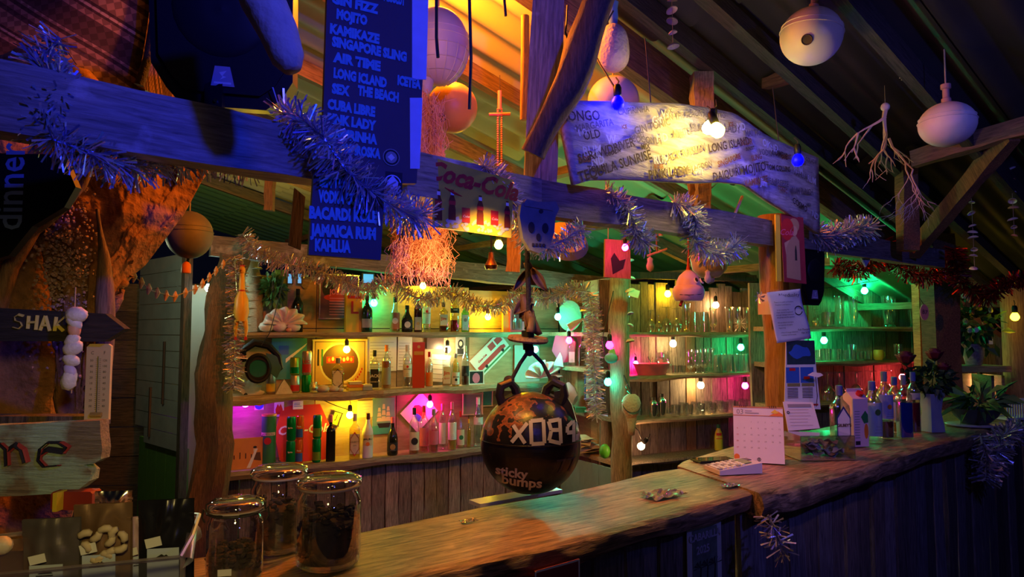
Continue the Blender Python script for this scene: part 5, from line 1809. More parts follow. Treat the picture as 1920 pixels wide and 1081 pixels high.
def menu_boards():
    a = A_B - .28
    c = beamloc(686, 150, -.085)
    t = thing('cocktail_board', 'long dark upper board with hand-painted cocktail names from GIN FIZZ to CAIPIROSKA', 'sign', c, a)
    P = pxpoly([(597, 345), (603, -60), (798, -60), (777, 345)], 0, a, c)
    B().plate(P, .018).build('board_panel', M_BOARD, t)
    rows = [(655, 12, 'GIN FIZZ', 88), (650, 37, 'MOJITO', 58), (656, 68, 'KAMIKAZE', 92), (686, 97, 'SINGAPORE SLING', 136), (662, 120, 'AIR TIME', 88), (668, 150, 'LONG ICLAND', 98), (760, 158, 'ICETEA', 44), (630, 172, 'SEX', 34), (703, 180, 'THE BEACH', 76), (652, 206, 'CUBA LIBRE', 88), (652, 232, 'PINK LADY', 90), (654, 258, 'CAIPIRINHA', 92), (668, 286, 'CAIPIROSKA', 78), (731, 2, 'ABSOLUT', 40)]
    for px, py, s, wpx in rows:
        (x, z), = pxpoly([(px, py)], 0, a, c)
        (x2, _), = pxpoly([(px + wpx, py)], 0, a, c)
        h = .0285
        o = text(s, h, M_PAINT, t, (x, -.0115, z), bold=.0019, shear=0)
        me = o.data
        wd = max(v.co.x for v in me.vertices) - min(v.co.x for v in me.vertices)
        k = abs(x2 - x) / wd
        for v in me.vertices:
            v.co.x *= k
        o.rotation_euler = (PI / 2, .03, 0)
    for (x0, y0, x1, y1) in ((764, -60, 797, 152), (762, 186, 786, 318)):
        B().plate(pxpoly([(x0 + 2, y1), (x0, y0), (x1, y0), (x1 - 4, y1)], 0, a, c), .002).build('paint_patch', M_PATCH, t, (0, -.0105, 0))
    (x, z), = pxpoly([(728, 297)], 0, a, c)
    s = B().plate(ell(0, 0, .019, .019, 20), .002).build('round_sticker', M_GREYP, t, (x, -.011, z))
    flat([(-.008, 0), (0, -.008), (.008, 0), (0, .008)], -.0015).build('sticker_emblem', M_WHITE, s)
    ring(0, 0, .013, .017, 18, y=-.0015).build('sticker_ring', M_INK, s)
    (x, z), = pxpoly([(731, 346)], 0, a, c)
    s = B().box((0, 0, 0), (.044, .002, .052)).build('black_sticker', M_INK, t, (x, -.011, z))
    flat([(-.011, -.012), (.011, -.012), (.013, .004), (0, .018), (-.013, .004)], -.0015).build('sticker_emblem', M_PATCH, s)
    ring(0, .0, .017, .0195, 14, .2, PI - .2, y=-.0015).build('sticker_ring', M_PATCH, s)
    text('SHAPERS', .010, M_PATCH, s, (0, -.0015, -.020))
    # lower board
    c2 = beamloc(640, 400, -.13)
    t2 = thing('cocktail_board', 'lower dark board listing VODKA, BACARDI, JAMAICA RUM and KAHLUA under the tinsel', 'sign', c2, a)
    P = pxpoly([(576, 478), (583, 318), (718, 318), (711, 488)], 0, a, c2)
    B().plate(P, .018).build('board_panel', M_BOARD, t2)
    for px, py, s, wpx in ((626, 345, 'GIN TONIC', 70), (634, 374, 'VODKA COKE', 84), (638, 405, 'BACARDI KOLE', 122), (640, 437, 'JAMAICA RUM', 118), (618, 463, 'KAHLUA', 66)):
        (x, z), = pxpoly([(px + 2, py)], 0, a, c2)
        (x2, _), = pxpoly([(px + 2 + wpx, py)], 0, a, c2)
        o = text(s, .032, M_PAINT, t2, (x, -.0115, z), bold=.0021)
        me = o.data
        wd = max(v.co.x for v in me.vertices) - min(v.co.x for v in me.vertices)
        k = abs(x2 - x) / wd
        for v in me.vertices:
            v.co.x *= k


menu_boards()


def cola_sign():
    a = A_B - .1
    c = beamloc(885, 370, -.05)
    t = thing('tin_sign', 'yellow-green tin drinks sign with red script, painted bottles, cans and ice', 'sign', c, a)
    P = pxpoly([(810, 425), (812, 296), (962, 338), (958, 446)], 0, a, c)
    B().plate(P, .003).build('tin_sheet', plain('tin_yellow', (.66, .56, .05), .45, vary=.08), t)
    (x0, z0), (x1, z1) = pxpoly([(812, 296), (962, 338)], 0, a, c)
    sl = math.atan2(z1 - z0, x1 - x0)
    L = x1 - x0
    (x, z), = pxpoly([(886, 341)], 0, a, c)
    g = text('Coca-Cola', L * .27, M_RED, t, (x, -.003, z), rot=(PI / 2, -sl, 0), bold=.0024, shear=.35, wide=.98)
    (x, z), = pxpoly([(835, 352)], 0, a, c)
    B().tube([(x - .005, -.003, z), (x + .02, -.003, z - .010), (x + .045, -.003, z - .016)], [.001, .0035, .0008], 6).build('script_swash', M_RED, t)
    br = plain('cola_brown', (.16, .03, .015), .4)
    for px, py, s in ((820, 384, 1), (846, 384, 1), (899, 394, 1), (950, 402, 1)):
        (x, z), = pxpoly([(px, py)], 0, a, c)
        h = .074 * (1.02 if px < 900 else .95)
        w_ = h * .145
        b = flat([(x - w_, z - h / 2), (x + w_, z - h / 2), (x + w_ * .95, z - h * .15), (x + w_ * .75, z), (x + w_ * .95, z + h * .12), (x + w_ * .45, z + h * .32), (x + w_ * .42, z + h / 2), (x - w_ * .42, z + h / 2), (x - w_ * .45, z + h * .32), (x - w_ * .95, z + h * .12), (x - w_ * .75, z), (x - w_ * .95, z - h * .15)], -.0025)
        b.build('printed_bottle', br, t)
        flat(rect(x - w_ * .9, z + h * .0, x + w_ * .9, z + h * .13), -.003).build('printed_label', M_RED, t)
        flat(rect(x - w_ * .45, z + h * .32, x + w_ * .45, z + h * .44), -.003).build('printed_neck', M_WHITE, t)
    for px, py in ((872, 403), (926, 408)):
        (x, z), = pxpoly([(px, py)], 0, a, c)
        flat(rect(x - .012, z - .019, x + .012, z + .018), -.0028).build('printed_can', M_RED, t)
        text('Coke', .009, M_WHITE, t, (x, -.0035, z - .004), shear=.3)
    q = random.Random(3)
    ice = B()
    for i in range(60):
        px = q.uniform(813, 955)
        (x, z), = pxpoly([(px, 418 + (px - 812) * .12 + q.uniform(-14, 5))], 0, a, c)
        s = q.uniform(.003, .007)
        flat([(x - s, z), (x - s * .3, z - s), (x + s, z - s * .4), (x + s * .6, z + s)], -.0022 - q.random() * .0002, ice)
    ice.build('printed_ice', plain('ice_grey', (.45, .5, .48), .5), t)['kind'] = 'stuff'


cola_sign()


def wood_sign():
    a = A_B - .06
    c = Vector((*on(BEAM, 1290, -.09)[:2], 0))
    c.z = zat(270, c.y)
    t = thing('carved_sign', 'big pale driftwood slab sign covered in handwritten cocktail names', 'sign', c, a)
    top = [(1050, 188), (1120, 190), (1200, 194), (1270, 196), (1330, 205), (1375, 214), (1420, 245), (1450, 262), (1500, 280), (1542, 296)]
    bot_ = [(1080, 346), (1110, 337), (1180, 337), (1240, 341), (1290, 344), (1350, 342), (1395, 346), (1440, 375), (1490, 405), (1540, 438)]
    T = pxpoly(top, 0, a, c)
    U = pxpoly(bot_, 0, a, c)
    n = 60

    def samp(L, u):
        x = u * (len(L) - 1)
        i = min(int(x), len(L) - 2)
        f = x - i
        return Vector((L[i][0] * (1 - f) + L[i + 1][0] * f, 0, L[i][1] * (1 - f) + L[i + 1][1] * f))

    def bend(u, v):
        p = samp(U, u).lerp(samp(T, u), v)
        p.y = -.02 * math.sin(u * PI) + .006 * noise.noise(Vector((u * 7, v * 2, 1)))
        return p
    B().grid(bend, 44, 10, .022).build('slab', wood('driftwood_pale', (.34, .30, .26), (.74, .70, .62), 0, 2.5, bump=.6, stretch=6, c3=(.30, .24, .18), patch=.12), t, smooth='all')
    ink = [plain('marker_brown', (.07, .04, .02), .8), plain('marker_grey', (.20, .17, .16), .8), plain('marker_red', (.35, .12, .03), .8), plain('chalk_white', (.85, .86, .92), .7)]
    q = random.Random(11)
    words = [('MONGO', .05, .80, .026, 0), ('OLD', .09, .56, .022, 0), ('SCREWDRIVER', .14, .36, .024, 0), ('TEQUILA SUNRISE', .17, .17, .026, 0), ('PINK LADY', .34, .10, .026, 0), ('BLACK RUSSIAN', .38, .36, .022, 1), ('GIN TONIC', .26, .68, .022, 1), ('CAIPIRINHA', .20, .88, .017, 1), ('WHITE', .36, .62, .02, 1), ('BLACK ICE', .44, .72, .022, 1), ('DAIQUIRI', .56, .10, .026, 0), ('LONG ISLAND', .55, .52, .026, 0), ('LADY', .55, .75, .026, 1), ('MOJITO', .68, .30, .030, 0), ('KAMIKAZE', .70, .12, .022, 2), ('SINGAPORE', .56, .30, .018, 2), ('SLING', .68, .50, .018, 2), ('ZOMBIE', .80, .78, .022, 0), ('TOM COLLINS', .80, .55, .018, 0), ('SEA BREEZE', .80, .32, .02, 1), ('KAHLUA', .90, .62, .02, 1), ('RUM PUNCH', .91, .40, .02, 1), ('COSMO', .90, .18, .022, 0), ('BLUE LAGOON', .44, .18, .018, 1), ('COCONUT', .25, .50, .018, 1), ('ON THE BEACH', .35, .84, .018, 1), ('MAI TAI', .64, .86, .02, 1), ('AMARETTO', .46, .90, .016, 1), ('MARGARITA', .10, .68, .018, 1), ('SOUR', .62, .66, .02, 2), ('VODKA', .73, .68, .02, 1)]
    for i in range(26):
        words.append((q.choice(['MIX', 'ICE', 'RUM', 'LIME', 'SLING', 'FIZZ', 'COLADA', 'SUNSET', 'TONIC', 'SOUR', 'ROSE']), q.uniform(.06, .95), q.uniform(.1, .9), q.uniform(.010, .016), q.choice([0, 1, 1, 2])))
    for i in range(16):
        words.append((q.choice(['Yo', 'W', 'ND', 'Jim', 'Rio', 'OK', 'Gin', 'RUM']), q.uniform(.03, .97), q.uniform(.12, .9), .024, 3))
    for s, u, v, h, k in words:
        p = bend(u, v)
        o = text(s, h * 1.6, ink[k], t, (0, 0, 0), bold=.0007, rot=(0, 0, 0))
        ang = q.uniform(.1, .4) if u < .7 else q.uniform(-.1, .3)
        ang -= .5 * max(0, u - .62)
        ca, sa = math.cos(ang), math.sin(ang)
        for vv in o.data.vertices:
            x, z = vv.co.x * ca - vv.co.y * sa, vv.co.x * sa + vv.co.y * ca
            X, Z = p.x + x, p.z + z
            uu = min(max((X - T[0][0]) / (T[-1][0] - T[0][0]), 0), 1)
            vv.co = (X, -.02 * math.sin(uu * PI) - .0085, Z)
    for s in (.25, .8):
        p = bend(s, 1)
        B().tube([p, p + Vector((0, .02, .22))], .002, 5).build('wire', M_WIRE, t)


wood_sign()

# ================================================================ the black float
def black_float():
    c = at(995, 829, 1.98)
    r = .1435
    m, tt, p = nt('float_paint')
    L = tt.links.new
    tc = tt.nodes.new('ShaderNodeTexCoord')
    n = tt.nodes.new('ShaderNodeTexNoise')
    n.inputs['Scale'].default_value = 38
    n.inputs['Detail'].default_value = 5
    L(tc.outputs['Object'], n.inputs['Vector'])
    sp = tt.nodes.new('ShaderNodeSeparateXYZ')
    L(tc.outputs['Object'], sp.inputs[0])
    a1 = tt.nodes.new('ShaderNodeMath')
    a1.operation = 'MULTIPLY_ADD'
    a1.inputs[1].default_value = 2.6
    L(sp.outputs['Z'], a1.inputs[0])
    L(n.outputs['Fac'], a1.inputs[2])
    a2 = tt.nodes.new('ShaderNodeMath')
    a2.operation = 'MULTIPLY_ADD'
    a2.inputs[1].default_value = -1.1
    L(sp.outputs['X'], a2.inputs[0])
    L(a1.outputs[0], a2.inputs[2])
    cr = tt.nodes.new('ShaderNodeValToRGB')
    e = cr.color_ramp.elements
    e[0].position = .76
    e[0].color = (.010, .010, .010, 1)
    e[1].position = .78
    e[1].color = (.30, .09, .03, 1)
    x = e.new(.87)
    x.color = (.12, .05, .02, 1)
    L(a2.outputs[0], cr.inputs[0])
    L(cr.outputs[0], p.inputs['Base Color'])
    p.inputs['Roughness'].default_value = .33
    bm = tt.nodes.new('ShaderNodeBump')
    bm.inputs['Strength'].default_value = .4
    bm.inputs['Distance'].default_value = .004
    L(n.outputs['Fac'], bm.inputs['Height'])
    L(bm.outputs[0], p.inputs['Normal'])
    t = thing('fishing_float', 'big black round float tip box with rust top hanging over the counter edge', 'float', c, 0)
    B().ball((0, 0, 0), r, 48, 32).build('float_shell', m, t, smooth='all')
    B().lathe([(r * 1.0, -.002), (r * 1.012, 0), (r * 1.0, .002)], 48, c=(0, 0, .012)).build('seam_ridge', m, t, smooth='all')
    for i, (x, z, rz) in enumerate(((-.062, .128, .5), (.066, .128, -.3))):
        lug = B()
        lug.tube([(-.026, 0, -.025), (-.027, 0, .02), (-.015, 0, .042), (.015, 0, .042), (.027, 0, .02), (.026, 0, -.025)], .013, 8)
        lug.box((0, 0, -.012), (.05, .022, .035))
        lug.build('lug', plain('lug_paint', (.02, .018, .018), .4, vary=.5), t, (x, -.01, z), (.1, .35 * (1 if x > 0 else -1), rz), smooth=True)
    B().plate([(-.02, -.045), (.034, -.05), (.03, .0), (.012, .045), (-.012, .045)], .02).build('lug_plate', plain('lug_paint', (.02, .018, .018), .4, vary=.5), t, (.088, -.015, .105), (0, -.2, -.2))

    def sph(x, z, k=1.012):
        y2 = r * r - x * x - z * z
        y = -math.sqrt(max(y2, 1e-6))
        return Vector((x, y, z)) * k
    # tape letters, mirrored: X O B and P I
    tape = plain('masking_tape', (.44, .43, .40), .75)
    let = B()

    def strip(x0, z0, x1, z1, w_=.0098):
        n_ = 8
        d = Vector((x1 - x0, z1 - z0))
        q = Vector((-d.y, d.x)).normalized() * w_ / 2
        vs = []
        for i in range(n_ + 1):
            f = i / n_
            x, z = x0 + (x1 - x0) * f, z0 + (z1 - z0) * f
            vs += [sph(x + q.x, z + q.y), sph(x - q.x, z - q.y)]
        let.add(vs, [(2 * i, 2 * i + 1, 2 * i + 3, 2 * i + 2) for i in range(n_)])
    S = 1.98 / FX

    def L_(px, py):
        return (px - 995) * S, (829 - py) * S
    segs = [((960, 815), (987, 783)), ((963, 787), (983, 816)), ((993, 779), (994, 817)), ((994, 817), (1016, 816)), ((1016, 816), (1015, 778)), ((1015, 778), (993, 780)), ((1044, 778), (1045, 818)), ((1044, 779), (1024, 781)), ((1024, 781), (1028, 795)), ((1028, 795), (1044, 796)), ((1028, 797), (1024, 812)), ((1024, 812), (1045, 818)),
            ((1071, 785), (1069, 819)), ((1069, 786), (1058, 792)), ((1058, 792), (1057, 802)), ((1057, 802), (1070, 803)), ((1077, 808), (1076, 818)), ((1078, 790), (1078, 799))]
    for (a, b_) in segs:
        strip(*L_(*a), *L_(*b_))
    let.build('tape_letters', tape, t)
    wp = plain('white_pen', (.72, .74, .66), .6)
    for s, px, py, sz in (('sticky', 960, 868, .037), ('bumps', 978, 885, .041)):
        o = text(s, sz, wp, t, (0, 0, 0), rot=(0, 0, 0), bold=.0012, shear=-.05)
        x0, z0 = L_(px, py)
        for v in o.data.vertices:
            ca, sa = math.cos(-.08), math.sin(-.08)
            x, z = v.co.x * ca - v.co.y * sa, v.co.x * sa + v.co.y * ca
            v.co = sph(x0 + x, z0 + z, 1.02)
    o = text('77', .06, plain('faint_pen', (.06, .05, .045), .6), t, (0, 0, 0), rot=(0, 0, 0))
    x0, z0 = L_(1055, 860)
    for v in o.data.vertices:
        v.co = sph(x0 + v.co.x, z0 + v.co.y, 1.015)
    # rope with knots
    kn = at(993, 655, 1.98) - c
    rp = B()
    rp.tube([(-.062, 0, .165), (-.03, 0, kn.z * .55 + .08), kn], .0055, 8)
    rp.tube([(.066, 0, .165), (.035, 0, kn.z * .55 + .08), kn], .0055, 8)
    rp.build('sling_rope', M_BLKR, t, smooth=True)
    for (x, z) in ((-.062, .178), (.066, .178)):
        B().ball((x, 0, z), .013, 10, 8, 1.2, 1, 1).build('knot', M_BLKR, t, smooth='all')
    B().ball((kn.x, 0, kn.z), .014, 10, 8, 1, 1, 1.4).build('knot', M_BLKR, t, smooth='all')
    # hanger: disc, block, main line up to the beam
    d = at(990, 636, 1.98)
    t2 = thing('hanger_disc', 'dark round wooden disc on the rope above the black float', 'disc', d)
    B().lathe([(0, -.006), (.056, -.006), (.060, 0), (.056, .008), (0, .008)], 28).build('disc_plate', W_LOGD, t2, None, (.1, .08, 0), smooth=True)
    B().lathe([(0, .006), (.019, .006), (.019, .026), (0, .026)], 16).build('washer_block', M_BLACK, t2, smooth=True)
    B().lathe([(0, -.03), (.014, -.03), (.016, -.006), (0, -.006)], 14).build('lower_block', M_BLACK, t2, smooth=True)
    top = beamloc(990, 425, -.045)
    t3 = thing('float_rope', 'thick dark rope with dead leaves from king post down to the black float', 'rope', d + Vector((0, 0, .028)))
    e = top - d - Vector((0, 0, .028))
    B().tube([(0, 0, 0), (.002, 0, e.z * .4), (-.002, 0, e.z * .7), (0, e.y * .6, e.z)], .0075, 8).build('rope_line', M_BLKR, t3, smooth=True)
    q = random.Random(5)
    lm = plain('dead_leaf', (.13, .07, .03), .6, vary=.3)
    for i in range(13):
        z = e.z * (.12 + .75 * q.random()) if i > 3 else e.z * .18
        a = q.uniform(0, 6.28)
        l = q.uniform(.05, .085)
        w_ = q.uniform(.012, .02)
        B().grid(lambda u, v, l=l, w_=w_: ((v - .5) * 2 * w_ * math.sin(PI * (u * .9 + .08)), .02 * math.sin(v * PI), -u * l), 6, 4, .0015).build('leaf', lm, t3, (math.cos(a) * .01, math.sin(a) * .01, z), (q.uniform(-.3, .3), q.uniform(-.9, .9), a), smooth='all')


black_float()
# pierced mask at the king post foot
c = beamloc(1008, 428, -.085)
t = thing('skull_mask', 'weathered grey wooden skull cut-out nailed at the king post foot', 'mask', c, .35)
sk = plain('grey_blue_wood', (.13, .15, .16), .8, vary=.3, scale=40, bump=.5)
B().plate([(-.055, .03), (-.045, -.03), (-.025, -.06), (0, -.068), (.03, -.052), (.045, -.01), (.048, .03), (.06, .055), (.05, .075), (0, .07), (-.035, .075), (-.05, .06)], .02).build('skull_panel', sk, t)
B().box((0, -.011, .058), (.085, .004, .012), Matrix.Rotation(.1, 3, 'Y')).build('nailed_strip', sk, t)
for (x, z, a, b_) in ((-.022, .0, .009, .015), (.018, -.0, .009, .014), (-.002, -.025, .006, .010), (.006, .045, .006, .006)):
    B().plate(ell(x, z, a, b_, 12), .003).build('dark_hole', M_INK, t, (0, -.0115, 0))
for i in range(4):
    B().plate(rect(-.02 + i * .01, -.05, -.014 + i * .01, -.042), .003).build('tooth_slot', M_INK, t, (0, -.0115, 0))


# ================================================================ hanging floats
def buoy(px, py, Y, w_px, h_px, m, label, style='round', rz=0.0, neck=True, seam=True, hole=None, up=.25, cap=None, tilt=0.0):
    c = at(px, py, Y)
    r = w_px * Y / FX / 2
    s = (h_px / w_px)
    t = thing('hanging_float', label, 'float', c, rz, 'floats hanging from the roof')
    t.rotation_euler = (0, tilt, rz)
    b = B().ball((0, 0, 0), r, 32, 20, 1, 1, s)
    if style == 'long':
        b.v = [(v[0], v[1], (abs(v[2]) / (r * s)) ** .7 * r * s * (1 if v[2] > 0 else -1)) for v in b.v]
        b.v = [(v[0] * (1 + .10 * -v[2] / (r * s)), v[1] * (1 + .10 * -v[2] / (r * s)), v[2]) for v in b.v]
    b.build('float_shell', m, t, smooth='all')
    if seam:
        for dz in ((.12, .3) if seam == 2 else (.1,)):
            rr = r * math.sqrt(max(0, 1 - dz * dz)) + .0005
            B().lathe([(rr, -.0015), (rr + .003, 0), (rr, .0015)], 32, c=(0, 0, dz * r * s)).build('seam_ridge', m, t, smooth='all')
    if neck:
        B().lathe([(r * .17, 0), (r * .17, r * .18), (r * .12, r * .22), (r * .12, r * .55), (r * .18, r * .58), (r * .18, r * .75), (0, r * .76)], 12, c=(0, 0, r * s * .97)).build('neck', plain('neck_rope', (.45, .25, .22), .8), t, smooth=True)
    B().tube([(0, 0, r * s * .95), (0, 0, r * s + up)], .003, 5).build('hanging_rope', M_TWINE, t)
    if hole:
        d = Vector((hole[0], -math.sqrt(1 - hole[0] ** 2 - hole[1] ** 2), hole[1]))
        q = B().lathe([(0, .001), (r * .13, .001), (r * .16, .004), (r * .18, 0)], 16)
        o = q.build('plug_hole', plain('dark_plug', (.05, .03, .02), .7), t, (d.x * r, d.y * r, d.z * r * s))
        o.rotation_euler = d.to_track_quat('Z', 'Y').to_euler()
    return t, r


M_B1 = plain('float_white', (.62, .58, .52), .5, vary=.38, scale=9)
M_B2 = plain('float_cream', (.68, .62, .50), .45, vary=.15, scale=10)
M_B3 = plain('float_foam', (.62, .55, .42), .9, vary=.2, scale=90, bump=.7)
t, r = buoy(822, 88, 2.02, 118, 150, M_B1, 'large white net-covered float behind the tall cocktail board', neck=False, seam=2)
net = B()
for k in range(16):
    a = k * PI / 8
    net.tube([(math.cos(a) * r * math.cos(b_) * 1.01, math.sin(a) * r * math.cos(b_) * 1.01, r * 1.27 * math.sin(b_) * 1.01) for b_ in [-.1 - i * .18 for i in range(7)]], .0014, 4)
for b_ in (-.15, -.5, -.85):
    net.tube([(math.cos(a) * r * math.cos(b_) * 1.012, math.sin(a) * r * math.cos(b_) * 1.012, r * 1.27 * math.sin(b_)) for a in [k * PI / 16 for k in range(33)]], .0014, 4, False)
net.build('net_cords', M_B1, t)['kind'] = 'stuff'
B().tube([(-.03, -.02, -r * 1.2), (-.035, -.03, -r * 1.5), (-.03, -.03, -r * 1.7)], [.02, .022, .006], 10).build('tail_plug', M_B1, t, smooth=True)
buoy(848, 202, 2.28, 96, 96, plain('float_orange', (.72, .36, .10), .45, vary=.1), 'smooth orange-lit float with a dark plug hole under the netted float', hole=(-.35, -.62), seam=False, up=.12)
B().tube([(0, 0, 0), (-.01, 0, -.06), (.005, 0, -.11)], [.007, .018, .004], 8).build('mass', W_LOGD, None) if False else None
t, r = buoy(1150, 90, 2.3, 60, 94, M_B3, 'long foam float hanging above the wooden sign', 'long', neck=False, seam=False)
B().lathe([(.014, 0), (.018, .03), (.016, .06), (.02, .08), (.0, .08)], 12, c=(0, 0, r * 1.5)).build('rope_collar', plain('blue_rope', (.1, .25, .55), .8), t, smooth=True)
buoy(1150, 190, 2.42, 98, 96, M_B1, 'cracked white float half hidden behind the wooden sign', seam=False, neck=False, up=.06)
buoy(1521, 68, 2.25, 114, 108, M_B2, 'float with a round plug hole, lit yellow below, nearest the roof', hole=(-.42, -.52), seam=2, up=.2, tilt=.12)
buoy(1776, 233, 2.45, 98, 84, M_B1, 'flattened pale float under the dark far roof', seam=2, up=.2)
t, r = buoy(355, 440, 3.2, 84, 90, plain('float_grey', (.15, .15, .14), .6, vary=.2), 'grey float hanging beside the rough brown slab', neck=False, seam=2, up=.25)
B().lathe([(.008, 0), (.02, -.015), (.022, -.05), (.02, -.055), (0, -.055)], 12, c=(-.01, 0, -r * 1.2)).build('orange_cap', M_ORG, t, smooth=True)
B().tube([(0, 0, -r), (-.005, 0, -r * 1.25)], .006, 6).build('cap_stem', M_BLKR, t)
# painted purple float with eyes
c = at(1291, 540, 3.0)
t = thing('painted_float', 'bell-shaped float painted as a face with big eyes, lilac, over the glass rack', 'float', c, .1)
b = B().lathe([(0, -.055), (.055, -.056), (.062, -.048), (.068, -.03), (.069, -.01), (.062, .008), (.056, .012), (.052, .03), (.040, .055), (.022, .072), (.010, .080), (0, .081)], 28)
b.build('float_shell', plain('float_lilac', (.72, .52, .66), .5, vary=.05), t, smooth=True)
for x in (.015, .047):
    e_ = B().ball((0, 0, 0), .013, 12, 8, .8, .35, 1.15).build('eye', M_WHITE, t, (x, -.052 + (x - .015) * .55, .030), (-.5, 0, x * 12), smooth='all')
    B().ball((.001, -.0035, .002), .0095, 10, 8, .75, .3, 1.15).build('pupil', M_INK, e_, smooth='all')
B().tube([(-.055, -.042, -.03), (-.02, -.068, -.033), (.03, -.064, -.03), (.058, -.035, -.022)], .0012, 5).build('mouth_line', M_INK, t)
B().tube([(-.03, 0, -.055), (-.042, -.01, -.078)], .007, 8).build('tail_peg', M_RED, t)
B().tube([(0, 0, .078), (0, 0, .10), (.003, 0, .16), (0, 0, .28)], [.010, .006, .003, .003], 8).build('hanging_rope', plain('red_cord', (.5, .06, .05), .7), t)

# pale bowl shapes behind tinsel, small hanging things
t = thing('hanging_gourd', 'half gourd bowl hanging behind the tinsel drop above the purple float', 'gourd', at(1330, 485, 3.15), 0)
B().lathe([(0, -.09), (.05, -.085), (.085, -.05), (.095, 0), (.08, .05), (.05, .075), (0, .08)], 20, sx=.9).build('gourd_shell', plain('gourd', (.50, .42, .26), .6), t, smooth=True)
B().lathe([(0, -.03), (.02, -.02), (.024, 0)], 12, c=(.0, 0, -.088)).build('gourd_tip', plain('gourd', (.50, .42, .26), .6), t)
t = thing('shade_disc', 'round pale shade behind the king post, tinsel across it', 'shade', at(1062, 440, 2.25), 0)
B().lathe([(0, 0), (.07, -.01), (.085, -.035), (.082, -.035), (.068, -.014), (0, -.005)], 24).build('shade_body', plain('straw_yellow', (.6, .42, .16), .8), t, None, (.9, .3, 0), smooth=True)
for px, py, Y, lb, r_ in ((1219, 495, 3.4, 'sandal-shaped wooden pendant below the crossed sticks', .022), (1312, 490, 3.05, 'pale green oval shell pendant beside the painted purple float', .016), (1327, 518, 3.05, 'second oval shell pendant right of the painted purple float', .018)):
    t = thing('pendant', lb, 'pendant', at(px, py, Y), .3)
    B().lathe([(0, -r_ * 1.8), (r_ * .8, -r_ * 1.3), (r_, -r_ * .4), (r_ * .65, r_ * .5), (r_ * .8, r_ * 1.2), (0, r_ * 1.8)], 14, sy=.4).build('pendant_body', M_SHELLW if px > 1300 else plain('gourd', (.50, .42, .26), .6), t, smooth=True)
    B().tube([(0, 0, r_ * 1.7), (0, 0, .16)], .002, 5).build('string', M_TWINE, t)
t = thing('crossed_sticks', 'small wooden stick mobile hanging under the beam left of the purple float', 'mobile', at(1232, 472, 3.4), 0)
B().tube([(-.05, 0, -.02), (.05, 0, .015)], .006, 6).build('stick', W_SHELF, t)
B().tube([(0, 0, 0), (-.003, 0, .13)], .0045, 6).build('upright_stick', W_LOGD, t)
B().lathe([(0, 0), (.012, 0), (.012, .05), (0, .05)], 8, c=(.02, 0, .08)).build('peg', W_SHELF, t)
t = thing('copper_bell', 'little copper bottle bell hanging from the red script tin sign', 'bell', at(921, 490, 2.6), 0)
B().lathe([(0, -.03), (.022, -.03), (.026, -.015), (.012, .01), (.010, .035), (0, .035)], 14).build('bell_body', plain('copper', (.7, .3, .15), .25, .9), t, smooth=True)
B().tube([(0, 0, .03), (0, 0, .12)], .003, 5).build('string', M_WIRE, t)
t = thing('bead_cross', 'red cross-shaped bead hanging with twin bead strands under the orange roof', 'ornament', at(937, 190, 2.5), 0)
rd = plain('coral_bead', (.72, .22, .16), .6)
B().tube([(0, 0, .04), (0, 0, -.03)], .008, 8).build('cross_post', rd, t)
B().tube([(-.04, 0, -.05), (.04, 0, -.048)], .006, 6).build('cross_arm', rd, t)
b = B()
for k in range(26):
    for s in (-1, 1):
        b.ball((s * .007, 0, -.03 - k * .0085), .0042, 6, 4)
b.build('bead_strand', rd, t)['kind'] = 'stuff'
B().tube([(0, 0, .04), (0, 0, .10)], .0015, 5).build('string', M_WIRE, t)


# fuzzy net bundle
def net_bundle():
    c = Vector((*on(BEAM, 790, .20)[:2], 0))
    c.z = zat(300, c.y)
    t = thing('fibre_bundle', 'shaggy orange fibre bundle hanging down behind the beam by the script tin sign', 'fibre', c, A_B - .1)
    S = c.y / FX
    q = random.Random(8)
    b = B()
    zt, zb = (300 - 165) * S, -(525 - 300) * S
    for i in range(1500):
        x0 = q.gauss(0, .028)
        y0 = q.gauss(0, .02)
        zs = q.uniform(zt * .2, zt) if i % 3 == 0 else q.uniform(zb * .9, zt * .4)
        p = Vector((x0 + .006, y0, zs))
        pts = [p.copy()]
        for k in range(4):
            wd = 1 if p.z > zb * .5 else 1.5
            p = p + Vector((q.gauss(0, .008 * wd), q.gauss(0, .007), -q.uniform(.006, .026)))
            p.x = max(min(p.x, .098), -.098) if p.z < -.02 else max(min(p.x, .062), -.07)
            if p.z < zb:
                p.z = zb + q.uniform(0, .02)
            pts.append(p.copy())
        b.tube(pts, .0008, 3, False)
    for i in range(1300):
        p = Vector((q.uniform(-.085, .085), q.gauss(0, .022), q.uniform(zb * .95, -.10)))
        pts = [p.copy()]
        for k in range(4):
            p = p + Vector((q.gauss(0, .007), q.gauss(0, .006), -q.uniform(.0, .018)))
            pts.append(p.copy())
        b.tube(pts, .0008, 3, False)
    b.build('fibres', plain('coir', (.85, .45, .28), .8, vary=.25), t)['kind'] = 'stuff'
    B().lathe([(.0, zb * .86), (.05, zb * .84), (.066, zb * .6), (.07, -.12), (.05, 0), (.042, zt * .8), (0, zt)], 14, sy=.4).build('core', plain('coir_core', (.60, .28, .15), .9, bump=.8, scale=60), t, smooth='all')


net_bundle()


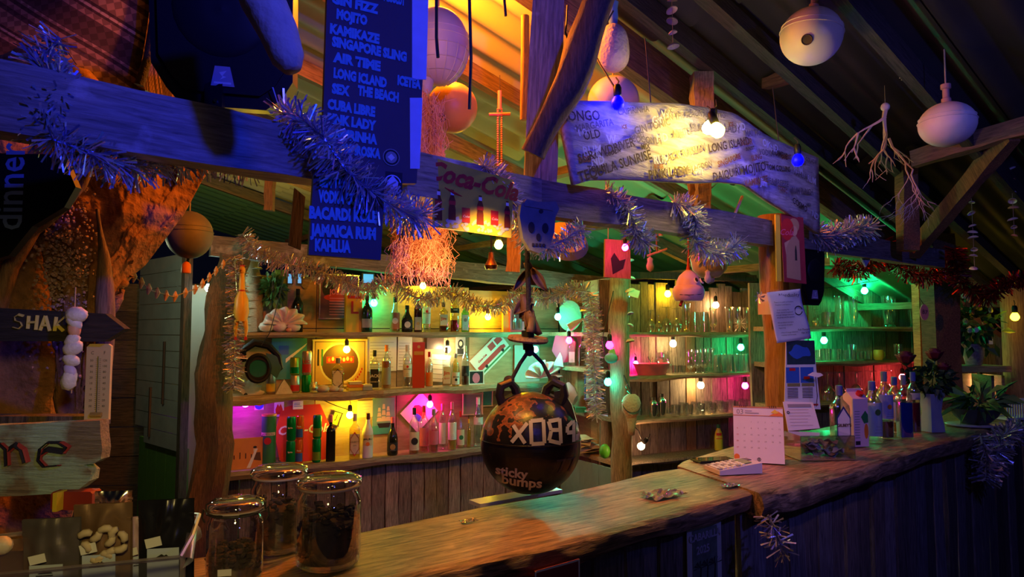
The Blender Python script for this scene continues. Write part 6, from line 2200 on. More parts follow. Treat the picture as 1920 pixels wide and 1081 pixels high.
# ================================================================ shell strings
def shell_string(px, Y, py0, pys, label, r=.018, mats=(M_SHELLW,), end=None):
    c = at(px, py0, Y)
    t = thing('shell_string', label, 'shell string', c, 0, 'shell strings')
    zl = zat(pys[-1], Y) - c.z
    B().tube([(0, 0, 0), (.002, 0, zl)], .001, 4).build('string', M_TWINE, t)
    q = random.Random(px)
    for i, py in enumerate(pys):
        z = zat(py, Y) - c.z
        rr = r * q.uniform(.75, 1.15)
        b = B().lathe([(rr, 0), (rr * .92, rr * .2), (rr * .6, rr * .42), (0, rr * .5), ], 12, sy=.8)
        b.build('shell', mats[i % len(mats)], t, (q.uniform(-.004, .004), 0, z), (q.uniform(-.3, .3), q.uniform(-.45, .45), q.uniform(0, 6)), smooth='all')
    return t


shell_string(1259, 2.3, -30, [2, 20, 40, 62, 88], 'grey shell string hanging before the orange roof boards', .024, (plain('shell_dark', (.30, .28, .30), .5), M_SHELLW))
t = shell_string(1694, 2.6, 15, [48, 78, 97], 'short shell string ending in a pale cloth tuft, top of the far roof', .022)
B().grid(lambda u, v: ((u - .5) * .05 + .02 * math.sin(v * 3) - v * .03 + .02, .012 * math.sin(u * 9 + v * 4), -.20 - v * .085), 8, 6, .002).build('cloth_tuft', M_SHELLW, t, smooth='all')
shell_string(1820, 3.4, 345, [380, 400, 424, 436, 446, 468, 480, 504], 'long shell string hanging before the square post brace, nearer the counter', .022)
B().lathe([(0, -.002), (.05, -.002), (.05, .002), (0, .002)], 20).build('shell_disc', plain('lilac_disc', (.3, .27, .34), .5), COL.objects[-1].parent, (0, 0, -.47), (PI / 2, 0, 0)) if False else None
shell_string(1895, 3.3, 305, [316, 338, 360, 377, 390, 412, 426, 442], 'long shell string farthest along the dark roof', .021, (M_SHELLW, M_SHELLO, M_SHELLW))
t = shell_string(1181, 4.45, 478, [489, 522, 545, 588, 610, 640], 'string of big shells and corks on the middle post', .034, (plain('shell_violet', (.55, .45, .62), .5), M_SHELLW, M_SHELLO))
B().box((.02, 0, -.25), (.07, .04, .05), Matrix.Rotation(.3, 3, 'Y')).build('cork', M_SHELLO, t)
t = thing('shell_garland', 'sagging string of small orange shells from slab to crooked post', 'garland', at(250, 520, 3.3))
o0 = at(250, 520, 3.3)
PP = [at(252, 518, 3.3), at(285, 545, 3.35), at(325, 556, 3.5), at(370, 540, 3.7), at(400, 512, 3.9), at(432, 482, 4.05)]
B().tube([p - o0 for p in PP], .003, 5).build('string', M_TWINE, t)
for i in range(12):
    k = i / 12 * (len(PP) - 1)
    j = int(k)
    p = PP[j].lerp(PP[j + 1], k - j) - o0
    B().tube([p + Vector((0, 0, .025)), p, p - Vector((.006, 0, .03))], [.003, .014, .004], 6).build('shell', M_SHELLO, t)
# white coral root
def coral_root():
    c = at(1660, 205, 2.75)
    t = thing('dried_coral', 'pale dried branching sea fan root hanging from the far rafters', 'coral', c)
    q = random.Random(9)
    b = B()

    def grow(p, d, l, r_, n):
        pts, rs = [p], [r_]
        for k in range(4):
            d = (d + Vector((q.gauss(0, .25), q.gauss(0, .2), q.gauss(0, .15)))).normalized()
            p = p + d * l / 4
            pts.append(p)
            rs.append(r_ * (1 - .15 * (k + 1)))
        b.tube(pts, rs, 4, False)
        if n > 0:
            for k in range(q.randint(2, 3)):
                grow(pts[q.randint(2, 4)], (d + Vector((q.gauss(0, .6), q.gauss(0, .3), -.25))).normalized(), l * .75, r_ * .6, n - 1)
    grow(Vector((0, 0, 0)), Vector((.1, 0, -1)), .14, .010, 3)
    grow(Vector((.01, 0, -.12)), Vector((.15, 0, -1)), .16, .006, 4)
    grow(Vector((0, 0, -.03)), Vector((-.8, 0, -.7)), .12, .008, 2)
    b.build('branches', plain('dry_coral', (.50, .42, .36), .8), t)['kind'] = 'stuff'
    B().ball((0, 0, .01), .018, 10, 6).build('knot', M_SHELLW, t, smooth='all')
    B().tube([(0, 0, .02), (.0, 0, .1)], .001, 4).build('string', M_TWINE, t)


coral_root()
B_ = None
# knitted blue heart on the far beam, cloth fish, strainer
t = thing('woven_heart', 'small blue-lit woven heart on the beam right of the speaker', 'ornament', at(1622, 483, 3.35), .5)
B().plate([(0, -.045), (.03, -.01), (.035, .018), (.018, .032), (0, .02), (-.018, .032), (-.035, .018), (-.03, -.01)], .01).build('heart_body', plain('woven_blue', (.45, .48, .62), .8, vary=.4, scale=120, bump=.8), t)
t = thing('cloth_fish', 'stuffed cloth parrot fish on the middle post between the small bulbs', 'toy', at(1146, 671, 4.6), 0)
B().ball((0, 0, 0), .045, 14, 10, 1, .7, .8).build('body', plain('fish_teal', (.15, .5, .5), .7), t, smooth='all')
B().plate([(-.02, .03), (.03, .03), (.02, .065), (-.01, .055)], .01).build('top_fin', plain('fish_green', (.3, .6, .2), .7), t)
B().plate([(.02, -.03), (.05, -.01), (.045, .02), (.03, .01)], .012).build('beak', M_RED, t)
B().tube([(0, 0, .05), (0, .02, .20)], .002, 4).build('string', M_TWINE, t)
t = thing('cloth_strainer', 'white cloth coffee strainer bag hanging on the middle post', 'strainer', at(1184, 775, 4.585), .1)
B().lathe([(.004, -.145), (.020, -.14), (.026, -.09), (.032, -.05), (.040, -.02), (.062, .02), (.066, .07), (.052, .11), (.025, .13)], 18, sy=.45).build('cloth_bag', plain('strainer_cloth', (.62, .60, .55), .9, bump=.5, scale=90), t, smooth='all')
B().tube([(.062 * math.cos(a), .028 * math.sin(a) - .005, .07 + .06 * math.sin(a)) for a in [k * PI / 10 for k in range(21)]], .003, 6, False).build('wire_hoop', M_CHROME, t)
B().tube([(-.01, 0, .13), (-.03, 0, .15), (-.04, 0, .18), (-.02, 0, .20)], .003, 6).build('wire_handle', M_CHROME, t)
B().tube([(0, 0, .13), (-.03, .07, .25)], .004, 5).build('hanging_cord', M_BLKR, t)
# ================================================================ speakers
def speaker(c, rz, w_, h, d, label, rx=0.0, logo=True):
    t = thing('loudspeaker', label, 'speaker', c, rz, 'black loudspeakers')
    t.rotation_euler = (rx, 0, rz)
    P = [(-w_ / 2, h / 2), (-w_ / 2, -h * .25), (-w_ * .40, -h * .40), (-w_ * .30, -h / 2), (w_ * .30, -h / 2), (w_ * .42, -h * .42), (w_ / 2, -h * .3), (w_ / 2, h / 2)]
    B().plate([(x * 1.0, z) for x, z in P], d).build('cabinet', M_BLACK, t, (0, d / 2, 0))
    B().plate([(x * .88, z * .86 + h * .02) for x, z in P], .012).build('grille', plain('grille_black', (.007, .007, .008), .6, 0, .3, 260, spec=.25), t, (0, -.004, 0))
    B().lathe([(w_ * .34, 0), (w_ * .30, .006), (w_ * .1, .002), (0, .004)], 24).build('cone', plain('cone_black', (.012, .012, .014), .5, spec=.3), t, (0, -.011, h * .12), (PI / 2, 0, 0), smooth='all')
    bd = B().plate([(-.022, -.02), (.022, -.02), (.014, .018), (-.014, .018)], .003).build('badge', plain('badge_grey', (.42, .38, .46), .4), t, (0, -.012, -h * .30))
    flat([(-.005, -.008), (.007, -.002), (.0, .0), (.008, .01), (-.006, .006), (.0, -.002)], -.0022).build('badge_emblem', M_WHITE, bd)
    flat(rect(-.016, -.016, .016, -.012), -.0022).build('badge_line', M_WHITE, bd)
    return t


t = speaker(at(418, 55, 1.32), .25, .265, .30, .17, 'big black loudspeaker on a pole above the near end of the beam', .25)
x = at(402, 165, 1.40)
B_POLE = thing('speaker_pole', 'black metal pole bracket holding the big loudspeaker on the beam', 'pole', at(400, 285, 1.34), .1)
B().box((0, 0, .07), (.034, .02, .16), bev=.003).build('pole_bar', plain('black_metal', (.02, .02, .024), .35, .6), B_POLE)
for z in (.02, .10):
    B().lathe([(0, -.003), (.004, -.003), (.004, .003), (0, .003)], 8).build('bolt', M_CHROME, B_POLE, (.006, -.012, z), (PI / 2, 0, 0))
cable([at(434, 160, 1.4), at(442, 178, 1.4), at(480, 205, 1.45)], 'black speaker cable drooping onto the beam', .002)
speaker(at(1524, 520, 3.0), .55, .155, .245, .13, 'black loudspeaker beside the log post behind the portrait tin sign', .05)
# dusty rounded piece of driftwood hanging at the top
c = at(518, 40, 1.05)
t = thing('driftwood_club', 'pale dusty rounded driftwood hanging in front of the big loudspeaker', 'driftwood', c)
B().tube([at(470, -60, 1.05) - c, at(492, 0, 1.05) - c, at(522, 60, 1.05) - c, at(540, 110, 1.05) - c, at(549, 132, 1.05) - c], [.036, .035, .031, .026, .014], 16).build('wood_body', plain('dusty_wood', (.40, .36, .28), .9, vary=.25, bump=.5, scale=40), t, smooth='all')

# ================================================================ hung cloth under the roof
def batik():
    m, t, p = nt('batik_cloth')
    L = t.links.new
    tc = t.nodes.new('ShaderNodeTexCoord')
    mp = t.nodes.new('ShaderNodeMapping')
    mp.inputs['Rotation'].default_value = (0, 0, .55)
    L(tc.outputs['UV'], mp.inputs['Vector'])
    sp = t.nodes.new('ShaderNodeSeparateXYZ')
    L(mp.outputs[0], sp.inputs[0])
    fr = t.nodes.new('ShaderNodeMath')
    fr.operation = 'MULTIPLY'
    fr.inputs[1].default_value = 2.4
    L(sp.outputs['Y'], fr.inputs[0])
    f2 = t.nodes.new('ShaderNodeMath')
    f2.operation = 'FRACT'
    L(fr.outputs[0], f2.inputs[0])
    cr = t.nodes.new('ShaderNodeValToRGB')
    cr.color_ramp.interpolation = 'CONSTANT'
    e = cr.color_ramp.elements
    e[0].color = (.42, .20, .12, 1)
    e[1].position = .08
    e[1].color = (.08, .03, .03, 1)
    for pos, col in ((.14, (.50, .28, .20)), (.18, (.10, .04, .04)), (.50, (.46, .24, .14)), (.58, (.08, .03, .03)), (.62, (.60, .42, .30)), (.66, (.08, .03, .03)), (.70, (.48, .25, .10)), (.92, (.12, .05, .04))):
        x = e.new(pos)
        x.color = (*col, 1)
    L(f2.outputs[0], cr.inputs[0])
    m2 = t.nodes.new('ShaderNodeMapping')
    m2.inputs['Rotation'].default_value = (0, 0, .55 + PI / 4)
    m2.inputs['Scale'].default_value = (24, 24, 24)
    L(tc.outputs['UV'], m2.inputs['Vector'])
    ck = t.nodes.new('ShaderNodeTexChecker')
    ck.inputs['Scale'].default_value = 1
    ck.inputs['Color1'].default_value = (1, 1, 1, 1)
    ck.inputs['Color2'].default_value = (.32, .28, .30, 1)
    L(m2.outputs[0], ck.inputs['Vector'])
    mx = t.nodes.new('ShaderNodeMix')
    mx.data_type = 'RGBA'
    mx.blend_type = 'MULTIPLY'
    mx.inputs[0].default_value = .75
    L(cr.outputs[0], mx.inputs[6])
    L(ck.outputs['Color'], mx.inputs[7])
    hs = t.nodes.new('ShaderNodeHueSaturation')
    hs.inputs['Value'].default_value = .55
    hs.inputs['Saturation'].default_value = .8
    L(mx.outputs[2], hs.inputs['Color'])
    L(hs.outputs[0], p.inputs['Base Color'])
    p.inputs['Roughness'].default_value = .9
    A, Bq, C, D = at(-160, -90, 1.9), at(300, -60, 2.15), at(262, 168, 2.15), at(-160, 110, 1.85)

    def sheet(A, Bq, C, D, name, label, u0, k):
        b = B()
        nu, nv = 24, 12
        b.grid(lambda u, v: A.lerp(Bq, u).lerp(D.lerp(C, u), v) + Vector((0, .03 * math.sin(u * 5 + v * 3) * k, -.03 * math.sin(u * PI) * math.sin(v * PI))), nu, nv)
        me = b.mesh(name, m, 'all')
        uv = me.uv_layers.new(name='UVMap')
        for pl in me.polygons:
            for li in pl.loop_indices:
                vi = me.loops[li].vertex_index
                uv.data[li].uv = (u0 + (vi // (nv + 1)) / nu * 1.3, (vi % (nv + 1)) / nv * -.8)
        return tag(link(name, me), label, 'cloth', 'patterned cloths under the roof')
    sheet(A, Bq, C, D, 'patterned_cloth', 'dim striped patterned cloth stretched under the roof at the near corner', 0, 1)
    sheet(at(288, -60, 2.10), at(420, -60, 2.3), at(332, 200, 2.2), at(256, 160, 2.12), 'patterned_cloth', 'orange-lit fold of patterned cloth beside the big loudspeaker', 1.4, .4)
    log('cloth_pole', [at(292, -60, 2.0), at(290, 40, 2.0), at(278, 110, 2.0), at(262, 160, 2.0)], [.017, .016, .014, .014], M_BLKR, wob=.002)
    tag(COL.objects[-1], 'dark rolled hem between the two patterned cloths', 'cloth hem')


batik()


# ================================================================ rough slab, trunk and signs at the near end
def near_end():
    rough = plain('rough_bark', (.27, .13, .05), .95, vary=.55, bump=1.0, scale=38)
    c = at(200, 420, 1.75)
    t = thing('bark_slab', 'rough brown flared slab with a thin lit edge, pointing at the beam', 'slab', c)
    P = [[at(60, 230, 1.85), at(140, 245, 1.85), at(240, 270, 1.88), at(330, 295, 1.92), at(390, 318, 1.95)],
         [at(60, 400, 1.75), at(150, 400, 1.72), at(235, 400, 1.74), at(300, 400, 1.82), at(345, 402, 1.9)],
         [at(90, 520, 1.72), at(150, 520, 1.70), at(195, 510, 1.70), at(235, 505, 1.76), at(272, 498, 1.84)],
         [at(110, 800, 1.70), at(140, 790, 1.70), at(165, 740, 1.70), at(185, 660, 1.72), at(203, 553, 1.76)]]

    def fn(u, v):
        a, b_ = v * 3, u * 4
        i, j = min(int(a), 2), min(int(b_), 3)
        fa, fb = a - i, b_ - j
        p = P[i][j].lerp(P[i][j + 1], fb).lerp(P[i + 1][j].lerp(P[i + 1][j + 1], fb), fa) - c
        e = min(1, 6 * (1 - u))
        p.y += e * .022 * noise.noise(Vector((u * 9, v * 9, 2))) + e * .008 * noise.noise(Vector((u * 40, v * 40, 7)))
        return p
    B().grid(fn, 70, 60, -.014).build('slab_body', rough, t, smooth='all')
    tr = log('tree_trunk', [at(40, 150, 1.95), at(60, 330, 1.92), at(60, 560, 1.9), at(40, 740, 1.9), at(20, 1010, 1.9)], [.14, .17, .15, .12, .14], rough, seg=28, wob=.035)
    tag(tr, 'thick gnarled brown tree trunk behind the arrow sign', 'trunk')
    lum = B()
    q = random.Random(2)
    for i in range(800):
        p = at(q.gauss(122, 26), q.gauss(500, 85), 1.68 + q.uniform(-.01, .03))
        lum.ball(p - c, q.uniform(.0015, .0048), 5, 4, wob=.5)
    lum.build('crusty_growth', plain('crust', (.42, .28, .22), .95, vary=.4), t)['kind'] = 'stuff'
    br = log('dark_branch', [at(-10, 600, 1.6), at(20, 500, 1.6), at(60, 430, 1.6), at(120, 385, 1.6), at(155, 345, 1.62), at(168, 320, 1.63)], [.02, .019, .018, .02, .016, .011], W_LOGD, wob=.004)
    tag(br, 'smooth curved dark branch below the black lettered board', 'branch')
    br = log('dark_branch', [at(182, 392, 1.64), at(192, 480, 1.64), at(195, 600, 1.64), at(197, 700, 1.64)], [.018, .02, .014, .012], W_LOGD, wob=.008)
    tag(br, 'upright dark branch across the rough brown slab', 'branch')
    # black board with vertical letters
    c1 = at(60, 390, 1.45)
    t = thing('lettered_board', 'black board with pale blue letters running upward, near end of the bar', 'sign', c1, .0)
    B().plate(pxpoly([(-60, 288), (112, 292), (140, 352), (120, 390), (62, 425), (20, 480), (-60, 500)], 0, 0, c1), .02).build('board_panel', M_BLACK, t)
    o = text('dinner', .085, plain('pale_blue_letters', (.25, .38, .55), .7), t, (at(28, 350, 1.45).x - c1.x, -.0115, zat(352, 1.45) - c1.z), rot=(PI / 2, -PI / 2, 0), bold=.001, wide=.85)
    # SHAKE arrow
    c2 = at(100, 608, 1.42)
    t = thing('arrow_sign', 'dark wooden arrow sign lettered SHAKE in yellow', 'sign', c2, 0)
    B().plate(pxpoly([(-90, 572), (150, 585), (205, 588), (242, 616), (205, 640), (-90, 638)], 0, 0, c2), .022).build('board_panel', wood('black_plank', (.012, .010, .009), (.04, .032, .028), 0, 3), t)
    b = B()
    S = 1.42 / FX

    def st(pts, w_=.0075):
        b.tube([((px - 100) * S, 0, (608 - py) * S) for px, py in pts], w_ / 2, 6, True, flat=.3)
    st([(52, 592), (42, 589), (35, 594), (37, 601), (47, 604), (50, 610), (44, 616), (33, 613)])
    st([(62, 592), (61, 616)]), st([(61, 604), (76, 603)]), st([(78, 591), (76, 618)])
    st([(84, 619), (93, 592)]), st([(93, 592), (102, 620)]), st([(87, 609), (98, 609)])
    st([(113, 594), (111, 620)]), st([(128, 594), (113, 607)]), st([(113, 607), (127, 620)])
    st([(138, 594), (137, 618)]), st([(138, 594), (152, 594)]), st([(138, 606), (149, 606)]), st([(137, 618), (152, 618)])
    b.build('painted_letters', M_YELP, t, (0, -.0125, 0))
    # shells down the front of it
    c3 = at(140, 585, 1.36)
    t = thing('shell_string', 'cluster string of big cream shells hanging over the arrow sign', 'shell string', c3, 0, 'shell strings')
    B().tube([(0, 0, .05), (0, 0, -.16)], .001, 4).build('string', M_TWINE, t)
    for i, (px, py, r_, m) in enumerate(((143, 590, .020, M_SHELLW), (139, 603, .016, M_SHELLW), (139, 618, .015, M_SHELLO), (136, 638, .016, M_SHELLW), (137, 652, .018, M_SHELLW), (133, 675, .015, M_SHELLW), (131, 695, .014, plain('shell_violet', (.55, .45, .62), .5)), (129, 712, .019, M_SHELLW))):
        p = at(px, py, 1.35) - c3
        bb = B().ball((0, 0, 0), r_, 12, 8, 1.15, .6, .8, wob=.10)
        bb.build('shell', m, t, p, (0, i * .7, 0), smooth='all')
    # thermometer
    c4 = at(185, 715, 1.43)
    t = thing('thermometer', 'old wooden wall thermometer with C and F scales above the painted board', 'thermometer', c4, .05)
    w_, h = 44 * 1.43 / FX, 140 * 1.43 / FX
    B().plate([(-w_ / 2, -h / 2), (w_ / 2, -h / 2), (w_ / 2, h * .47), (w_ * .38, h / 2), (-w_ * .38, h / 2), (-w_ / 2, h * .46)], .008).build('back_board', plain('worn_yellow_wood', (.58, .44, .18), .6, vary=.15), t)
    B().tube([(.001, -.006, -h * .44), (.001, -.006, h * .34)], .0013, 8).build('glass_tube', M_CHROME, t)
    B().tube([(-.010, -.007, -h * .43), (.012, -.007, -h * .43)], .005, 10).build('bulb_guard', M_GOLD, t, smooth=True)
    text('C', .009, M_INK, t, (-w_ * .25, -.0045, h * .38))
    text('F', .009, M_INK, t, (w_ * .25, -.0045, h * .38))
    for i in range(9):
        z = h * (.28 - i * .075)
        text(str(abs(50 - i * 10)), .0065, M_INK, t, (-w_ * .27, -.0045, z), name='scale_number')
        text(str(abs(120 - i * 20)), .0065, M_INK, t, (w_ * .27, -.0045, z), name='scale_number')
    ln = B()
    for i in range(27):
        z = h * (.30 - i * .0255)
        flat(rect(-w_ * .10, z, -w_ * .03, z + .0006), -.0045, ln)
        flat(rect(w_ * .05, z, w_ * .12, z + .0006), -.0045, ln)
    ln.build('scale_marks', M_INK, t)['kind'] = 'stuff'
    # dark ledge and painted driftwood board
    B().box((0, 0, 0), (.36, .05, .022)).build('ledge_board', W_DARK, None, at(40, 787, 1.5))
    tag(COL.objects[-1], 'dark ledge board between the thermometer and the painted board', 'board')
    c5 = at(90, 855, 1.38)
    t = thing('welcome_board', 'thick flaking green-white driftwood board painted with big letters', 'sign', c5, 0)
    out = [(-90, 800), (205, 786), (207, 812), (211, 838), (209, 858), (196, 866), (178, 868), (192, 880), (190, 898), (170, 914), (120, 922), (60, 926), (-90, 930)]
    B().plate(pxpoly(out, 0, 0, c5), .03).build('board_plank', wood('painted_driftwood', (.16, .12, .07), (.34, .28, .17), 0, 3, bump=.8, c3=(.40, .58, .42), patch=.42), t)
    for m_, off, dx in ((M_REDP, -.0165, 5), (M_INK, -.0185, 0)):
        b = B()

        def st2(pts, w_=.014):
            b.tube([((px + dx - 90) * 1.38 / FX, 0, (855 - py) * 1.38 / FX) for px, py in pts], w_ / 2, 6, True, flat=.15)
        st2([(5, 868), (2, 835), (12, 828), (24, 838), (27, 868)])
        st2([(27, 840), (40, 830), (54, 838), (62, 862)])
        st2([(84, 848), (100, 838), (130, 842), (136, 834), (122, 826), (100, 826), (86, 838), (84, 858), (96, 870), (120, 868)])
        st2([(-30, 868), (-45, 850), (-30, 830), (-12, 848), (-30, 868)])
        b.build('painted_letters', m_, t, (0, off, 0))
    o = B().box((0, 0, 0), (.08, .03, .035), bev=.004).build('red_block', plain('dull_red', (.30, .03, .02), .6), None, at(143, 935, 1.36))
    tag(o, 'dull red block on the ledge under the painted driftwood board', 'block')
    tag(B().box((0, 0, 0), (.008, .03, .035)).build('yellow_tag', M_YEL, None, at(112, 938, 1.34)), 'thin yellow strip beside the dull red block', 'tag')
    tag(B().ball((0, 0, 0), .018, 12, 8, 1, .8, .9).build('small_shell', M_SHELLW, None, at(3, 1022, 1.2), smooth='all'), 'pale round shell at the edge of the near counter', 'shell')


M_YELP = plain('yellow_paint', (.62, .50, .10), .7)
M_REDP = plain('red_paint', (.42, .05, .03), .7)
near_end()


# ================================================================ jars, snack bags, bin
def jar(c, r, h, label, bail, fill):
    t = thing('glass_jar', label, 'jar', c, .2, 'glass jars of dried leaves')
    g = glass('jar_glass', (.93, .96, .94), .12, .03)
    B().lathe([(0, .004), (r * .9, .004), (r * .98, .012), (r, .03), (r, h * .66), (r * .98, h * .73), (r * .88, h * .80), (r * .86, h * .82), (r * .86, h * .86)], 40).build('jar_body', g, t, smooth=True)
    B().lathe([(r * .82, h * .855), (r * .94, h * .855), (r * .96, h * .865), (r * .94, h * .878), (r * .82, h * .878)], 36).build('rubber_ring', plain('pale_rubber', (.50, .40, .38), .5), t, smooth='all')
    B().lathe([(r * .9, h * .878), (r * 1.0, h * .888), (r * 1.02, h * .92), (r * .98, h * .955), (r * .84, h * .975), (r * .78, h * .985), (r * .5, h * 1.0), (0, h * 1.0)], 40).build('glass_lid', glass('lid_glass', (.85, .86, .86), .30, .04), t, smooth='all')
    B().lathe([(0, .001), (r * .88, .001), (r * .94, .006)], 36).build('jar_base', glass('lid_glass', (.85, .86, .86), .30, .04), t, smooth='all')
    q = random.Random(int(r * 1e4))
    b = B()
    for i in range(420):
        a = q.uniform(0, 6.28)
        k = math.sqrt(q.random()) * r * .86
        zz = q.uniform(.012, h * fill)
        if zz > h * fill * .8 and q.random() < .45:
            zz *= .8
        p0 = (math.cos(a) * k, math.sin(a) * k, zz)
        b.ball(p0, q.uniform(.005, .0105), 6, 4, 1, .8, .7, wob=.35)
    b.build('dried_leaves', plain('dried_herb', (.075, .05, .045), .9, vary=.6, scale=60), t)['kind'] = 'stuff'
    B().lathe([(0, .012), (r * .86, .012), (r * .86, h * fill * .8), (r * .4, h * fill * .88), (0, h * fill * .88)], 20).build('packed_leaves', plain('dried_herb', (.075, .05, .045), .9, vary=.6, scale=60), t)['kind'] = 'stuff'
    if bail:
        b = B()
        for s in (-1, 1):
            b.tube([(s * r * .3, -r * .95, h * .86), (s * r * .9, -r * .5, h * .85), (s * r * 1.04, 0, h * .84), (s * r * 1.04, 0, h * .93), (s * r * .7, 0, h * 1.0)], .0018, 5)
            b.tube([(s * r * 1.05, 0, h * .84), (s * r * 1.14, 0, h * .88), (s * r * 1.18, 0, h * .78), (s * r * 1.08, 0, h * .72)], .0018, 5)
        b.tube([(math.cos(a) * r * .97, math.sin(a) * r * .97, h * .84) for a in [k * PI / 12 for k in range(25)]], .0018, 5, False)
        b.build('wire_bail', M_WIRE, t)
        B().plate(rect(-.012, -.006, .012, .006), .001).build('paper_label', M_WHITE, t, (-.008, -r * 1.005, h * .22))
    return t


jar((-.378, 1.435, CT + .003), .0655, .182, 'largest glass jar of dark dried leaves, closest to the counter middle', False, .62)
jar((-.515, 1.535, CT + .003), .060, .182, 'glass jar of dried leaves standing behind the other two jars', False, .62)
jar((-.530, 1.335, CT + .003), .0515, .158, 'smaller wire-bail glass jar of dried leaves beside the plastic bin', True, .42)


def bin_():
    a = math.radians(19)
    c = (-.53, 1.115, CT + .002)
    t = thing('plastic_bin', 'translucent plastic bin holding snack pouches on the near counter', 'bin', c, a)
    g = glass('milky_plastic', (.86, .84, .95), .20, .35)
    W, D, H = .46, .20, .118
    b = B()
    o = [(0, 0), (-W, 0), (-W, D), (0, D)]
    vs = [(x * .97, y, 0) for x, y in o] + [(x, y, H) for x, y in o]
    b.add(vs, [(0, 1, 5, 4), (1, 2, 6, 5), (2, 3, 7, 6), (3, 0, 4, 7), (3, 2, 1, 0)])
    b.build('bin_walls', g, t)
    gr = plain('milky_rim', (.55, .52, .68), .4)
    B().tube([(0, 0, H), (-W, 0, H), (-W, D, H), (-.02, D, H + .02), (.015, D * .6, H + .035), (.012, D * .2, H + .02), (0, 0, H)], .0038, 6).build('bin_rim', glass('rim_plastic', (.8, .78, .92), .45, .35), t)
    B().grid(lambda u, v: (.0 + .016 * math.sin(v * PI), D * .2 + u * D * .7, H - .03 + .055 * math.sin(v * PI / 2) * math.sin(PI * (u * .8 + .1))), 8, 5).build('bin_handle', g, t, smooth='all')


bin_()


def pouch(px, pytop, Y, w_, h, label, m, win=None, lab=True, rz=0.2, tilt=.1, cash=False):
    top = at(px, pytop, Y)
    c = Vector((top.x, top.y, top.z - h))
    t = thing('snack_pouch', label, 'pouch', c, rz, 'snack pouches in the plastic bin')
    t.rotation_euler = (tilt, 0, rz)
    b = B()
    b.grid(lambda u, v: ((u - .5) * w_ * (1 - .06 * math.sin(v * PI)), (-.020 * math.sin(u * PI) * (1 - v) ** .6 - .002 + .006 * noise.noise(Vector((u * 5, v * 6, px))) * (.3 + math.sin(u * PI))), v * h), 22, 26)
    b.grid(lambda u, v: ((.5 - u) * w_, .020 * math.sin(u * PI) * (1 - v) ** .6 + .002, v * h), 14, 14)
    b.build('pouch_film', m, t, smooth='all')
    B().box((0, 0, h * .86), (w_ * .98, .007, .004)).build('zip_seal', m, t)
    if cash:
        q = random.Random(5)
        for i in range(12):
            x, z = q.uniform(-.3, .36) * w_, h * q.uniform(.52, .80)
            pts = [(x + .011 * math.cos(a), 0, z + .009 * math.sin(a)) for a in [q.uniform(0, 6) + k * .6 for k in range(1)] for a in [a + j * .55 for j in range(5)]]
            B().tube(pts, [.004, .0062, .0065, .0058, .0035], 7).build('cashew', plain('cashew_cream', (.62, .50, .36), .6), t, (0, -.021, 0), smooth='all')
    if lab:
        B().plate(rect(-w_ * .26, 0, w_ * .30, h * .60), .001).build('paper_label', plain('pale_blue_label', (.50, .60, .85), .6), t, (0, -.0245, 0))
        B().plate(rect(-w_ * .02, h * .615, w_ * .26, h * .70), .001).build('price_sticker', M_WHITE, t, (0, -.023, 0), (0, -.2, 0))
        flat([(-.010, 0), (0, .006), (.004, .003), (.007, .005), (.012, 0)], -.0265).build('label_emblem', M_INK, t, (0, 0, h * .52))
        flat(rect(-.012, -.004, .012, -.002), -.0265).build('label_line', M_INK, t, (0, 0, h * .52))
        flat([(-.008, 0), (0, -.006), (.010, 0), (.002, .012)], -.0255).build('label_emblem', M_INK, t, (0, 0, h * .12))
    return t


M_FD = plain('dark_foil', (.16, .14, .15), .3, .5, .4)
M_FS = plain('bright_foil', (.62, .62, .60), .2, 1.0, .2)
M_FB = plain('brown_foil', (.30, .18, .11), .3, .5, .4)
pouch(106, 965, 1.14, .085, .165, 'snack pouch with dark nuts, nearest the painted driftwood board', M_FD)
pouch(202, 937, 1.17, .088, .19, 'snack pouch of cashews in the plastic bin', M_FB, cash=True)
pouch(268, 962, 1.22, .050, .15, 'narrow pouch with lilac labels squeezed between bigger pouches', plain('lilac_print', (.50, .38, .60), .4), lab=True, rz=.5)
pouch(318, 930, 1.20, .088, .185, 'tall matt black snack pouch at the end of the plastic bin', plain('black_foil', (.03, .03, .045), .25, .6), lab=True)
pouch(218, 916, 1.32, .065, .12, 'silvery pouch glinting green behind the cashew pouch', M_FS, lab=False)

# ================================================================ things on the far counter slab
C2 = CT + .0075


def on_counter(px, d):
    p = at(px, 620, d)
    return p.x, d


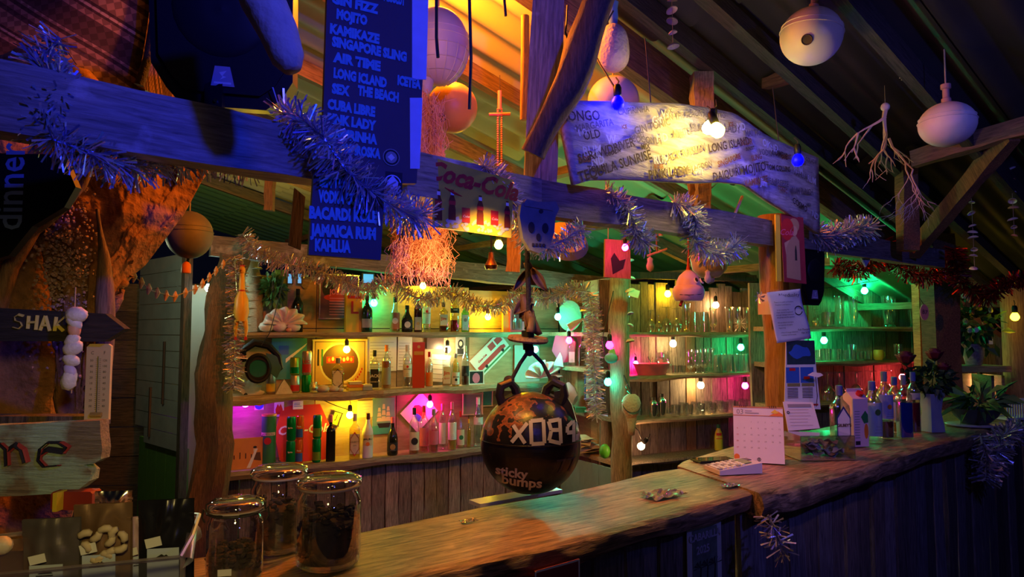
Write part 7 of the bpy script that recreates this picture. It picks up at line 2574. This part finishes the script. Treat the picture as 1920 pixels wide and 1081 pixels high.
def calendar():
    x, y = on_counter(1418, 2.49)
    rz = -math.radians(18)
    t = thing('desk_calendar', 'standing desk calendar for month 03 beside the log post', 'calendar', (x, y, C2), rz)
    w_, h = .172, .200
    th = .22
    pg = B().plate(rect(-w_ / 2, 0, w_ / 2, h), .004).build('front_page', M_WHITE, t, (0, 0, 0), (-th, 0, 0))
    B().plate(rect(-w_ / 2, 0, w_ / 2, h), .004).build('back_board', plain('calendar_back', (.12, .10, .09), .8), t, (0, .10, 0), (th * 1.05, 0, 0))
    B().box((0, .05, .003), (w_, .10, .004)).build('base_board', plain('calendar_back', (.12, .10, .09), .8), t)
    flat(rect(-w_ / 2, h * .83, w_ / 2, h * .845), -.0028).build('printed_rule', plain('copper_print', (.55, .25, .10), .5), pg)
    flat(rect(-w_ / 2, h * .975, w_ / 2, h * 1.0), -.0027).build('printed_band', plain('copper_print', (.55, .25, .10), .5), pg)
    text('03', .026, M_GREYP, pg, (-w_ * .36, -.003, h * .90))
    flat(rect(-w_ * .26, h * .915, -w_ * .12, h * .925), -.003).build('printed_line', M_GREYP, pg)
    flat(rect(-w_ * .26, h * .875, w_ * .02, h * .890), -.003).build('printed_line', M_GREYP, pg)
    for g in (-.30, .30):
        for k in range(4):
            B().tube([(g * w_ + (k - 1.5) * .007, -.006, h * .985), (g * w_ + (k - 1.5) * .007, 0, h * 1.02), (g * w_ + (k - 1.5) * .007, .02, h * .99)], .0012, 5).build('wire_ring', M_INK, pg)
    flat([(w_ * .22, h * .845), (w_ * .5, h * .845), (w_ * .49, h * .88), (w_ * .40, h * .93), (w_ * .33, h * .89)], -.003).build('printed_flower', M_ORG, pg)
    flat([(w_ * .26, h * .90), (w_ * .34, h * .96), (w_ * .42, h * .90), (w_ * .34, h * .88)], -.0034).build('printed_leaf', M_YEL, pg)
    d = 1
    for r_ in range(5):
        for k in range(7):
            if (r_ == 0 and k < 2) or d > 31:
                continue
            text(str(d), .0075, M_GREYP if k else M_RED, pg, (-w_ * .42 + k * w_ * .14, -.003, h * (.72 - r_ * .115)), name='date_number')
            d += 1
    ring(0, h * .06, .0045, .0065, 14, y=-.003).build('printed_badge', M_INK, pg)
    flat(rect(-.0015, h * .045, .0015, h * .075), -.003).build('badge_bar', M_INK, pg)
    flat(ell(-w_ * .44, h * .09, .010, .011, 12), -.003).build('printed_shape', M_ORG, pg)


calendar()


def calculator():
    t = thing('calculator', 'white desk calculator lying near the seam of the counter slabs', 'calculator', (.748, 2.345, C2 + .0), math.radians(12))
    t.scale = (1, 1, 1)
    W, D = .155, .105
    b = B()
    P = [(-D / 2, .012), (-D / 2 + .004, .003), (D / 2, .003), (D / 2, .034), (D * .25, .030)]
    # body runs along x, wedge rises to +x end
    q = [(-W / 2, .0), (W / 2, .0), (W / 2, .034), (W * .30, .031), (-W / 2, .014)]
    n = len(q)
    vs = [(x, -D / 2, z) for x, z in q] + [(x, D / 2, z) for x, z in q]
    fs = [tuple(range(n)), tuple(range(2 * n - 1, n - 1, -1))] + [((i + 1) % n, i, i + n, (i + 1) % n + n) for i in range(n)]
    b.add(vs, fs)
    b.build('body', plain('calculator_case', (.62, .62, .70), .4, vary=.02), t)
    sl = math.atan2(.031 - .014, W * .8)
    for i in range(6):
        for j in range(5):
            x = -W * .44 + i * .0165
            z = .0145 + (x + W / 2) * math.tan(sl) + .002
            B().box((0, 0, 0), (.012, .014, .004), bev=.0008).build('key', plain('calculator_key', (.75, .75, .72), .5) if (i + j) % 4 else M_GREYP, t, (x, -D * .36 + j * .0185, z), (0, -sl, 0))
    B().box((0, 0, 0), (.032, D * .62, .002)).build('display', plain('lcd_green', (.22, .34, .12), .2), t, (W * .22, -D * .02, .0325), (0, -sl, 0))
    B().box((0, 0, 0), (.02, D * .3, .002)).build('solar_strip', plain('solar', (.10, .07, .08), .2), t, (W * .40, D * .18, .0345), (0, -.03, 0))


calculator()
t = thing('phone', 'black smartphone lying flat behind the calculator', 'phone', (.735, 2.525, C2), math.radians(14))
B().box((0, 0, .004), (.15, .073, .008), bev=.003).build('phone_case', M_BLACK, t)
B().box((0, 0, .0085), (.142, .066, .001)).build('screen', plain('screen_glass', (.01, .02, .015), .04, spec=1), t)

# clear acrylic box of folded papers and the sheet above it
x, y = on_counter(1530, 2.60)
t = thing('acrylic_box', 'clear acrylic tip box full of papers next to the desk calendar', 'box', (x, y, C2), math.radians(4))
gb = glass('acrylic', (.92, .95, .98), .16, .03)
W, D, H = .205, .125, .088
for s in (-1, 1):
    B().box((0, s * D / 2, H / 2), (W, .004, H)).build('side_wall', gb, t)
    B().box((s * W / 2, 0, H / 2), (.004, D, H)).build('end_wall', gb, t)
B().box((0, 0, .003), (W, D, .005)).build('base_plate', gb, t)
B().box((0, 0, H), (W, D, .004)).build('lid', glass('acrylic_lid', (.85, .92, .95), .30, .05), t)
q = random.Random(6)
for i in range(16):
    m = [M_WHITE, plain('pinkish_paper', (.6, .4, .4), .8), M_CREAM, plain('bluish_paper', (.5, .55, .7), .8)][i % 4]
    k = q.uniform(-1, 1)
    o = B().grid(lambda u, v: ((u - .5) * .05, (v - .5) * .035, .012 * math.sin(u * 6 + k) * math.cos(v * 4) + .006), 5, 4, .001).build('folded_note', m, None, (x + q.uniform(-.06, .06), y + q.uniform(-.03, .03), C2 + .012 + (i // 4) * .013), (q.uniform(-.3, .3), q.uniform(-.3, .3), q.uniform(0, 3)))
    tag(o, '%s folded note in the %s layer inside the clear acrylic box' % (('white', 'pinkish', 'cream', 'bluish')[i % 4], ('bottom', 'second', 'third', 'top')[i // 4]), 'note', 'folded notes in the acrylic box')
p = at(1506, 793, 2.66)
t = thing('info_card', 'tilted white printed card standing behind the acrylic box below the blue flyer', 'card', (p.x, p.y, C2 + .09), math.radians(6))
t.rotation_euler = (-.25, 0, math.radians(6))
B().plate([(-.062, 0), (.068, .008), (.056, .108), (-.066, .112)], .003).build('card_sheet', M_WHITE, t)
flat(rect(-.05, .09, .045, .102), -.003).build('printed_band', M_GREYP, t)
lines(6, M_GREYP, -.05 / .11, .045 / .11, .02 / .1, .08 / .1, .012)(t, .11, .1)
ring(-.052, .07, .003, .006, 10, y=-.003).build('printed_mark', M_INK, t)

CBT = 'bottles on the counter'


def cb(px, d, ytop, w_, label, **k):
    x, y = on_counter(px, d)
    h = zat(ytop, y) - C2
    return bottle(x, y, C2, h, w_, label=label, group=CBT, rz=.1, **k)


def hexlab(txt):
    def f(t, r, yy, z0, z1):
        hexa(plain('navy_print', (.02, .04, .18), .5), M_WHITE)(t, r, yy, z0, z1)
        text(txt, .016, M_INK, t, (0, yy - .001, (z0 + z1) / 2 + .004), bold=.0006, name='label_lettering')
    return f


cb(1570, 2.80, 722, .086, "clear gin bottle with a navy-edged hexagon label beside the juice carton", kind='square', gl='clear', cap=plain('blue_cap', (.10, .14, .42), .4), lz=(.10, .62), deco=hexlab("GILBEY'S"))
cb(1631, 2.94, 714, .072, 'clear vodka bottle with leaf print and blue cap right of the juice carton', kind='round', gl='clear', cap=plain('blue_cap', (.10, .14, .42), .4), lab=plain('pale_leaf_label', (.42, .52, .55), .6), lz=(.12, .66), deco=disc(M_LEAF, .35, .03))
cb(1654, 3.06, 696, .068, 'tall bottle with a lilac label and a red finger of liquor', kind='round', gl='clear', cap=M_GREYP, lab=plain('lilac_label', (.45, .42, .60), .6), lz=(.30, .66), lq='red', fill=.26, deco=disc(M_ORG, .3))
cb(1673, 3.24, 706, .060, 'slim bottle with a broad blue cap and golden liquor', kind='tall', gl='clear', cap=plain('blue_cap', (.10, .14, .42), .4), lab=plain('pale_blue_label', (.50, .60, .85), .6), lz=(.22, .55), lq='amber', fill=.16)
cb(1690, 3.06, 702, .074, 'bottle two thirds full of deep blue liqueur', kind='square', gl='clear', cap=M_GREYP, lab=None, lq='blue', fill=.56)
cb(1708, 3.22, 697, .056, 'slender bottle of dark red liquor next to the rose vase', kind='tall', gl='clear', cap=plain('blue_cap', (.10, .14, .42), .4), lab=M_CREAM, lz=(.55, .66), lq='red', fill=.5)
x, y = on_counter(1597, 2.87)
t = thing('juice_carton', 'pink and white juice carton with a red screw cap between the bottles', 'carton', (x, y, C2), .25)
W, H = .072, .195
b = B().box((0, 0, H / 2), (W, W, H))
b.add([(-W / 2, -W / 2, H), (W / 2, -W / 2, H), (W / 2, W / 2, H), (-W / 2, W / 2, H), (-W / 2, 0, H + .028), (W / 2, 0, H + .028)], [(0, 1, 5, 4), (2, 3, 4, 5), (1, 2, 5), (3, 0, 4)])
b.build('carton_body', plain('carton_pink', (.78, .55, .66), .5, vary=.04), t)
B().box((0, 0, H + .033), (W, .004, .014)).build('top_fin', plain('carton_pink', (.78, .55, .66), .5, vary=.04), t)
B().lathe([(0, 0), (.014, 0), (.014, .014), (0, .014)], 14).build('screw_cap', M_RED, t, (.01, -.018, H + .014), (.6, 0, 0), smooth=True)
lines(9, M_GREYP, -.42, -.02, -.3, .3, .012)(t, .001, .001) if False else None
bb = B()
for i in range(11):
    flat(rect(-W * .42, H * (.18 + i * .055), -W * .42 + W * .34, H * (.18 + i * .055) + .003), -W / 2 - .0008, bb)
bb.build('printed_lines', M_GREYP, t)['kind'] = 'stuff'
flat([(0, H * .62), (W * .3, H * .75), (W * .48, H * .66), (W * .48, H * .5), (W * .2, H * .48)], -W / 2 - .001).build('printed_leaf', M_GRNP, t)
flat(ell(W * .34, H * .32, W * .14, H * .16, 14), -W / 2 - .001).build('printed_fruit', M_ORG, t)
flat(rect(-W * .4, H * .04, -W * .08, H * .12), -W / 2 - .001).build('printed_bars', M_INK, t)

# vase of roses
x, y = on_counter(1741, 3.27)
t = thing('vase', 'square waisted grey-blue vase holding dark red roses', 'vase', (x, y, C2), .2)
B().lathe([(0, 0), (.040, 0), (.038, .03), (.030, .09), (.038, .165), (.040, .178), (.036, .178), (.028, .09), (0, .01)], 24, .9).build('vase_body', plain('vase_glaze', (.30, .33, .42), .35), t, smooth=True)
vx, vy = x, y
M_ROSE = plain('rose_red', (.16, .008, .015), .6, vary=.3)
q = random.Random(12)


def rose(px, py, d, r, label, h0=.17):
    p = at(px, py, d)
    t = thing('rose', label, 'flower', p, 0, 'roses in the vase')
    for ly, (n, rr, zz, hh) in enumerate(((3, .26, .25, .8), (4, .46, .12, .9), (5, .66, -.05, .9), (6, .84, -.22, .9))):
        for k in range(n):
            a = 2 * PI * k / n + ly * .7

            def fn(u, v, a=a, rr=rr, zz=zz, hh=hh, n=n):
                aa = a + (u - .5) * 2 * PI / n * 1.45
                k2 = rr * r * (.55 + .5 * v ** .7 + (.12 * v * v if rr > .8 else 0))
                return (math.cos(aa) * k2, math.sin(aa) * k2, r * (zz + hh * v - .25 * abs(u - .5) * v) - r * .25)
            B().grid(fn, 6, 4, .0008).build('petal', M_ROSE, t, smooth='all')
    B().lathe([(0, -r * .75), (r * .3, -r * .6), (r * .45, -r * .35), (0, -r * .2)], 8).build('calyx', M_LEAFD, t, smooth=True)
    v0 = Vector((vx, vy, C2 + h0)) - p
    B().tube([(0, 0, -r * .7), v0 * .4 + Vector((0, 0, -r * .3)), v0], .0028, 6).build('stem', M_LEAFD, t)
    return t


rose(1698, 672, 3.22, .046, 'big dark red rose leaning out toward the green-lit shelves')
rose(1752, 665, 3.28, .042, 'dark red rose at the top of the bouquet against the square post')
rose(1768, 690, 3.24, .036, 'lower dark rose half hidden in the bouquet leaves')
t, q2 = leafcloud('rose_leaves', 'dark dense rose foliage above the grey-blue vase', 'foliage', at(1745, 712, 3.26), .095, 240, M_LEAFD, .045, .014, 6, rz=(1.1, .7, .75))
t, q2 = leafcloud('bowl_plant', 'drooping broad-leaved plant in the bowl at the far end of the counter', 'plant', at(1838, 752, 3.45), .09, 64, M_LEAF, .13, .018, 9, rz=(1.3, .8, .5))
x, y = on_counter(1823, 3.46)
B().lathe([(0, 0), (.06, 0), (.10, .035), (.125, .075), (.12, .075), (.09, .035), (0, .01)], 24, sy=.75).build('bowl', plain('dark_bowl', (.05, .05, .055), .4), t, Vector((x, y, C2 + .012)) - Vector(t.location), smooth=True)
o = B().lathe([(0, 0), (.13, 0), (.145, .008), (.14, .011), (0, .006)], 28, sy=.75).build('plate', plain('plate_grey', (.34, .36, .42), .35), None, (x, y, C2), smooth='all')
tag(o, 'pale oval plate under the drooping plant bowl', 'plate')
# white openwork basket far right
p = at(1905, 775, 3.75)
t = thing('plastic_basket', 'white openwork plastic basket at the far right end of the counter', 'basket', (p.x, p.y, C2), .2)
wp = plain('white_plastic', (.62, .64, .7), .4)
for k in range(16):
    B().box((-.12 + k * .016, -.06, .05), (.006, .004, .085)).build('slat', wp, t)
for z in (.006, .095):
    B().box((0, -.06, z), (.25, .006, .012)).build('rail', wp, t)
    B().box((0, .06, z), (.25, .006, .012)).build('rail', wp, t)
    B().box((-.125, 0, z), (.006, .12, .012)).build('end_rail', wp, t)
B().box((0, 0, .003), (.25, .12, .005)).build('base', wp, t)
tag(B().lathe([(0, 0), (.022, 0), (.022, .09), (.012, .10), (.012, .12), (0, .12)], 14).build('spice_shaker', M_GOLD, None, (p.x - .19, p.y + .05, C2), smooth=True), 'small brown capped jar beside the white openwork basket', 'jar')
# flowering pot on small shelf
p = at(1826, 684, 4.55)
t, q2 = leafcloud('flower_pot_plant', 'leafy white-flowered plant in a patterned pot on the small brown shelf', 'plant', p + Vector((0, 0, .27)), .16, 200, M_LEAFD, .07, .022, 14, rz=(1.2, .6, 1.2))
B().lathe([(0, -.27), (.045, -.27), (.062, -.20), (.066, -.13), (.060, -.13), (.05, -.2), (0, -.25)], 20).build('pot', plain('patterned_pot', (.30, .28, .26), .5, vary=.8, scale=70), t, smooth=True)
for k in range(7):
    a = Vector((R.uniform(-.14, .08), -.10, R.uniform(-.05, .22)))
    B().ball((0, 0, 0), .018, 8, 5, 1, .4, 1, wob=.2).build('flower', M_WHITE if k % 2 else M_CREAM, t, a)
tag(B().box((0, 0, 0), (.025, .012, .035)).build('price_tag', M_WHITE, None, at(1857, 640, 4.5)), 'tiny white tag among the pot plant leaves near the yellow bulb', 'tag')
t = thing('number_tag', 'oval number tag hanging on the square post', 'tag', at(1733, 585, 4.08), .2)
B().plate(ell(0, 0, .030, .048, 18), .005).build('tag_plate', plain('tag_pink', (.42, .30, .32), .6), t)
text('B7', .035, M_INK, t, (0, -.004, 0), rot=(PI / 2, .15, 0))
B().tube([(-.03, 0, .085), (0, 0, .045)], .002, 4).build('nail_wire', M_WIRE, t)

# lit wooden box under the small shelf
s = thing('wooden_crate', 'orange-lit wooden crate frame under the small brown shelf', 'crate', at(1822, 740, 4.75), .0)
B().box((0, .12, .0), (.30, .012, .28)).build('back_board', W_PLY, s)
for xx in (-.15, .08, .15):
    B().box((xx, 0, 0), (.02, .2, .28)).build('upright', W_SHELF, s)

# ================================================================ papers on the log post
c = at(1487, 612, 2.68)
t = thing('notice_sheet', 'crinkled white notice headed Nonduality taped to the log post', 'paper', c, .25)
P4 = pxpoly([(1437, 548), (1500, 541), (1524, 634), (1454, 643)], 0, .25, c)


def ns(u, v):
    a = Vector((P4[0][0], 0, P4[0][1])).lerp(Vector((P4[1][0], 0, P4[1][1])), u)
    b_ = Vector((P4[3][0], 0, P4[3][1])).lerp(Vector((P4[2][0], 0, P4[2][1])), u)
    p = a.lerp(b_, v)
    p.y = -.006 * math.sin(u * 5) * math.sin(v * 6) - .004 * math.sin(u * PI) + .02 * u * v
    return p


B().grid(lambda u, v: ns(u, v), 12, 14, .0008).build('sheet', M_WHITE, t, smooth='all')
for s_, u, v, sz in (('Nonduality', .60, .10, .021), ('There is no path to freedom.', .38, .22, .0075), ('Freedom is all there is.', .34, .27, .0075), ('In the meeting the', .32, .37, .0075), ('Open Secret is explored', .36, .42, .0075), ('through dialogue between', .36, .47, .0075), ('the group and the speaker.', .38, .52, .0075), ("It's not about concepts,", .36, .62, .0075), ('but a purely energetic', .34, .67, .0075), ('happening.', .24, .72, .0075), ("It's free of charge believers,", .40, .82, .0075), ('practices and formulas', .38, .87, .0075), ('Koh Phangan', .80, .80, .010), ('Feb 2025', .84, .87, .010)):
    p = ns(u, v)
    text(s_, sz, M_INK, t, (p.x, p.y - .0035, p.z), rot=(PI / 2, -.06, 0))
p = ns(.80, .42)
ring(p.x, p.z, .015, .019, 22, .3, 6.1, y=p.y - .004).build('printed_circle', M_INK, t)
c = at(1502, 697, 2.70)
t = thing('flyer', 'long blue travel flyer with two small photos hanging below the notice sheet', 'flyer', c, .2)
P4 = pxpoly([(1465, 763), (1471, 630), (1522, 640), (1532, 767)], 0, .2, c)
B().plate(P4, .003).build('sheet', M_WHITE, t)
(xa, za), (xb, zb) = P4[1], P4[3]
w_, h = (P4[2][0] - P4[1][0]), (P4[1][1] - P4[0][1])
x0 = P4[1][0]
flat(rect(x0 + .001, za - h * .40, x0 + w_ * 1.04, za - h * .06), -.0022).build('printed_photo', plain('night_photo', (.02, .05, .06), .5, vary=.6, scale=60), t)
flat([(x0 + w_ * (.48 + .38 * math.cos(a) * (1 + .15 * math.sin(3 * a))), za - h * (.22 + .09 * math.sin(a) + .02 * math.sin(4 * a))) for a in [k * PI / 10 for k in range(20)]], -.0026).build('printed_lagoon', M_BLUEP, t)
for k in (0, 1):
    flat(rect(x0 - .004 + k * w_ * .52, za - h * .66, x0 - .004 + k * w_ * .52 + w_ * .48, za - h * .44), -.0024).build('printed_photo', M_BLUEP, t)
    flat(rect(x0 + .010 + k * w_ * .52, za - h * (.49 + .12 * k), x0 + .010 + k * w_ * .52 + w_ * .22, za - h * (.45 + .12 * k)), -.003).build('printed_flag', M_RED, t)
    flat(rect(x0 + k * w_ * .52, za - h * .71, x0 + k * w_ * .52 + w_ * .46, za - h * .665), -.003).build('printed_bar', plain('olive_print', (.25, .24, .08), .6), t)
    bb = B()
    for i in range(7):
        flat(rect(x0 + k * w_ * .54, za - h * (.74 + i * .022), x0 + k * w_ * .54 + w_ * .38, za - h * (.735 + i * .022) + .0012), -.003, bb)
    bb.build('printed_lines', M_INK, t)['kind'] = 'stuff'
flat(rect(x0 + w_ * .62, za - h * .985, x0 + w_ * 1.1, za - h * .96), -.003).build('printed_bar', M_RED, t)
# portrait tin sign on the post
c = at(1490, 465, 2.74)
t = thing('portrait_sign', 'narrow red tin sign showing a person in a sun hat with a drink bottle', 'sign', c, .25)
P4 = pxpoly([(1470, 528), (1467, 400), (1509, 408), (1512, 532)], 0, .25, c)
B().plate(P4, .003).build('tin_sheet', plain('sign_maroon', (.30, .03, .05), .4, vary=.3, scale=20), t)
w_, h = .09, .265
x0 = P4[1][0]
sk_ = plain('print_skin', (.55, .32, .22), .6)
for (nm, pts, m) in (('printed_disc', ell(x0 + .028, .075, .030, .045, 18), M_RED), ('printed_hat', ell(x0 + .058, .092, .026, .030, 14), plain('print_hat', (.42, .26, .14), .6)), ('printed_face', ell(x0 + .060, .070, .014, .021, 14), sk_), ('printed_body', [(x0 + .02, -.12), (x0 + .085, -.13), (x0 + .082, .03), (x0 + .066, .05), (x0 + .045, .045), (x0 + .02, .0)], plain('print_dress', (.40, .24, .16), .6)), ('printed_arm', [(x0 + .012, .02), (x0 + .04, .035), (x0 + .05, .0), (x0 + .02, -.03)], sk_), ('printed_bottle', [(x0 + .060, -.05), (x0 + .070, -.05), (x0 + .069, -.01), (x0 + .066, .01), (x0 + .063, .01), (x0 + .060, -.01)], M_INK)):
    flat(pts, -.0022 - .0003 * len(nm) / 10).build(nm, m, t)
text('Cola', .034, M_PINK, t, (x0 + .022, -.0035, .062), shear=.35)
B().box((x0 - .012, .006, 0), (.02, .008, .27)).build('side_strip', M_YEL, t)
# foil tag and parchment note round the post
x = at(1442, 570, 2.79)
tag(B().grid(lambda u, v: ((u - .5) * .085, -.03 * math.sin(u * PI), (v - .5) * .085), 8, 3, .001).build('taped_note', M_CREAM, None, (x.x, x.y + .01, x.z)), 'yellowed note taped round the log post beside the notice sheet', 'paper')
t = thing('foil_flower', 'small glinting foil flower pinned at the edge of the log post', 'ornament', at(1423, 557, 2.74), 0)
bb = B()
for i in range(26):
    a = i * .9
    bb.add([(0, 0, 0), (math.cos(a) * .018, -.006, math.sin(a) * .022 - .002), (math.cos(a + .3) * .024, -.01, math.sin(a + .3) * .026)], [(0, 1, 2)])
bb.build('foil_petals', FS, t)['kind'] = 'stuff'
t = thing('paper_flower', 'small white and red paper flower sticking out of the flyer', 'ornament', at(1529, 703, 2.66), 0)
B().plate([(-.03, 0), (-.01, .012), (.02, .008), (.03, .0), (.01, -.008)], .003).build('petal', M_WHITE, t)
B().tube([(0, 0, 0), (.005, 0, -.08), (0, 0, -.12)], .0015, 4).build('stem', M_WIRE, t)

# ================================================================ counter front posters, tray, plastic
def front_poster(px, py, d, w_, h, label, m, deco, rz):
    p = at(px, py, d)
    t = thing('poster', label, 'poster', p, rz, 'posters on the counter front')
    B().box((0, 0, -h / 2), (w_, .002, h)).build('sheet', m, t)
    deco(t, w_, h)
    return t


def d_palm(t, w_, h):
    flat(rect(-w_ * .36, -h * .98, w_ * .36, -h * .02), -.0025).build('printed_photo', plain('palm_photo', (.10, .14, .10), .6, vary=.7, scale=30), t)
    text('CABARILLA', .028, M_GREYP, t, (0, -.0035, -h * .10), bold=.001)
    text('2025', .030, M_GREYP, t, (-.01, -.0035, -h * .24), bold=.001)
    for x in (-.2, .0, .22):
        b = B().tube([(x * w_, -.0035, -h * .9), (x * w_ + .01, -.0035, -h * .42)], .002, 4)
        for k in range(7):
            a = k * .52
            b.add([(x * w_ + .01, -.0035, -h * .42), (x * w_ + .01 + math.cos(a) * .03, -.0035, -h * .42 + math.sin(a) * .02), (x * w_ + .01 + math.cos(a + .2) * .034, -.0035, -h * .42 + math.sin(a + .2) * .016)], [(0, 1, 2)])
        b.build('printed_palm', M_INK, t)
    flat([(w_ * .1, -h * .62), (w_ * .3, -h * .6), (w_ * .34, -h * .85), (w_ * .14, -h * .9)], -.004).build('printed_block', M_YEL, t)
    flat(rect(-w_ * .30, -h * .95, -w_ * .08, -h * .75), -.004).build('printed_block', M_YEL, t)


front_poster(1320, 985, 1.95, .155, .26, 'palm tree party poster on the counter front below the seam', plain('cream_poster', (.42, .44, .36), .7), d_palm, math.radians(38))
front_poster(1045, 1058, 1.53, .13, .20, 'dark red white-edged poster just under the near counter edge', plain('dark_red_poster', (.20, .02, .04), .6), lambda t, w_, h: [flat(rect(a * w_ - .002, -h, a * w_ + .002, 0), -.002).build('white_edge', M_WHITE, t) for a in (-.49, .49)] + [flat(rect(-w_ / 2, -.004, w_ / 2, 0), -.002).build('white_edge', M_WHITE, t)], math.radians(38))
tag(B().plate([(-.15, -.004), (.15, -.004), (.15, .006), (-.15, .006)], .06).build('white_tray', plain('glossy_white', (.75, .78, .8), .15), None, (.015, 2.055, CT - .008), (0, 0, math.radians(36))), 'glossy white tray edge just behind the near counter slab', 'tray')
for px, py, d, s, lb in ((1238, 920, 2.02, .06, 'crumpled clear plastic wrap lying on the waxed counter'), (880, 968, 1.75, .02, 'tiny glinting foil scrap near the black float'), (1362, 913, 2.14, .028, 'small glinting scrap near the counter seam')):
    x, y = at(px, 620, d).x, d
    q = random.Random(px)
    b = B()
    nu = 9
    H_ = [[q.uniform(0, .010) for _ in range(nu + 1)] for _ in range(nu + 1)]
    b.grid(lambda u, v: ((u - .5) * s * 2.2, (v - .5) * s * 1.3, H_[int(u * nu + .5)][int(v * nu + .5)] * (s / .06) + .001), nu, nu)
    tag(b.build('plastic_scrap', plain('shiny_wrap', (.55, .55, .5), .10, .7), None, (x, y, CT + .003), (0, 0, .6)), lb, 'wrapper')
# thin box panels: brown basket right of the menu board, small wall sign by liquor header
tag(B().plate([(-.016, -.075), (.014, -.085), (.016, .05), (-.012, .07)], .018).build('wooden_paddle', W_LOGD, None, at(557, 405, 1.72), (0, .05, .4)), 'slim dark paddle edge left of the lower cocktail board', 'paddle')
t = thing('name_plaque', 'small wooden oval plaque high on the back wall near the blue window panes', 'plaque', (*on(WL, 572, .205)[:2], zat(527, on(WL, 572, .205)[1])), A_L)
B().plate(ell(0, 0, .03, .055, 16), .01).build('plaque_body', W_SHELF, t)
